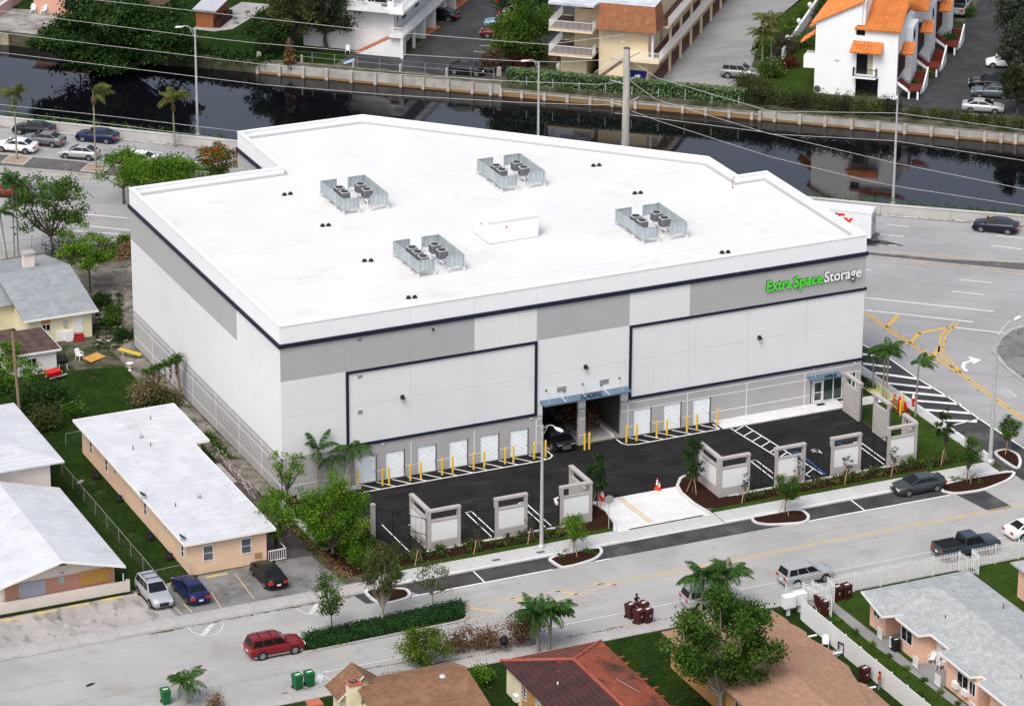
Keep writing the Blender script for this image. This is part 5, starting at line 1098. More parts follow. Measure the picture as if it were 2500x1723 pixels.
# --- red tile hip roof house
O = (2.4,-53.5,0); t = thing('red_tile_house', 'ochre house with weathered red tile hip roof', 'house', O); l = lambda x, y: (x-O[0], y-O[1])
MB().prism([l(2.4,-58), l(10.0,-58), l(10.0,-41.4), l(2.4,-41.4)], 0, 2.6).build('wall', ochre, t)
def tile_slope(name, e0, e1, r0, r1, mt, parent, step=.30, amp=.05):
    """corrugated clay-tile slope: eave e0-e1, ridge r0-r1; ribs run from eave to ridge"""
    e0, e1, r0, r1 = map(np.array, (e0, e1, r0, r1)); n = max(4, int(np.linalg.norm(e1-e0)/step)); k = MB(); rows = 2
    ed = (e1-e0)/np.linalg.norm(e1-e0); up_ = (r0+r1)/2-(e0+e1)/2; run = up_-ed*(up_@ed); L = np.linalg.norm(run); run = run/L; nrm = np.cross(ed, run); nrm *= np.sign(nrm[2]); W_ = np.linalg.norm(e1-e0)
    a0, a1 = (r0-e0)@ed, W_-(r1-e0)@ed
    courses = max(2, int(L/.42)); 
    for j in range(courses):
        v0, v1 = L*j/courses, L*(j+1)/courses+.0
        lo_, hi_ = a0*((v0+v1)/2)/L, W_-a1*((v0+v1)/2)/L
        m_ = max(2, int((hi_-lo_)/step)); base = len(k.v)
        for i in range(m_*2+1):
            s_ = lo_+(hi_-lo_)*i/(m_*2); b_ = amp if i % 2 else 0.0
            for vv, lift in ((v0, .045), (v1, .0)): k.v.append(tuple(e0+ed*s_+run*vv+nrm*(b_+lift)))
        for i in range(m_*2): k.f.append((base+2*i, base+2*i+2, base+2*i+3, base+2*i+1))
    o = k.build(name, mt, parent, fix=False)
    MB().slab([tuple(p) for p in (e0,e1,r1,r0)], .08).build('roof_deck', mt, parent)
    return o
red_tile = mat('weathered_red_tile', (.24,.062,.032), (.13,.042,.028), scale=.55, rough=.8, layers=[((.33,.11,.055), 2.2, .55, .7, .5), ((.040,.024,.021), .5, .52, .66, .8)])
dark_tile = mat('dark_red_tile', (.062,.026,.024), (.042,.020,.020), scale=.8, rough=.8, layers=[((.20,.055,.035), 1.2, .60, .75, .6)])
A, B_, C_, D_ = (2.0,-40.9,2.6), (10.5,-40.9,2.6), (10.5,-58,2.6), (2.0,-58,2.6); R0, R1 = (6.25,-45.0,3.75), (6.25,-54,3.75)
lz = lambda p: (p[0]-O[0], p[1]-O[1], p[2])
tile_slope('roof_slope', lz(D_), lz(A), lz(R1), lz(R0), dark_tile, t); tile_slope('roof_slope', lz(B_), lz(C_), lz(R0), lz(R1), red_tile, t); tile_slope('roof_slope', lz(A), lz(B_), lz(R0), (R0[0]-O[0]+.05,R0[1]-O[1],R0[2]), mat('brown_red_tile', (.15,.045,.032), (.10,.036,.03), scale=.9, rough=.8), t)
cap = mat('red_cap_tile', (.33,.085,.05), (.24,.06,.04), scale=2, rough=.8)
def caps(a, b_, n):
    a, b_ = np.array(a), np.array(b_)
    for i in range(n):
        p, q_ = a+(b_-a)*i/n, a+(b_-a)*(i+1.12)/n; k = MB(); k.tube([tuple(p+[0,0,.04]), tuple(q_+[0,0,.07])], [.15,.125], 8); k.build('cap_tile', cap, t)
caps(lz(A), lz(R0), 18); caps(lz(B_), lz(R0), 18); caps(lz(R0), lz(R1), 26)
for (p0, p1) in (((85,1540),(165,1370)), ((250,1590),(285,1525))):
    y0, z0 = onx(2,3,*p0,2.4); y1, z1 = onx(2,3,*p1,2.4); window(t,'x',2.4,min(y0,y1),max(y0,y1),.9,2.1,mull=2,bars=3,org=O)
MB().box(-.06,9.5,0,-.002,12.2,2.55).build('yellow_wall_patch', cream, t); MB().box(-.35,9.9,.3,-.002,10.5,.8).build('meter_box', white_metal, t)
x, y = g(2,3,440,1405,3.2); MB().cyl(x-O[0],y-O[1],3.0,3.35,.06,6).build('vent_pipe', white_metal, t)
k = MB(); p0, p1 = g(2,3,960,1380,3.3), g(2,3,1165,1490,3.2); k.tube([(p0[0]-O[0],p0[1]-O[1],3.45),(p1[0]-O[0],p1[1]-O[1],3.3)], .02, 5); k.build('fallen_stick', conc_old, t)
rn = random.Random(3)
for i in range(7):     # loose tiles at the broken eave
    y = -44-i*1.5+rn.uniform(-.4,.4); k = MB(); k.tube([(-.3,0,0),(.3,0,.05)], [.13,.12], 7); o = k.build('loose_tile', red_tile, t); o.location = (10.5-O[0]+rn.uniform(-.1,.25), y-O[1], 2.65); o.rotation_euler = (0,rn.uniform(-.2,.3),rn.uniform(-.4,.4))

# --- tan low roof house
O = (15.2,-60,0); t = thing('tan_roof_house', 'low house with broad tan shingle roof and ragged edge along the board fence', 'house', O); l = lambda x, y: (x-O[0], y-O[1])
MB().prism([l(15.8,-75), l(24.4,-75), l(24.4,-42.5), l(15.8,-42.5)], 0, 2.75).build('wall', ochre, t)
ed = [(24.9,-41.9), (25.15,-44.0), (25.05,-44.6), (25.35,-45.5), (25.45,-46.6), (25.15,-47.2), (25.5,-49), (25.75,-50.2), (25.4,-50.9), (25.6,-53), (25.2,-54.3), (24.95,-55.6), (25.3,-56.2), (25.2,-59.8), (25.2,-75)]
MB().slab([(*l(x,y),2.95) for x, y in ed]+[(*l(20.2,-75),3.9),(*l(20.2,-46.0),3.9)], .12).build('roof_slope', tan_shingle, t)
MB().slab([(*l(15.2,-75),2.95),(*l(15.2,-41.9),2.95),(*l(20.2,-46.0),3.9),(*l(20.2,-75),3.9)], .12).build('roof_slope', tan_shingle, t); MB().slab([(*l(15.2,-41.9),2.95),(*l(24.9,-41.9),2.95),(*l(20.2,-46.0),3.9)], .12).build('roof_slope', tan_shingle, t)
y0, z0 = onx(2,3,2040,1440,15.8); window(t,'x',15.8,y0-.5,y0+.5,1.0,2.2,org=O); MB().box(-.35+.6-.0,y0-.4-O[1],.9,.6,y0+.35-O[1],1.4).build('window_cooler', white_metal, t)
for (yy, xx) in ((-46.9,25.5), (-50.3,25.8), (-56.5,25.3)): MB().box(xx-O[0]-.1,yy-O[1]-.08,2.70,xx-O[0]+.7,yy-O[1]+.08,2.78).build('loose_board', frame_white, t)

# --- grey roofed peach duplex with porches
O = (33.7,-75,0); t = thing('grey_roof_house', 'peach bungalow with broad pale grey shingle roof behind the picket fence', 'house', O); l = lambda x, y: (x-O[0], y-O[1])
west = [(33.7,-75), (33.7,-60.4), (35.0,-60.4), (35.0,-58.6), (33.7,-58.6), (33.7,-54.0), (35.0,-54.0), (35.0,-50.0), (33.75,-50.0), (33.75,-47.0), (35.0,-47.0), (35.0,-44.6), (33.7,-44.6), (33.7,-42.1)]
MB().prism([l(*p) for p in west]+[l(42.4,-42.1), l(42.4,-75)], 0, 2.8).build('wall', peach2, t)
eave = [(33.2,-75), (33.2,-59.2), (34.1,-59.0), (34.1,-58.4), (33.2,-58.2), (33.2,-53.6), (34.2,-53.4), (34.2,-50.6), (33.2,-50.4), (33.2,-46.9), (34.0,-46.7), (32.3,-46.3), (33.1,-41.6)]
MB().slab([(*l(x,y),2.85) for x, y in eave]+[(*l(38.0,-45.6),3.95),(*l(38.0,-75),3.95)], .13).build('roof_slope', grey_shingle2, t)
MB().slab([(*l(33.1,-41.6),2.85),(*l(42.9,-41.6),2.85),(*l(38.0,-45.6),3.95)], .13).build('roof_slope', grey_shingle2, t); MB().slab([(*l(42.9,-41.6),2.85),(*l(42.9,-75),2.85),(*l(38.0,-75),3.95),(*l(38.0,-45.6),3.95)], .13).build('roof_slope', grey_shingle2, t)
k = MB(); k.strip([l(*p) for p in eave], .06, 2.70, .17); k.build('fascia', frame_white, t, fix=True)
for p in ((1665,690), (2135,720), (1620,825), (2290,1355)): x, y = g(3,3,*p,3.4); MB().cyl(x-O[0],y-O[1],3.2,3.65,.05,6).build('vent_pipe', dark_grey, t)
def wx(X, p0, p1, z0, z1, **k_): y0, y1 = sorted((onx(3,3,*p0,X)[0], onx(3,3,*p1,X)[0])); window(t,'x',X,y0,y1,z0,z1,org=O,**k_)
window(t,'x',33.7,-43.7,-42.7,1.1,2.2,org=O); wx(33.75,(1235,930),(1332,1000),1.0,2.2); wx(33.7,(1735,1190),(1835,1260),.95,2.2); window(t,'x',33.7,-58.3,-57.4,1.0,2.2,org=O); window(t,'x',33.7,-63.5,-62.5,1.0,2.2,org=O)
for yc, X in ((-45.6,35.0), (-50.8,35.0), (-53.2,35.0), (-59.5,35.0)): door(t,'x',X,yc-.42,yc+.42,.15,2.25,frame_white,O)
for yy in (-55.6,-57.0): MB().box(-.3,yy-.35-O[1],.7,-.002,yy+.35-O[1],1.15).build('window_cooler', white_metal, t)
for y0, y1 in ((-47.0,-44.6), (-54.0,-50.0), (-60.4,-58.6)):
    MB().box(33.0-O[0],y0-O[1],0,34.98-O[0],y1-O[1],.15).build('porch_floor', mat('grey_path', (.25,.245,.245)), t)
for y0, y1, X in ((-45.2,-44.5,33.05), (-47.0,-46.4,33.05), (-50.7,-50.0,33.1), (-54.2,-53.4,33.05), (-59.4,-58.6,33.05)):
    r_ = MB().box(X-.03-O[0],y0-O[1],1.0,X+.03-O[0],y1-O[1],1.06).box(X-.03-O[0],y0-O[1],.2,X+.03-O[0],y1-O[1],.25).build('porch_railing', frame_white, t)
    n = int((y1-y0)/.13)+1
    for i in range(n+1): yy = y0+(y1-y0)*i/n; MB().box(X-.02-O[0],yy-.02-O[1],.15,X+.02-O[0],yy+.02-O[1],1.0).build('baluster', frame_white, r_)
O = (47.2,-60,0); t = thing('peach_house', 'peach house with grey roof at the end of the picket fence', 'house', O); MB().box(0,0,0,9,17.6,2.8).build('wall', peach2, t); MB().slab([(-.4,-.5,2.85),(-.4,18.3,2.85),(4.5,14,4.0),(4.5,-.5,4.0)], .12).build('roof_slope', grey_shingle2, t); MB().slab([(-.4,18.3,2.85),(9.5,18.3,2.85),(4.5,14,4.0)], .12).build('roof_slope', grey_shingle2, t); MB().slab([(9.5,18.3,2.85),(9.5,-.5,2.85),(4.5,-.5,4.0),(4.5,14,4.0)], .12).build('roof_slope', grey_shingle2, t)
window(t,'x',47.2,-50,-49,1,2.1,org=O)

# ---------------------------------------------------------------- white fences
def picket(a, b_, label, h=1.75, step=.145):
    L = math.hypot(b_[0]-a[0], b_[1]-a[1]); t = thing('picket_fence', label, 'fence', (*a,.03), math.atan2(b_[1]-a[1], b_[0]-a[0]), 'white metal picket fences')
    n = max(1, round(L/2.4))
    for i in range(n+1): MB().box(L*i/n-.04,-.04,0,L*i/n+.04,.04,h+.05).build('post', frame_white, t)
    for z in (.25, h-.3): MB().box(.041,-.018,z,L-.041,.018,z+.05).build('rail', frame_white, t)
    m_ = int(L/step); me = MB().box(-.022,-.055,.08,.022,-.019,h).mesh('picket')
    me.materials.append(frame_white)
    for i in range(1, m_): obj('picket', me, None, t, (L*i/m_,0,0))
picket((33.1,-36.25), (45.4,-36.25), 'long white picket fence between the two small gates'); picket((29.3,-36.2), (31.7,-36.2), 'short white picket fence in front of the utility cabinets'); picket((31.7,-36.2), (32.0,-37.4), 'white picket return left of the small gate'); picket((32.0,-37.4), (33.0,-37.5), 'white picket gate by the maroon bins'); picket((33.0,-37.5), (33.1,-36.25), 'white picket return right of the bin gate')
picket((45.4,-36.25), (45.5,-37.4), 'white picket return left of the pickup gate'); picket((45.5,-37.4), (46.5,-37.5), 'white picket gate behind the dark pickup'); picket((46.5,-37.5), (46.6,-36.25), 'white picket return right of the pickup gate'); picket((46.6,-36.25), (60,-36.25), 'white picket fence running right from the pickup gate'); picket((30.8,-36.4), (31.6,-39.6), 'white picket fence beside the utility cabinets')
bf = thing('board_fence', 'long white board fence along the tan roofed house', 'fence', (29.1,-75,0)); me = MB().box(-.02,-.072,.05,.02,.072,1.88).mesh('board'); me.materials.append(frame_white)
nb = int(35.8/.152)
for i in range(nb): obj('board', me, None, bf, (random.Random(i).uniform(-.006,.006), .08+.152*i, 0))
for z in (.4,1.5): MB().box(.021,0,z,.06,35.8,z+.09).build('rail', frame_white, bf)
for i in range(16): MB().box(.061,2.4*i-.05,0,.14,2.4*i+.05,1.9).build('post', frame_white, bf)
for p, l_, s_ in (((232,800),'white electrical cabinet on a post by the picket fence',1.0), ((330,770),'white electrical cabinet nearer the picket gate',1.0)):
    x, y = g(3,3,*p); t = thing('electrical_cabinet', l_, 'cabinet', (x,y,0)); MB().box(-.12,-.12,0,.12,.12,.75).build('pedestal', frame_white, t); MB().box(-.5,-.35,.75,.5,.35,1.75).build('cabinet', frame_white, t); MB().box(-.45,-.365,.8,.45,-.351,1.7).build('door', white_metal, t)
# chain-link fences
dull_galv = mat('dull_galvanised', (.27,.26,.23), rough=.7)
def chainlink(a, b_, label, h=1.25, step=3.0):
    L = math.hypot(b_[0]-a[0], b_[1]-a[1]); t = thing('chainlink_fence', label, 'fence', (*a,0), math.atan2(b_[1]-a[1], b_[0]-a[0])); n = max(1, round(L/step))
    for i in range(n+1): MB().cyl(L*i/n,0,0,h,.025,6).build('post', dull_galv, t)
    MB().tube([(0,0,h),(L,0,h)], .022, 5).build('top_rail', dull_galv, t)
    k = MB(); m_ = int(L/.2)
    for i in range(m_):
        for s_ in (-1, 1): x0 = L*i/m_; k.tube([(x0,0,.05 if s_ > 0 else h),(min(L,x0+1.2),0,h if s_ > 0 else .05)], .001, 3, False)
    k.build('wire_mesh', dull_galv, t)
chainlink((-15.8,-12.2), (-15.8,12.1), 'long chain-link fence between the white and peach houses'); chainlink((-15.7,-12.2), (-12.7,-12.0), 'short chain-link gate at the front of the grass alley', 1.35); chainlink((-13.5,18.0), (-3.0,19.2), 'chain-link fence behind the peach house'); chainlink((-20,66.6), (2,66.6), 'chain-link fence along the highway sidewalk', 1.5)
# ================================================================ the far bank
def fthing(name, label, cat, u, v, z=0.0, group=None): return thing(name, label, cat, (*far(u,v), z), FA, group)
# seawall of concrete panels between piles
pan_m = mat('seawall_panel', (.40,.385,.35), (.30,.285,.26), scale=.6, rough=.9, layers=[((.20,.185,.16), 1.4, .58, .72, .5, (1,1,.3))])
rust = mat('rust_stained_panel', (.26,.155,.065), (.21,.135,.07), scale=1.0, rough=.9, layers=[((.13,.105,.085), 1.3, .54, .68, .7, (.4,1,2)), ((.33,.27,.19), 2.0, .56, .7, .6, (.3,1,2))])
cap_m = mat('weathered_cap', (.21,.195,.17), (.11,.10,.09), scale=.8, rough=.95, bump=.4, bscale=5, layers=[((.32,.30,.27), 1.6, .56, .7, .6)])
pile_m = mat('seawall_pile', (.45,.42,.37), (.33,.30,.26), scale=1.5, rough=.9)
SW = fthing('seawall', 'long concrete seawall of panels and piles along the far canal bank', 'wall', 0, 0)
secs = [([-0.1,2.6,5.5,8.4,11.4,14.3,17.4,20.1,23.1,26.0,28.2,29.4], -.14), ([29.4,31.9,34.6,37.3,40.0,42.6,45.3,48.0,50.8,53.5,56.2,58.8,59.7], -.72), ([59.7,61.4,64.3,67.2,70.2,73.2,76.2,79.2,82.1,85.2,87.0,88.6,91,94,97,100,103,106], -.42)]
for pts, top in secs:
    for a, b_ in zip(pts[:-1], pts[1:]):
        MB().box(a+.01,-.05,-2.2,b_-.01,.25,top).build('panel', pan_m, SW)
        MB().box(a+.02,-.075,WZ-.1,b_-.02,-.051,WZ+(.26 if top > -.7 else .52)).build('stain_band', rust, SW)
        MB().add([(a,-.08,top),(b_,-.08,top),(b_,-.08,top+.1),(a,-.08,top+.1),(b_,.75,.02),(a,.75,.02),(a,.75,-.3),(b_,.75,-.3)], [(0,1,2,3),(3,2,4,5),(1,7,4,2),(0,3,5,6)]).build('cap', cap_m, SW)
    for a in pts[:-1]: MB().box(a-.17,-.32,-2.4,a+.17,-.082,top+.02).build('pile', pile_m, SW)
SL = thing('seawall', 'short weathered seawall under the patio at the far left bank', 'wall', (*far(-33,1.8),0), FA+math.radians(2))
for i in range(10): MB().box(-28+3.6*i,-.1,-2.2,-28+3.6*i+3.58,.3,-.05).build('panel', mat('old_sea_panel', (.36,.32,.24), (.22,.19,.15), scale=.7, rough=.9), SL)
# railing on the seawall
RL = fthing('canal_railing', 'thin grey metal railing above the far seawall', 'railing', 3.4, 1.25)
for i in range(10): MB().cyl(2.75*i,0,0,1.2,.028,6).build('post', galv, RL)
MB().tube([(0,0,1.2),(24.8,0,1.2)], .02, 5).build('top_rail', dark_grey, RL); MB().tube([(0,0,.6),(24.8,0,.6)], .008, 4).build('wire', galv, RL)
for u in (5.0,11.3,17.0,22.6): MB().lathe(u-3.4,-.35,[(.16,-.1),(.15,.8),(.02,.98)],8).build('mooring_post', conc_old, RL)
x, y = g(1,0,2165,780,-1.4); t = thing('mooring_post', 'pale concrete mooring post at the seawall joint by the shrubs', 'post', (x,y,-1.5)); MB().box(-.2,-.2,0,.2,.2,2.6).build('post', pile_m, t)
x, y = g(0,0,2290,630,-1.4); t = thing('mooring_post', 'pale concrete post where the seawall meets the grassy bank', 'post', (x,y,-1.5)); MB().box(-.2,-.2,0,.2,.2,2.4).build('post', pile_m, t)
bx_, by_ = g(1,0,840,560); t = thing('blue_board', 'upturned pale blue board leaning at the canal railing', 'board', (bx_,by_,.05), FA+1.0); MB().add([(-1.3,-.3,.05),(0,-.42,.1),(1.3,-.25,.25),(1.3,.25,.25),(0,.42,.1),(-1.3,.3,.05),(-1.3,0,.3),(1.3,0,.5)], [(0,1,7,6),(1,2,7),(5,6,7,4),(4,7,3),(0,6,5),(2,3,7),(0,5,4,3,2,1)]).build('hull', mat('pale_blue_plastic', (.28,.42,.60), rough=.5), t, fix=True)
t.scale = (.62,.62,.8)
def rail_run(parent, a, b_, z, h=1.0, step=.14, m_=None):
    """white balustrade from a to b (local) standing at height z"""
    m_ = m_ or frame_white; L = math.hypot(b_[0]-a[0], b_[1]-a[1]); k = MB(); k.seg(a, b_, .06, z+h-.05, .06); k.seg(a, b_, .05, z+.08, .04)
    n = max(2, int(L/step))
    for i in range(n+1): p = ext(a, b_, i/n); k.box(p[0]-.015,p[1]-.015,z,p[0]+.015,p[1]+.015,z+h-.05)
    return k.build('balustrade', m_, parent)
# --- white three-storey apartments with outside stair
t = fthing('white_apartments', 'white apartment block with outside stair and walkway balustrade over the canal', 'building', 3.0, 7.3); U = lambda u, v: (u-3.0, v-7.3)
MB().prism([U(3,7.3), U(14.2,7.3), U(14.2,60), U(3,60)], 0, 9.0).build('wall', white_st, t)
MB().box(*U(3.2,7.5),9.0,*U(14,59.8),9.2).build('roof', white_roof, t)
for z in (2.75, 5.55): MB().box(*U(14.2,5.3),z-.2,*U(16.0,60),z).build('walkway', white_st, t); rail_run(t, U(15.95,5.35), U(15.95,59), z, 1.05, .16)
rail_run(t, U(14.5,5.35), U(15.95,5.35), 2.75, 1.05); MB().box(*U(9.0,5.6),5.35,*U(14.2,7.3),5.55).build('balcony', white_st, t); rail_run(t, U(9.0,5.65), U(15.95,5.65), 5.55, 1.0); MB().box(*U(11.5,5.6),5.55,*U(13.2,5.68),6.4).build('balcony_panel', white_st, t)
for k_ in range(12): MB().box(*U(14.25,14+4.2*k_),0,*U(15.9,14.25+4.2*k_),2.55).build('partition', white_st, t)
for v in (5.4, 10, 14.1): MB().box(*U(15.6,v),0,*U(15.9,v+.3),2.55).build('column', white_st, t)
MB().add([(*U(9.9,5.9),0),(*U(15.7,5.9),0),(*U(15.7,5.9),2.55),(*U(14.5,5.9),2.55),(*U(9.9,7.2),0),(*U(15.7,7.2),0),(*U(15.7,7.2),2.55),(*U(14.5,7.2),2.55)], [(0,1,2,3),(7,6,5,4),(0,3,7,4),(1,5,6,2),(3,2,6,7)]).build('stair_wall', white_st, t)
brick_o = mat('orange_brick_paving', (.42,.14,.07))
for i in range(15): MB().box(*U(9.9+.31*i,5.88),.17*i,*U(10.24+.31*i,7.1),.17*i+.19).build('tread', brick_o, t)
k = MB(); k.tube([(*U(9.9,5.95),.95),(*U(14.5,5.95),3.6)], .03, 5)
for i in range(16): u = 9.9+4.6*i/15; k.tube([(*U(u,5.95),2.55*i/15),(*U(u,5.95),.95+2.65*i/15)], .014, 4)
k.build('stair_railing', frame_white, t)
for u, z in ((11.0,6.0), (13.2,6.3)): window(t,'y',0,U(u,0)[0],U(u,0)[0]+.9,z,z+1.4)
MB().box(*U(11.9,7.25),5.6,*U(13.4,7.29),7.7).build('balcony_door', dark_glass, t); MB().box(*U(14.6,7.22),3.9,*U(14.75,7.29),4.6).build('wall_meter', dark_grey, t)
for k_ in range(6):
    for z in (3.0,5.8): window(t,'X',11.2,9.5+5*k_-7.3+1,10.9+5*k_-7.3+1,z+.2,z+1.7,fm=dark_grey); 
# chairs on the lawn below
# --- beige three-storey apartments
t = fthing('beige_apartments', 'beige apartment block with white balconies and brown shingle mansard', 'building', 35.0, 5.3); U = lambda u, v: (u-35.0, v-5.3)
MB().prism([U(35,5.3), U(38.05,5.3), U(38.05,9), U(39.5,9), U(39.5,5.31), U(45.3,5.31), U(45.3,70), U(35,70)], 0, 2.9).build('wall', beige, t)
MB().prism([U(36.1,7.0), U(39.5,7.0), U(39.5,5.31), U(45.3,5.31), U(45.3,70), U(36.1,70)], 2.9, 8.8).build('upper_wall', beige, t)
rf = MB().prism([U(33.9,3.5), U(39.3,3.5), U(39.5,5.0), U(46.1,5.0), U(46.1,70), U(33.9,70)], 8.78, 9.05).build('roof', mat('patched_flat_roof', (.42,.43,.46), (.56,.57,.60), scale=.5, rough=.8, layers=[((.06,.06,.07), .9, .60, .70, .8), ((.20,.20,.22), .4, .55, .68, .5)]), t)
MB().add([(*U(39.55,4.95),9.06),(*U(46.1,4.95),9.06),(*U(46.6,3.85),6.25),(*U(39.5,3.85),6.25),(*U(46.1,8),9.06),(*U(46.6,8),6.25),(*U(39.5,5.3),6.25),(*U(46.6,5.3),6.25)], [(3,2,1,0),(2,5,4,1),(3,6,7,2)]).build('mansard', brickmat('mansard_shingles', (.30,.125,.06), (.23,.095,.048), (.14,.06,.035), .3, .14, .012, rot=(math.pi/2,0,0), layers=[((.36,.17,.08), 1.5, .5, .7, .4)]), t, fix=True)
for z in (2.95, 5.9):
    MB().box(*U(34.0,3.4),z-.2,*U(39.2,9.5),z).build('balcony', beige, t); MB().box(*U(34.05,3.45),z,*U(39.15,9),z+.01).build('balcony_floor', mat('brown_paving', (.16,.085,.06)), t)
    rail_run(t, U(34.05,3.45), U(39.15,3.45), z, 1.05); rail_run(t, U(34.05,3.45), U(34.05,9.4), z, 1.05); rail_run(t, U(39.15,3.45), U(39.15,5.2), z, 1.05)
    w_ = window(t,'y',U(0,7.0)[1],U(36.75,0)[0],U(38.4,0)[0],z+1.6-.05,z+2.2,mull=1,bars=1,fm=frame_white,pane=mat('brown_blind', (.17,.11,.08), rough=.4))
    MB().box(*U(35.95,7.4),z,*U(36.05,8.6),z+2.1).build('balcony_door', dark_glass, t)
for z in (2.95, 5.9):
    MB().box(*U(45.31,3.6 if z < 4 else 8.0),z-.2,*U(47.0,70),z).build('walkway', beige, t); MB().box(*U(45.35,5.4 if z < 4 else 8.2),z,*U(46.9,70),z+.012).build('walkway_floor', mat('brown_paving', (.16,.085,.06)), t)
    rail_run(t, U(46.95,3.65 if z < 4 else 8.1), U(46.95,69), z, 1.05, .16)
rail_run(t, U(42.8,3.65), U(46.95,3.65), 2.95, 1.05); MB().box(*U(42.8,3.6),2.75,*U(45.3,5.3),2.95).build('landing', beige, t)
for v in range(10): MB().box(*U(46.6,10+5.2*v),0,*U(46.85,10.25+5.2*v),5.7).build('column', beige, t)
for v in range(9):
    for z in (3.0,.1):
        MB().box(*U(45.28,11+5.2*v),z,*U(45.36,12+5.2*v),z+2.1).build('apartment_door', mat('tan_door', (.40,.30,.18), rough=.6), t); window(t,'X',10.36,U(0,13+5.2*v)[1],U(0,14.4+5.2*v)[1],z+1,z+2.0)
MB().add([(*U(39.4,3.9),0),(*U(42.8,3.9),0),(*U(42.8,3.9),2.75),(*U(39.4,5.1),0),(*U(42.8,5.1),0),(*U(42.8,5.1),2.75)], [(0,1,2),(5,4,3),(0,2,5,3),(1,4,5,2)]).build('stair_side', beige, t, fix=True)
for i in range(14): MB().box(*U(39.4+.243*i,3.88),.197*i,*U(39.68+.243*i,5.1),.197*i+.21).build('tread', mat('brown_paving', (.16,.085,.06)), t)
k = MB(); k.tube([(*U(39.4,3.95),1.0),(*U(42.8,3.95),3.95)], .03, 5)
for i in range(18): u = 39.4+3.4*i/17; k.tube([(*U(u,3.95),2.75*i/17),(*U(u,3.95),1.0+2.9*i/17)], .014, 4)
k.build('stair_railing', frame_white, t)
MB().lathe(*U(42.3,5.25),[(.02,4.35),(.14,4.4),(.16,4.5),(.1,4.62)],8).build('globe_light', mat('globe_white', (.8,.8,.75), rough=.3), t); MB().cyl(*U(46.0,4.6),2.95,6.2,.14,10).build('round_column', white_st, t)
MB().box(*U(38.1,5.5),0,*U(39.4,8.9),.05).build('passage_floor', mat('brown_paving', (.16,.085,.06)), t); MB().box(*U(38.15,8.9),0,*U(39.45,8.98),2.6).build('passage_door', inside_dark, t)
x, y = g(2,0,452,630); tk = thing('gas_tank', 'small white upright tank at the beige wall corner', 'tank', (x,y,.02)); MB().lathe(0,0,[(.1,0),(.3,.15),(.34,.5),(.3,.85),(.1,1.0),(.05,1.1)],12).build('shell', frame_white, tk, smooth=50)
x, y = g(2,0,215,540); wf = thing('wooden_fence', 'weathered vertical board fence behind the silver hedge', 'fence', (x,y,0), FA-.25); me = MB().box(-.07,-.02,0,.07,.02,1.75).mesh('board'); me.materials.append(mat('old_fence_wood', (.095,.085,.055), (.07,.06,.04), scale=2, rough=.9))
for i in range(22): obj('board', me, None, wf, (.155*i,0,0))
for z in (.4,1.3): MB().box(0,.021,z,3.4,.06,z+.09).build('rail', MATS['old_fence_wood'], wf)

# --- white townhouses with orange tile roofs
t = fthing('townhouses', 'white townhouses with bright orange tile roofs and red outside stairs', 'building', 64.35, 7.0); U = lambda u, v: (u-64.35, v-7.0)
tw = mat('bright_white_stucco', (.82,.825,.83), (.79,.795,.80), scale=.5, rough=.85)
orange_tile = mat('orange_clay_tile', (.60,.205,.055), (.50,.16,.042), scale=.9, rough=.7, layers=[((.66,.29,.11), 2.2, .55, .7, .6), ((.34,.11,.035), 1.3, .60, .74, .6)])
rail_bk = mat('black_iron', (.015,.013,.012), rough=.6); red_tread = mat('red_stair_tile', (.15,.024,.015), (.11,.02,.013), scale=3, rough=.7); brn = mat('dark_brown_panel', (.055,.018,.012), (.04,.014,.010), scale=2, rough=.7)
def blk(P, z0, z1, nm='wall', mt=None): return MB().prism([U(*p) for p in P], z0, z1).build(nm, mt or tw, t)
# front wall in pieces round the openings
blk([(64.35,7.0),(69.1,7.0),(69.1,7.3),(64.35,7.3)], 0, 8.4); blk([(71.7,7.0),(73.8,7.0),(73.8,7.3),(71.7,7.3)], 0, 8.0); blk([(69.1,7.0),(71.7,7.0),(71.7,7.3),(69.1,7.3)], 5.05, 8.0); blk([(69.1,7.0),(71.7,7.0),(71.7,7.3),(69.1,7.3)], 2.3, 2.6); blk([(71.0,7.0),(71.7,7.0),(71.7,7.3),(71.0,7.3)], 2.6, 5.05)
MB().add([(*U(64.35,7.0),8.4),(*U(69.6,7.0),8.4),(*U(69.6,7.0),11.1),(*U(64.35,7.3),8.4),(*U(69.6,7.3),8.4),(*U(69.6,7.3),11.1)], [(0,1,2),(5,4,3),(0,2,5,3),(1,4,5,2)]).build('gable', tw, t, fix=True)
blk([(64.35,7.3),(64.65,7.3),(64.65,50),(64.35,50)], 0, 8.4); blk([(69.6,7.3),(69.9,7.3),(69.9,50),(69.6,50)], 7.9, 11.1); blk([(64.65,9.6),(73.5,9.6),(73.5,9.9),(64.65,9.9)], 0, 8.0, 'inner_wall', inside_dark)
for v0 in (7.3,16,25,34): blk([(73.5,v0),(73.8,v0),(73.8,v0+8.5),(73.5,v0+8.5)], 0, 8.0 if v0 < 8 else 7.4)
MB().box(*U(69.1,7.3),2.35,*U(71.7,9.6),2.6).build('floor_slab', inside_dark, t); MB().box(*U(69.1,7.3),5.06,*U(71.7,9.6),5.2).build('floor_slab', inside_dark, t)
MB().box(*U(69.1,7.25),2.6,*U(70.35,7.29),5.0).build('balcony_door', dark_glass, t); MB().box(*U(70.35,7.22),2.6,*U(71.0,7.28),5.0).build('curtain', mat('pale_curtain', (.42,.38,.28), rough=.8), t)
MB().box(*U(68.85,6.1),2.40,*U(71.55,7.0),2.58).build('balcony', tw, t)
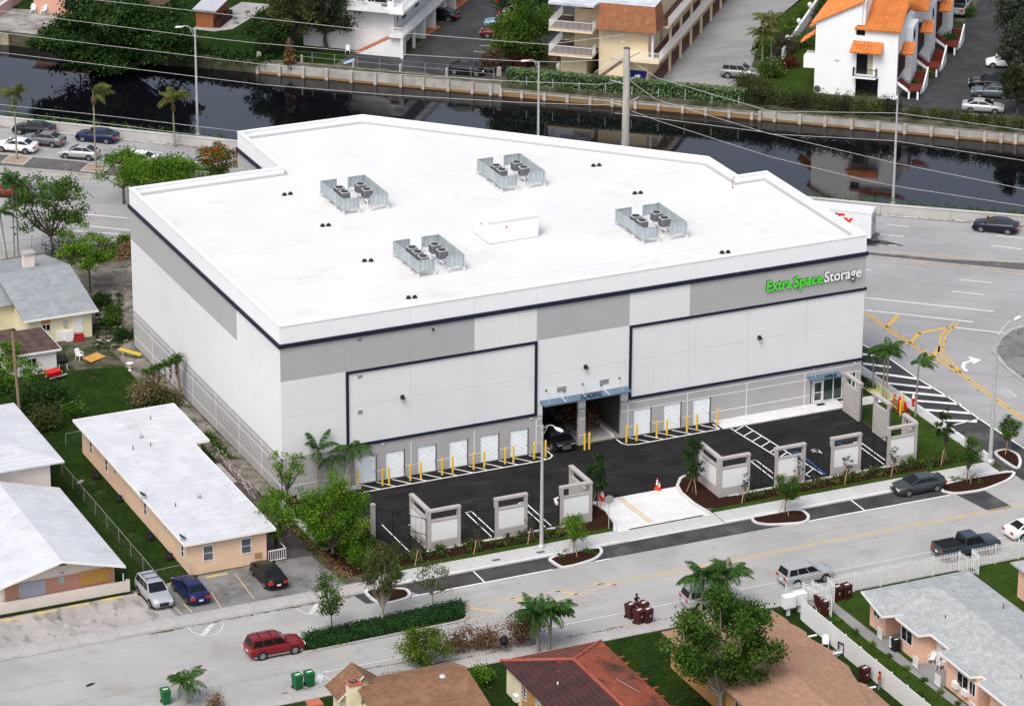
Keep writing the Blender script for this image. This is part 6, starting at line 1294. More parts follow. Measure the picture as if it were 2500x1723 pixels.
rail_run(t, U(68.9,6.15), U(71.5,6.15), 2.58, .95, .15, rail_bk); rail_run(t, U(68.9,6.15), U(68.9,6.95), 2.58, .95, .15, rail_bk); rail_run(t, U(71.5,6.15), U(71.5,6.95), 2.58, .95, .15, rail_bk)
window(t,'y',0,U(69.0,0)[0],U(69.98,0)[0],7.25,8.0,fm=rail_bk,mull=1)
def ptile(e0, e1, r0, r1): tile_slope('tile_roof', (*U(*e0[:2]),e0[2]), (*U(*e1[:2]),e1[2]), (*U(*r0[:2]),r0[2]), (*U(*r1[:2]),r1[2]), orange_tile, t, .38, .11)
ptile((68.45,6.0,5.45), (72.1,6.0,5.45), (68.7,7.0,6.55), (72.15,7.0,6.55))
ptile((68.85,6.6,8.02), (74.1,6.6,8.02), (68.85,16,11.9), (74.1,16,11.9))
ptile((63.9,24,8.2), (63.9,6.7,8.2), (69.75,24,11.25), (69.75,6.7,11.25))
ptile((62.5,10.2,5.5), (62.5,7.9,5.5), (64.3,10.2,6.85), (64.3,7.9,6.85)); ptile((62.7,13.8,6.2), (62.7,11.8,6.2), (64.3,13.8,7.3), (64.3,11.8,7.3))
MB().box(*U(62.85,8.0),2.55,*U(64.34,10.2),3.95).build('side_balcony', tw, t)
ptile((69.9,17.5,7.5), (75.2,17.5,7.5), (69.9,24.5,10.6), (75.2,24.5,10.6)); ptile((69.9,26.5,7.5), (75.6,26.5,7.5), (69.9,33,10.6), (75.6,33,10.6))
for k_, v0 in enumerate((8.6,17.6,26.6)):
    du = .55*k_
    ptile((73.9+du,v0-.2,5.0), (75.3+du,v0-.2,5.0), (73.9+du,v0+1.6,5.9), (75.3+du,v0+1.6,5.9))
    MB().box(*U(73.81,v0-1.2),2.5,*U(73.9+du,v0+3),5.2).build('entry_panel', brn, t); MB().box(*U(73.81,v0+3.2),0,*U(74.6+du,v0+6.6),7.2).build('stair_tower', tw, t); window(t,'X',U(74.6+du,0)[0],U(0,v0+3.8)[1],U(0,v0+4.6)[1],5.6,6.6,fm=rail_bk)
    # flight along +u, its white stringer, landing, lower flight along v
    du -= .75
    for i in range(7): MB().box(*U(73.9+du+.27*i,v0-.9),2.5-.19*(i+1),*U(74.2+du+.27*i,v0+.3),2.5-.19*i).build('tread', red_tread, t)
    MB().add([(*U(73.85+du,v0-.95),2.5),(*U(75.8+du,v0-.95),1.15),(*U(75.8+du,v0-.95),.85),(*U(73.85+du,v0-.95),2.1),(*U(73.85+du,v0-1.1),2.5),(*U(75.8+du,v0-1.1),1.15),(*U(75.8+du,v0-1.1),.85),(*U(73.85+du,v0-1.1),2.1)], [(0,1,2,3),(7,6,5,4),(0,4,5,1),(3,2,6,7)]).build('stringer', tw, t, fix=True)
    k = MB(); k.tube([(*U(73.85+du,v0-1.0),3.4),(*U(75.8+du,v0-1.0),2.05)], .03, 4)
    for i in range(8): k.tube([(*U(73.9+du+.27*i,v0-1.0),2.45-.19*i),(*U(73.9+du+.27*i,v0-1.0),3.35-.19*i)], .015, 4)
    k.build('stair_railing', rail_bk, t)
    MB().box(*U(75.75+du,v0-1.0),1.0,*U(77.0+du,v0+1.4),1.17).build('landing', red_tread, t)
    for uu, vv in ((75.8,v0-.95),(76.8,v0-.95),(76.8,v0+1.2)): MB().box(*U(uu+du,vv),0,*U(uu+du+.2,vv+.2),1.0).build('landing_post', tw, t)
    for i in range(8): MB().box(*U(75.6+du,v0+2.0+.34*i),0,*U(76.9+du,v0+2.34+.34*i),.2*(i+1)).build('tread', red_tread, t)
    MB().add([(*U(76.92+du,v0+2.0),0),(*U(76.92+du,v0+4.8),0),(*U(76.92+du,v0+4.8),2.2),(*U(76.92+du,v0+2.0),.7),(*U(77.08+du,v0+2.0),0),(*U(77.08+du,v0+4.8),0),(*U(77.08+du,v0+4.8),2.2),(*U(77.08+du,v0+2.0),.7)], [(0,3,2,1),(4,5,6,7),(3,7,6,2),(0,4,7,3)]).build('stair_wall', tw, t, fix=True)
    MB().box(*U(73.82,v0-.6),0,*U(73.9,v0+2.2),2.2).build('ground_panel', mat('recess_white', (.6,.6,.6), rough=.9), t)
x, z = 0, 0; k = MB(); k.lathe(0,0,[(.30,0),(.38,.06),(.30,.12)],14); o = k.build('hose_reel', dark_grey, t); o.location = (*U(64.75,6.95),.55); o.rotation_euler = (math.pi/2,0,0)
MB().box(*U(66.6,6.96),4.0,*U(67.2,6.99),4.08).box(*U(66.85,6.96),3.75,*U(66.93,6.99),4.2).build('wall_ornament', lamp_metal, t)

# --- pink house, pink wall, garden bar on the left far bank
t = fthing('pink_house', 'pink house wall beyond the patio behind the big dark tree', 'house', -32.6, 10.6); MB().box(0,0,0,14,12,4.0).build('wall', pinkw, t); MB().box(-.5,-.5,4.0,14.5,12.5,4.2).build('roof', white_roof, t); window(t,'y',0,4,5.4,1.0,2.2)
t = fthing('pink_garden_wall', 'pink garden wall receding beside the far left lawn', 'wall', -36.0, 4.0); MB().box(-.15,0,0,.15,30,1.25).build('wall', stucco('pale_pink_wall', (.62,.42,.38)), t); MB().box(-.2,0,1.25,.2,30,1.33).build('coping', mat('wall_coping', (.60,.50,.47), rough=.9), t)
struct('far_street', MB().flat([far(-75,6), far(-36.3,6), far(-36.3,60), far(-75,60)], .03), road_old); struct('lawn', MB().flat([far(-35.8,11.5), far(-33,11.5), far(-33,40), far(-35.8,40)], .03), grass_d)
def pchair(x, y, z, rz, label, s=1.0, group=None):
    t = thing('plastic_chair', label, 'chair', (x,y,z), rz, group); m_ = frame_white
    MB().box(-.24*s,-.24*s,.40*s,.24*s,.24*s,.45*s).build('seat', m_, t); MB().add([(-.24*s,.22*s,.45*s),(.24*s,.22*s,.45*s),(.24*s,.34*s,.88*s),(.12*s,.36*s,.95*s),(-.12*s,.36*s,.95*s),(-.24*s,.34*s,.88*s),(-.24*s,.26*s,.45*s),(.24*s,.26*s,.45*s),(.24*s,.38*s,.88*s),(.12*s,.40*s,.95*s),(-.12*s,.40*s,.95*s),(-.24*s,.38*s,.88*s)], [(0,1,2,3,4,5),(11,10,9,8,7,6),(0,5,11,6),(1,7,8,2),(3,2,8,9),(4,3,9,10),(5,4,10,11)]).build('backrest', m_, t)
    for a in (-1, 1):
        for b_ in (-1, 1): MB().tube([(a*.22*s,b_*.22*s,.42*s),(a*.27*s,b_*.27*s,0)], .025*s, 5).build('leg', m_, t)
        MB().box(a*.24*s-.03*s,-.24*s,.62*s,a*.24*s+.03*s,.3*s,.66*s).build('armrest', m_, t)
x, y = g(0,0,295,120); pchair(x, y, .04, FA+.2, 'white plastic chair against the pink wall, at the lawn side', 1.15); x, y = g(0,0,388,128); pchair(x, y, .04, FA-.2, 'white plastic chair against the pink wall, nearer the dark tree', 1.15)
x, y = g(3,3,560,1090); pchair(x, y, .05, -.5, 'white plastic chair on the grass beside the board fence'); x, y = g(3,3,1500,1225,.15); pchair(x, y, .16, -1.0, 'white plastic chair nearer the porch door')
x, y = g(3,3,1575,1275,.15); CH2 = (x, y); pchair(x, y, .16, -1.6, 'white plastic chair with a seated child on the porch')
x, y = g(1,0,828,475); pchair(x, y, .04, FA+.3, 'white chair under the feathery tree on the canal lawn', 1.0)
t = fthing('garden_bar', 'orange brown timber garden bar at the far lawn edge', 'kiosk', -11.7, 10.6); wd_ = mat('orange_brown_timber', (.30,.11,.05), (.24,.09,.04), scale=2, rough=.8)
MB().box(0,0,0,2.2,5,2.3).build('wall', wd_, t); MB().slab([(-.3,-.4,2.3),(2.7,-.4,2.3),(2.7,5.4,2.7),(-.3,5.4,2.7)], .1).build('roof', mat('bar_roof', (.40,.40,.44), rough=.7), t); MB().box(2.2,.3,0,2.9,4.8,1.05).build('counter', brn, t)
struct('garden_path', MB().flat([far(-11.9,9.6), far(-9,9.4), far(-7.2,11), far(-6.0,22), far(-10,22)], .035), conc_old)
for u, v, l_ in ((-7.6,13.0,'round dark stool beside the garden bar'), (-7.1,16.0,'tall dark stool further along the garden bar')):
    s_ = fthing('bar_stool', l_, 'stool', u, v, .03); MB().cyl(0,0,.7,.78,.35,12).build('seat', dark_grey, s_); [MB().tube([(.2*math.cos(a),.2*math.sin(a),.7),(.28*math.cos(a),.28*math.sin(a),0)], .025, 5).build('leg', dark_grey, s_) for a in (0,2.1,4.2)]
# ================================================================ vehicles (x forward, y left)
def paint(name, c, metal=.25): return mat('car_paint_'+name, c, rough=.32, metal=metal, spec=.35, coat=.22)
rim_m = mat('wheel_rim', (.48,.48,.49), rough=.35, metal=.7); rim_d = mat('dark_rim', (.06,.06,.062), rough=.4, metal=.5); chrome = mat('chrome_trim', (.62,.62,.63), rough=.15, metal=.9)
tail_m = mat('red_tail_light', (.45,.012,.012), rough=.2, coat=.5); head_m = mat('clear_head_light', (.62,.64,.66), rough=.1, coat=.5); plate_m = mat('number_plate', (.70,.70,.68), rough=.5); dark_plastic = mat('dark_plastic', (.022,.022,.023), rough=.6)
def wheel_meshes(r):
    ty = MB(); n = 20; prof = [(r*.66,-.11),(r*.97,-.11),(r,-.07),(r,.07),(r*.97,.11),(r*.66,.11)]
    for q_, y in prof:
        for k in range(n): a = 2*math.pi*k/n; ty.v.append((q_*math.cos(a), y, q_*math.sin(a)))
    for i in range(5):
        for k in range(n): ty.f.append((i*n+k, (i+1)*n+k, (i+1)*n+(k+1) % n, i*n+(k+1) % n))
    di = MB().cylx((0,0,0), r*.66, .16, n, 1)
    ri = MB(); R_ = r*.66
    for k in range(n):
        a, b_ = 2*math.pi*k/n, 2*math.pi*(k+1)/n
        for s_ in (-1, 1):
            y = s_*.105; q_ = [(R_*math.cos(a),y,R_*math.sin(a)), (R_*math.cos(b_),y,R_*math.sin(b_)), (R_*.82*math.cos(b_),y,R_*.82*math.sin(b_)), (R_*.82*math.cos(a),y,R_*.82*math.sin(a))]; ri.poly(q_)
    for k in range(5):
        a = 2*math.pi*k/5
        for s_ in (-1, 1):
            y = s_*.103; w_ = .28; q_ = [(R_*.1*math.cos(a-1.2),y,R_*.1*math.sin(a-1.2)), (R_*.85*math.cos(a-w_*.7),y,R_*.85*math.sin(a-w_*.7)), (R_*.85*math.cos(a+w_*.7),y,R_*.85*math.sin(a+w_*.7)), (R_*.1*math.cos(a+1.2),y,R_*.1*math.sin(a+1.2))]; ri.poly(q_)
    for s_ in (-1, 1): ri.cylx((0,s_*.09,0), R_*.22, .03, 10, 1)
    return ty.mesh('tyre', 40), di.mesh('wheel_disc'), ri.mesh('rim')
WM = {r: wheel_meshes(r) for r in (.32, .34, .36, .40)}
SPEC = {  # L, W, wheel r, wheelbase, stations (x, ztop, zbot, w), greenhouse (rear base, rear roof, front roof, front base, belt z, roof z, belt w, roof w), side window splits
 'sedan': (4.72,1.84,.32,2.76, [(-.5,.74,.42,.80),(-.492,.93,.32,.90),(-.465,1.035,.24,.95),(-.36,1.05,.20,.99),(-.15,1.01,.19,1),(.1,.985,.19,1),(.22,.97,.19,1),(.32,.93,.19,.99),(.42,.87,.20,.95),(.47,.79,.22,.89),(.492,.68,.26,.83),(.5,.56,.34,.76)], (-.425,-.22,.035,.265,.985,1.43,.91,.68), (.46,)),
 'suv': (4.62,1.86,.36,2.70, [(-.5,.80,.46,.84),(-.495,1.02,.36,.93),(-.47,1.08,.28,.97),(-.3,1.09,.26,1),(0,1.08,.25,1),(.2,1.06,.25,1),(.28,1.03,.25,1),(.38,.98,.25,.97),(.46,.90,.27,.91),(.49,.74,.30,.84),(.5,.60,.38,.78)], (-.485,-.43,.06,.225,1.07,1.70,.92,.74), (.33,.66)),
 'hatch': (4.30,1.78,.32,2.62, [(-.5,.72,.42,.82),(-.49,.94,.32,.92),(-.46,1.0,.24,.97),(-.3,1.01,.20,1),(0,1.0,.20,1),(.22,.97,.20,1),(.33,.91,.20,.98),(.43,.82,.21,.94),(.48,.70,.24,.86),(.5,.52,.34,.76)], (-.48,-.21,.03,.27,1.0,1.46,.91,.69), (.45,)),
 'van': (5.0,1.95,.34,3.0, [(-.5,.80,.44,.86),(-.495,1.05,.34,.95),(-.47,1.1,.26,.99),(-.2,1.1,.24,1),(.15,1.08,.24,1),(.30,1.03,.24,1),(.40,.94,.24,.96),(.47,.82,.26,.90),(.495,.66,.30,.82),(.5,.52,.36,.76)], (-.488,-.45,.10,.31,1.09,1.74,.92,.76), (.33,.66)),
 'pickup': (5.75,2.02,.40,3.65, [(-.5,1.16,.52,.96),(-.495,1.18,.48,.99),(-.3,1.18,.45,1),(-.05,1.18,.42,1),(.2,1.17,.42,1),(.3,1.17,.42,1),(.42,1.14,.44,.98),(.475,1.08,.46,.95),(.492,.92,.48,.92),(.5,.66,.52,.88)], (-.115,-.085,.13,.255,1.16,1.90,.90,.74), (.5,)),
}
CARN = [0]
def bil(q_, u, v): a, b_, c, d_ = map(np.array, q_); return tuple((a*(1-u)+b_*u)*(1-v)+(d_*(1-u)+c*u)*v)
def car(kind, pm, x, y, heading, label, cat=None, rim=rim_m, group=None, z=.01, rack=False, spoiler=False, lower=None):
    L, Wd, r, wb, sts, gh, splits = SPEC[kind]; w = Wd/2
    names = {'sedan':'parked_car','suv':'suv','hatch':'parked_car','van':'minivan','pickup':'pickup_truck'}
    t = thing(names[kind], label, cat or {'suv':'suv','van':'van','pickup':'pickup'}.get(kind,'car'), (x,y,z), heading, group)
    key = 'body_'+kind
    if key not in MATS:
        k = MB(); n = None
        for sx, zt, z0, wf in sts:
            ww = w*wf; h_ = zt-z0
            half = [(ww*.84,z0),(ww*.97,z0+h_*.16),(ww,z0+h_*.42),(ww*.995,z0+h_*.66),(ww*.95,z0+h_*.90),(ww*.86,zt),(ww*.45,zt+.02)]
            ring = [(-a,b_) for a, b_ in half]+[(0,zt+.03)]+[(a,b_) for a, b_ in half[::-1]]
            n = len(ring); k.v += [(sx*L, a, b_) for a, b_ in ring]
        for i in range(len(sts)-1):
            for j in range(n): k.f.append((i*n+j, (i+1)*n+j, (i+1)*n+(j+1) % n, i*n+(j+1) % n))
        k.f.append(tuple(range(n))); k.f.append(tuple((len(sts)-1)*n+j for j in range(n-1,-1,-1)))
        me = k.mesh('body', 38); bm = bmesh.new(); bm.from_mesh(me); bmesh.ops.recalc_face_normals(bm, faces=bm.faces); bm.to_mesh(me); bm.free(); MATS[key] = me
    me = MATS[key].copy(); me.materials.append(pm); obj('body', me, None, t)
    xb2, xr2, xr1, xb1, zb, zr, bw, rw = gh; xb2, xr2, xr1, xb1 = xb2*L, xr2*L, xr1*L, xb1*L; B, Rw = w*bw, w*rw; zb -= .04
    c = MB(); i_ = .10; zr_ = zr-.045
    V = [(xb2,-B,zb),(xb1,-B,zb),(xb1,B,zb),(xb2,B,zb),(xr2,-Rw,zr_),(xr1,-Rw,zr_),(xr1,Rw,zr_),(xr2,Rw,zr_),(xr2+i_,-Rw+i_,zr),(xr1-i_,-Rw+i_,zr),(xr1-i_,Rw-i_,zr),(xr2+i_,Rw-i_,zr)]
    c.add(V, [(0,1,5,4),(1,2,6,5),(2,3,7,6),(3,0,4,7),(4,5,9,8),(5,6,10,9),(6,7,11,10),(7,4,8,11),(8,9,10,11)]); c.build('cabin', pm, t)
    def pane(name, q_, u0, u1, v0, v1):
        P = [np.array(bil(q_,a,b_)) for a, b_ in ((u0,v0),(u1,v0),(u1,v1),(u0,v1))]; nn = np.cross(P[1]-P[0], P[3]-P[0]); nn = nn/np.linalg.norm(nn)*.012; MB().poly([tuple(p+nn) for p in P]).build(name, car_glass, t)
    pane('windshield', (V[1],V[2],V[6],V[5]), .05,.95,.10,.97); pane('rear_window', (V[3],V[0],V[4],V[7]), .07,.93,.14,.93)
    sp_ = [0.035]+list(splits)+[.965]
    for a, b_ in zip(sp_[:-1], sp_[1:]):
        a2, b2 = a+(.012 if a > .05 else .02), b_-(.012 if b_ < .95 else .02)
        pane('side_window', (V[0],V[1],V[5],V[4]), a2,b2,.16,.90); pane('side_window', (V[2],V[3],V[7],V[6]), 1-b2,1-a2,.16,.90)
    for sx in (-wb/2, wb/2):
        for sy in (-1, 1):
            MB().cylx((sx, sy*(w-.06), r+.02), r+.07, .135, 18, 1).build('wheel_arch', dark_plastic, t)
            wo = obj('wheel', WM[r][1], rim_d, t, (sx, sy*(w-.08), r)); obj('tyre', WM[r][0], black_rubber, wo)
            me = WM[r][2] if rim is rim_m else WM[r][2].copy(); obj('rim', me, rim, wo)
    fz = sts[-1][1]+.10; rz_ = sts[1][1]-.12
    for sy in (-1, 1):
        hx = L*.47; hy = sy*w*.66
        k = MB(); k.add([(hx-.12,hy-sy*-.22,fz-.07),(hx+.10,hy-sy*.20,fz-.05),(hx+.10,hy-sy*.20,fz+.09),(hx-.12,hy+sy*.22,fz+.10),(hx-.30,hy+sy*.24,fz-.03),(hx-.30,hy+sy*.24,fz+.08)], [(0,1,2,3),(4,0,3,5),(3,2,1,0),(5,3,0,4)])
        MB().box(L*.43,sy*w*.60-.22,fz-.07,L*.496,sy*w*.60+.22,fz+.08).build('headlight', head_m, t)
        MB().box(-L*.503,sy*w*.68-.16,rz_-.14,-L*.455,sy*w*.68+.24,rz_+.08).build('taillight', tail_m, t)
        mx_ = xb1-.30; MB().box(mx_-.07,sy*(w*.94)-.10,zb+.08,mx_+.10,sy*(w*.94)+.10,zb+.24).build('mirror', pm, t)
    MB().box(L*.49,-w*.42,.36,L*.503,w*.42,fz-.02).build('grille', dark_plastic if kind != 'pickup' else chrome, t)
    MB().box(-L*.505,-.17,rz_-.30,-L*.49,.17,rz_-.16).build('number_plate', plate_m, t)
    MB().box(-L*.44,-w*1.003,.24,L*.44,w*1.003,.33).build('side_skirt', lower or dark_plastic, t)
    if rack:
        for sy in (-1, 1): MB().tube([(xr2+.15,sy*(Rw-.12),zr+.06),(xr1-.2,sy*(Rw-.12),zr+.06)], .022, 5).build('roof_rail', dark_plastic, t)
        for f_ in (.3,.7): MB().box(xr2+(xr1-xr2)*f_-.03,-Rw+.12,zr+.05,xr2+(xr1-xr2)*f_+.03,Rw-.12,zr+.085).build('roof_bar', dark_plastic, t)
    if spoiler: MB().box(-L*.49,-w*.7,1.06,-L*.455,w*.7,1.10).build('spoiler', pm, t)
    if kind == 'pickup':
        b0, b1 = -L*.488, -L*.125
        MB().box(b0,-w*.84,1.195,b1,w*.84,1.215).build('bed_liner', mat('bed_liner_black', (.010,.010,.010), rough=.9), t)
        for sy in (-1, 1): MB().box(b0,sy*w*.92-.07,1.19,b1,sy*w*.92+.07,1.30).build('bed_rail', pm, t)
        MB().box(b0-.04,-w*.92,1.19,b0+.05,w*.92,1.30).build('tailgate', pm, t)
    return t
def place(kind, pm, f, r_, label, **k):
    """f, r_ : (c,r,x,y) pixels where the camera-side front and rear tyres touch the ground"""
    F_, R_ = np.array(g(*f)), np.array(g(*r_)); d_ = F_-R_; d_ = d_/np.linalg.norm(d_); n_ = np.array([-d_[1], d_[0]]); mid = (F_+R_)/2
    if n_ @ (CAM[:2]-mid) < 0: n_ = -n_
    c = mid - n_*(SPEC[kind][1]/2-.1); return car(kind, pm, float(c[0]), float(c[1]), math.atan2(d_[1], d_[0]), label, **k)
P_black = paint('black', (.006,.006,.007)); P_white = paint('white', (.74,.74,.74), 0); P_grey = paint('grey', (.16,.17,.18)); P_silver = paint('silver', (.42,.43,.44), .4); P_navy = paint('navy', (.006,.014,.055)); P_dnavy = paint('dark_navy', (.006,.010,.022)); P_dgrey = paint('dark_grey', (.045,.052,.056)); P_red = paint('red', (.20,.008,.012)); P_dred = paint('dark_red', (.12,.008,.010)); P_blue = paint('deep_blue', (.008,.014,.075)); P_slate = paint('slate', (.030,.045,.056)); P_lblue = paint('pale_blue', (.22,.33,.46)); P_bgrey = paint('blue_grey', (.085,.11,.13)); P_rogue = paint('pewter', (.26,.26,.255), .4); P_brown = paint('warm_silver', (.47,.46,.455), .35)
def along(c, r, x, y, ang, back=0): pass
hwd = math.atan2(.66,-.75)
place('sedan', P_black, (0,0,165,1192), (0,0,390,1213), 'black sedan against the barrier wall on the highway')
place('sedan', P_grey, (0,0,262,1285), (0,0,460,1306), 'dark grey sedan between the black and white sedans on the highway')
place('sedan', P_white, (0,0,18,1346), (0,0,225,1364), 'white sedan with black wheels passing a median palm', rim=rim_d)
place('hatch', P_silver, (0,0,580,1407), (0,0,788,1424), 'silver hatchback with black wheels beside the highway median', rim=rim_d)
place('sedan', P_navy, (0,0,735,1255), (0,0,937,1275), 'navy sedan with pale wheels alone in the far highway lane')
place('sedan', P_white, (0,0,1082,1460), (0,0,1290,1480), 'white sedan with a sunroof half behind the bright green tree')
place('sedan', P_dnavy, (3,1,1925,530), (3,1,2178,556), 'dark navy sedan with bright wheels on the right of the highway')
place('sedan', P_dgrey, (3,2,1297,1346), (3,2,1540,1302), 'dark grey sedan with a spoiler parked beside the corner island', spoiler=True)
place('suv', P_silver, (3,3,560,505), (3,3,300,562), 'silver suv parked in front of the small picket gate')
place('van', P_brown, (2,3,2030,706), (2,3,1650,770), 'silver minivan half hidden by two palms at the kerb')
place('pickup', P_slate, (3,3,2035,262), (3,3,1672,335), 'dark slate crew cab pickup behind the picket fence')
place('sedan', P_white, (3,3,2560,90), (3,3,2290,150), 'white car at the kerb ahead of the slate pickup')
place('suv', P_red, (1,3,370,1140), (1,3,65,1198), 'red suv with roof rack beside the hedged street median', rack=True, lower=mat('grey_cladding', (.22,.22,.23), rough=.6))
place('suv', P_silver, (0,3,1330,733), (0,3,1230,620), 'silver suv with roof rack parked nose out by the white house', rack=True)
place('sedan', P_blue, (0,3,1548,585), (0,3,1655,700), 'deep blue sedan parked nose in beside the silver suv')
place('sedan', P_black, (0,3,2240,452), (1,3,98,562), 'black sedan parked against the peach house wall')
car('pickup', P_black, 26.35, 1.75, -math.pi/2, 'black pickup with chrome grille nosing out of the loading bay')
place('hatch', P_black, (1,0,1955,678), (1,0,1780,663), 'small black car parked at the railing beside the seawall shrubs')
place('sedan', P_dred, (1,0,2070,342), (1,0,2260,352), 'dark red car half hidden by shrubs in the apartment lot')
place('sedan', P_lblue, (1,0,2110,255), (1,0,2300,262), 'pale blue car parked beside the dark red car')
place('hatch', P_white, (1,0,2245,138), (1,0,2440,150), 'white car beside the worker in the orange vest')
car('sedan', P_black, *far(15.2,22.2), FA+math.pi, 'black car under the walkway of the white apartments')
place('suv', P_rogue, (2,0,2140,712), (2,0,1947,697), 'pewter suv parked beside the shrubs in the concrete lot')
place('sedan', P_silver, (3,0,2050,1012), (3,0,1847,1001), 'silver sedan with a sunroof nearest the seawall in the townhouse lot')
place('sedan', P_bgrey, (3,0,1937,868), (3,0,2125,880), 'blue grey sedan between the silver sedan and the black suv')
place('suv', P_black, (3,0,1905,792), (3,0,2100,800), 'black suv under the drooping tree in the townhouse lot')
place('hatch', P_white, (3,0,2050,606), (3,0,2230,612), 'white car under the tree in the townhouse lot')
x, y = g(3,0,1835,150); car('pickup', P_brown, x, y+2.2, FA+math.pi/2, 'pale pickup seen from behind at the far end of the townhouses')
place('sedan', P_red, (0,1,-30,225), (0,1,150,240), 'red car behind the slender palms on the highway')
place('sedan', P_bgrey, (0,1,290,235), (0,1,460,250), 'blue grey car hidden behind the sparse tree by the highway')
place('sedan', P_silver, (0,0,1690,1500), (0,0,1880,1520), 'silver car behind the red flowering tree')
# delivery truck
wr = mat('truck_white', (.76,.77,.78), (.70,.71,.72), scale=1.2, rough=.5)
x, y = 76.8, 34.1; hd = math.atan2(.653,-.757)
t = thing('delivery_truck', 'white delivery truck passing behind the storage building corner', 'truck', (x,y,.01), hd)   # x forward from the rear corner, y: right side is +? camera side at y=0
Wt, Lt = 2.3, 7.4
bx_ = MB().box(0,-Wt,.95,Lt,0,3.6).build('cargo_box', wr, t)
for zz in (.95,3.52): MB().box(-.02,-Wt-.02,zz,Lt+.02,.02,zz+.1).build('box_rail', mat('truck_rail', (.60,.61,.62), rough=.4), bx_)
for yy in (-Wt-.01,.01-.12): MB().box(-.03,yy,1.05,.0,yy+.12,3.5).build('corner_post', galv, bx_)
MB().box(-.06,-Wt+.2,1.1,-.01,-.2,3.4).build('rear_door', mat('truck_door', (.62,.63,.64), rough=.5), t)
k = MB()
for yy in (-1.9,-1.15,-.5): k.tube([(-.09,yy,1.0),(-.09,yy,3.4)], .02, 5)
k.box(-.5,-Wt+.1,.72,-.02,-.1,.86); k.build('rear_bars', dark_grey, t)
MB().box(.1,-Wt+.15,.6,Lt,-.15,.94).build('chassis', dark_plastic, t)
for sx in (1.2, 6.6):
    for yy in (-.2,-Wt+.2): wo = obj('wheel', WM[.40][1], rim_d, t, (sx,yy,.42)); obj('tyre', WM[.40][0], black_rubber, wo)
cb = MB().box(Lt+.15,-2.1,.6,Lt+1.9,-.2,2.5).build('cab', wr, t); MB().box(Lt+1.9,-2.0,.6,Lt+2.5,-.3,1.5).build('hood', wr, t); MB().box(Lt+1.91,-2.0,1.55,Lt+1.94,-.3,2.4).build('windshield', car_glass, cb)
fp = mat('purple_lettering', (.035,.012,.14), rough=.5); fo_ = mat('orange_red_lettering', (.72,.03,.01), rough=.5)
def truck_text(txt, x_rear, w_, fm, zc, cap):     # reads from front to rear on the camera side (local +y face)
    full = text_mesh(txt, 1.0, .004, 0, .03); lo, hi = dims(full); rl, rh = dims(text_mesh('E',1,.004)); s = cap/(rh[1]-rl[1]); a = np.empty(len(full.vertices)*3); full.vertices.foreach_get('co', a); a = a.reshape(-1,3)
    b_ = np.empty_like(a); b_[:,0] = x_rear+w_-(a[:,0]-lo[0])/(hi[0]-lo[0])*w_; b_[:,1] = .006+a[:,2]; b_[:,2] = zc+a[:,1]*s; full.vertices.foreach_set('co', b_.ravel()); full.update(); full.materials.clear(); full.materials.append(fm); o = obj('lettering', full, None, bx_)
truck_text('Ex', 1.8, 1.65, fo_, 2.1, 1.2); truck_text('Fed', 3.5, 2.4, fp, 2.1, 1.2)
letters(t, 'Ex', -1.2, -.55, 0, 2.4, .45, fo_, extrude=.01, name='lettering', rz=-math.pi/2, fwd=(-.075,-.6,2.45))
# seawall-side far car park sign etc. are omitted; hubs of fallen tyre
# ================================================================ vegetation
def np_mesh(name, V, F, m_, parent=None, tint=None):
    me = bpy.data.meshes.new(name); nv, nf = len(V), len(F); k = F.shape[1]
    me.vertices.add(nv); me.vertices.foreach_set('co', V.astype(np.float32).ravel())
    me.loops.add(nf*k); me.loops.foreach_set('vertex_index', F.astype(np.int32).ravel())
    me.polygons.add(nf); me.polygons.foreach_set('loop_start', np.arange(0, nf*k, k, dtype=np.int32))
    me.update(calc_edges=True)
    if tint is not None:
        a = me.attributes.new('tint', 'FLOAT', 'FACE'); a.data.foreach_set('value', tint.astype(np.float32))
    me.materials.append(m_)
    return obj(name, me, None, parent)
def leaf_cards(P, D, S, rg, asp=.34):
    n = len(P); rnd = rg.normal(size=(n,3)); side = np.cross(D, rnd); side /= (np.linalg.norm(side, axis=1, keepdims=True)+1e-9)
    S = S[:,None]; nrm = np.cross(D, side)
    V = np.empty((n,4,3)); V[:,0] = P-D*S*.5; V[:,1] = P+side*S*asp+nrm*S*.10; V[:,2] = P+D*S*.5; V[:,3] = P-side*S*asp+nrm*S*.10
    return V.reshape(-1,3), np.arange(n*4).reshape(n,4)
def unit(a): return a/(np.linalg.norm(a, axis=-1, keepdims=True)+1e-9)
def foliage(name, blobs, n, size, m_, parent, seed=0, droop=0.0, shell=2.4, box=False, spread=.28, asp=.34):
    rg = np.random.default_rng(seed); B = np.array(blobs, float); wgt = (B[:,3]*B[:,4]*B[:,5])**.66; wgt /= wgt.sum(); idx = rg.choice(len(B), n, p=wgt)
    if box: d_ = rg.uniform(-1,1,(n,3)); ax = rg.integers(0,3,n); fl_ = rg.random(n) < .7; d_[np.arange(n)[fl_], ax[fl_]] = np.sign(d_[np.arange(n)[fl_], ax[fl_]]); p = B[idx,:3]+d_*B[idx,3:6]; d_ = unit(d_)
    else: d0 = np.clip(rg.normal(0,.46,(n,3)),-1.15,1.15); d_ = unit(d0); p = B[idx,:3]+d0*B[idx,3:6]*1.12
    D = unit(d_*.55+rg.normal(size=(n,3))*.55+np.array([0,0,-droop+.05])); S = size*rg.uniform(.65,1.35,n)
    V, F = leaf_cards(p, D, S, rg, asp)
    ct = rg.uniform(-spread,spread,len(B)); tint = np.clip(.5+ct[idx]+rg.normal(0,.20,n),0,1)
    return np_mesh(name, V, F, m_, parent, tint)
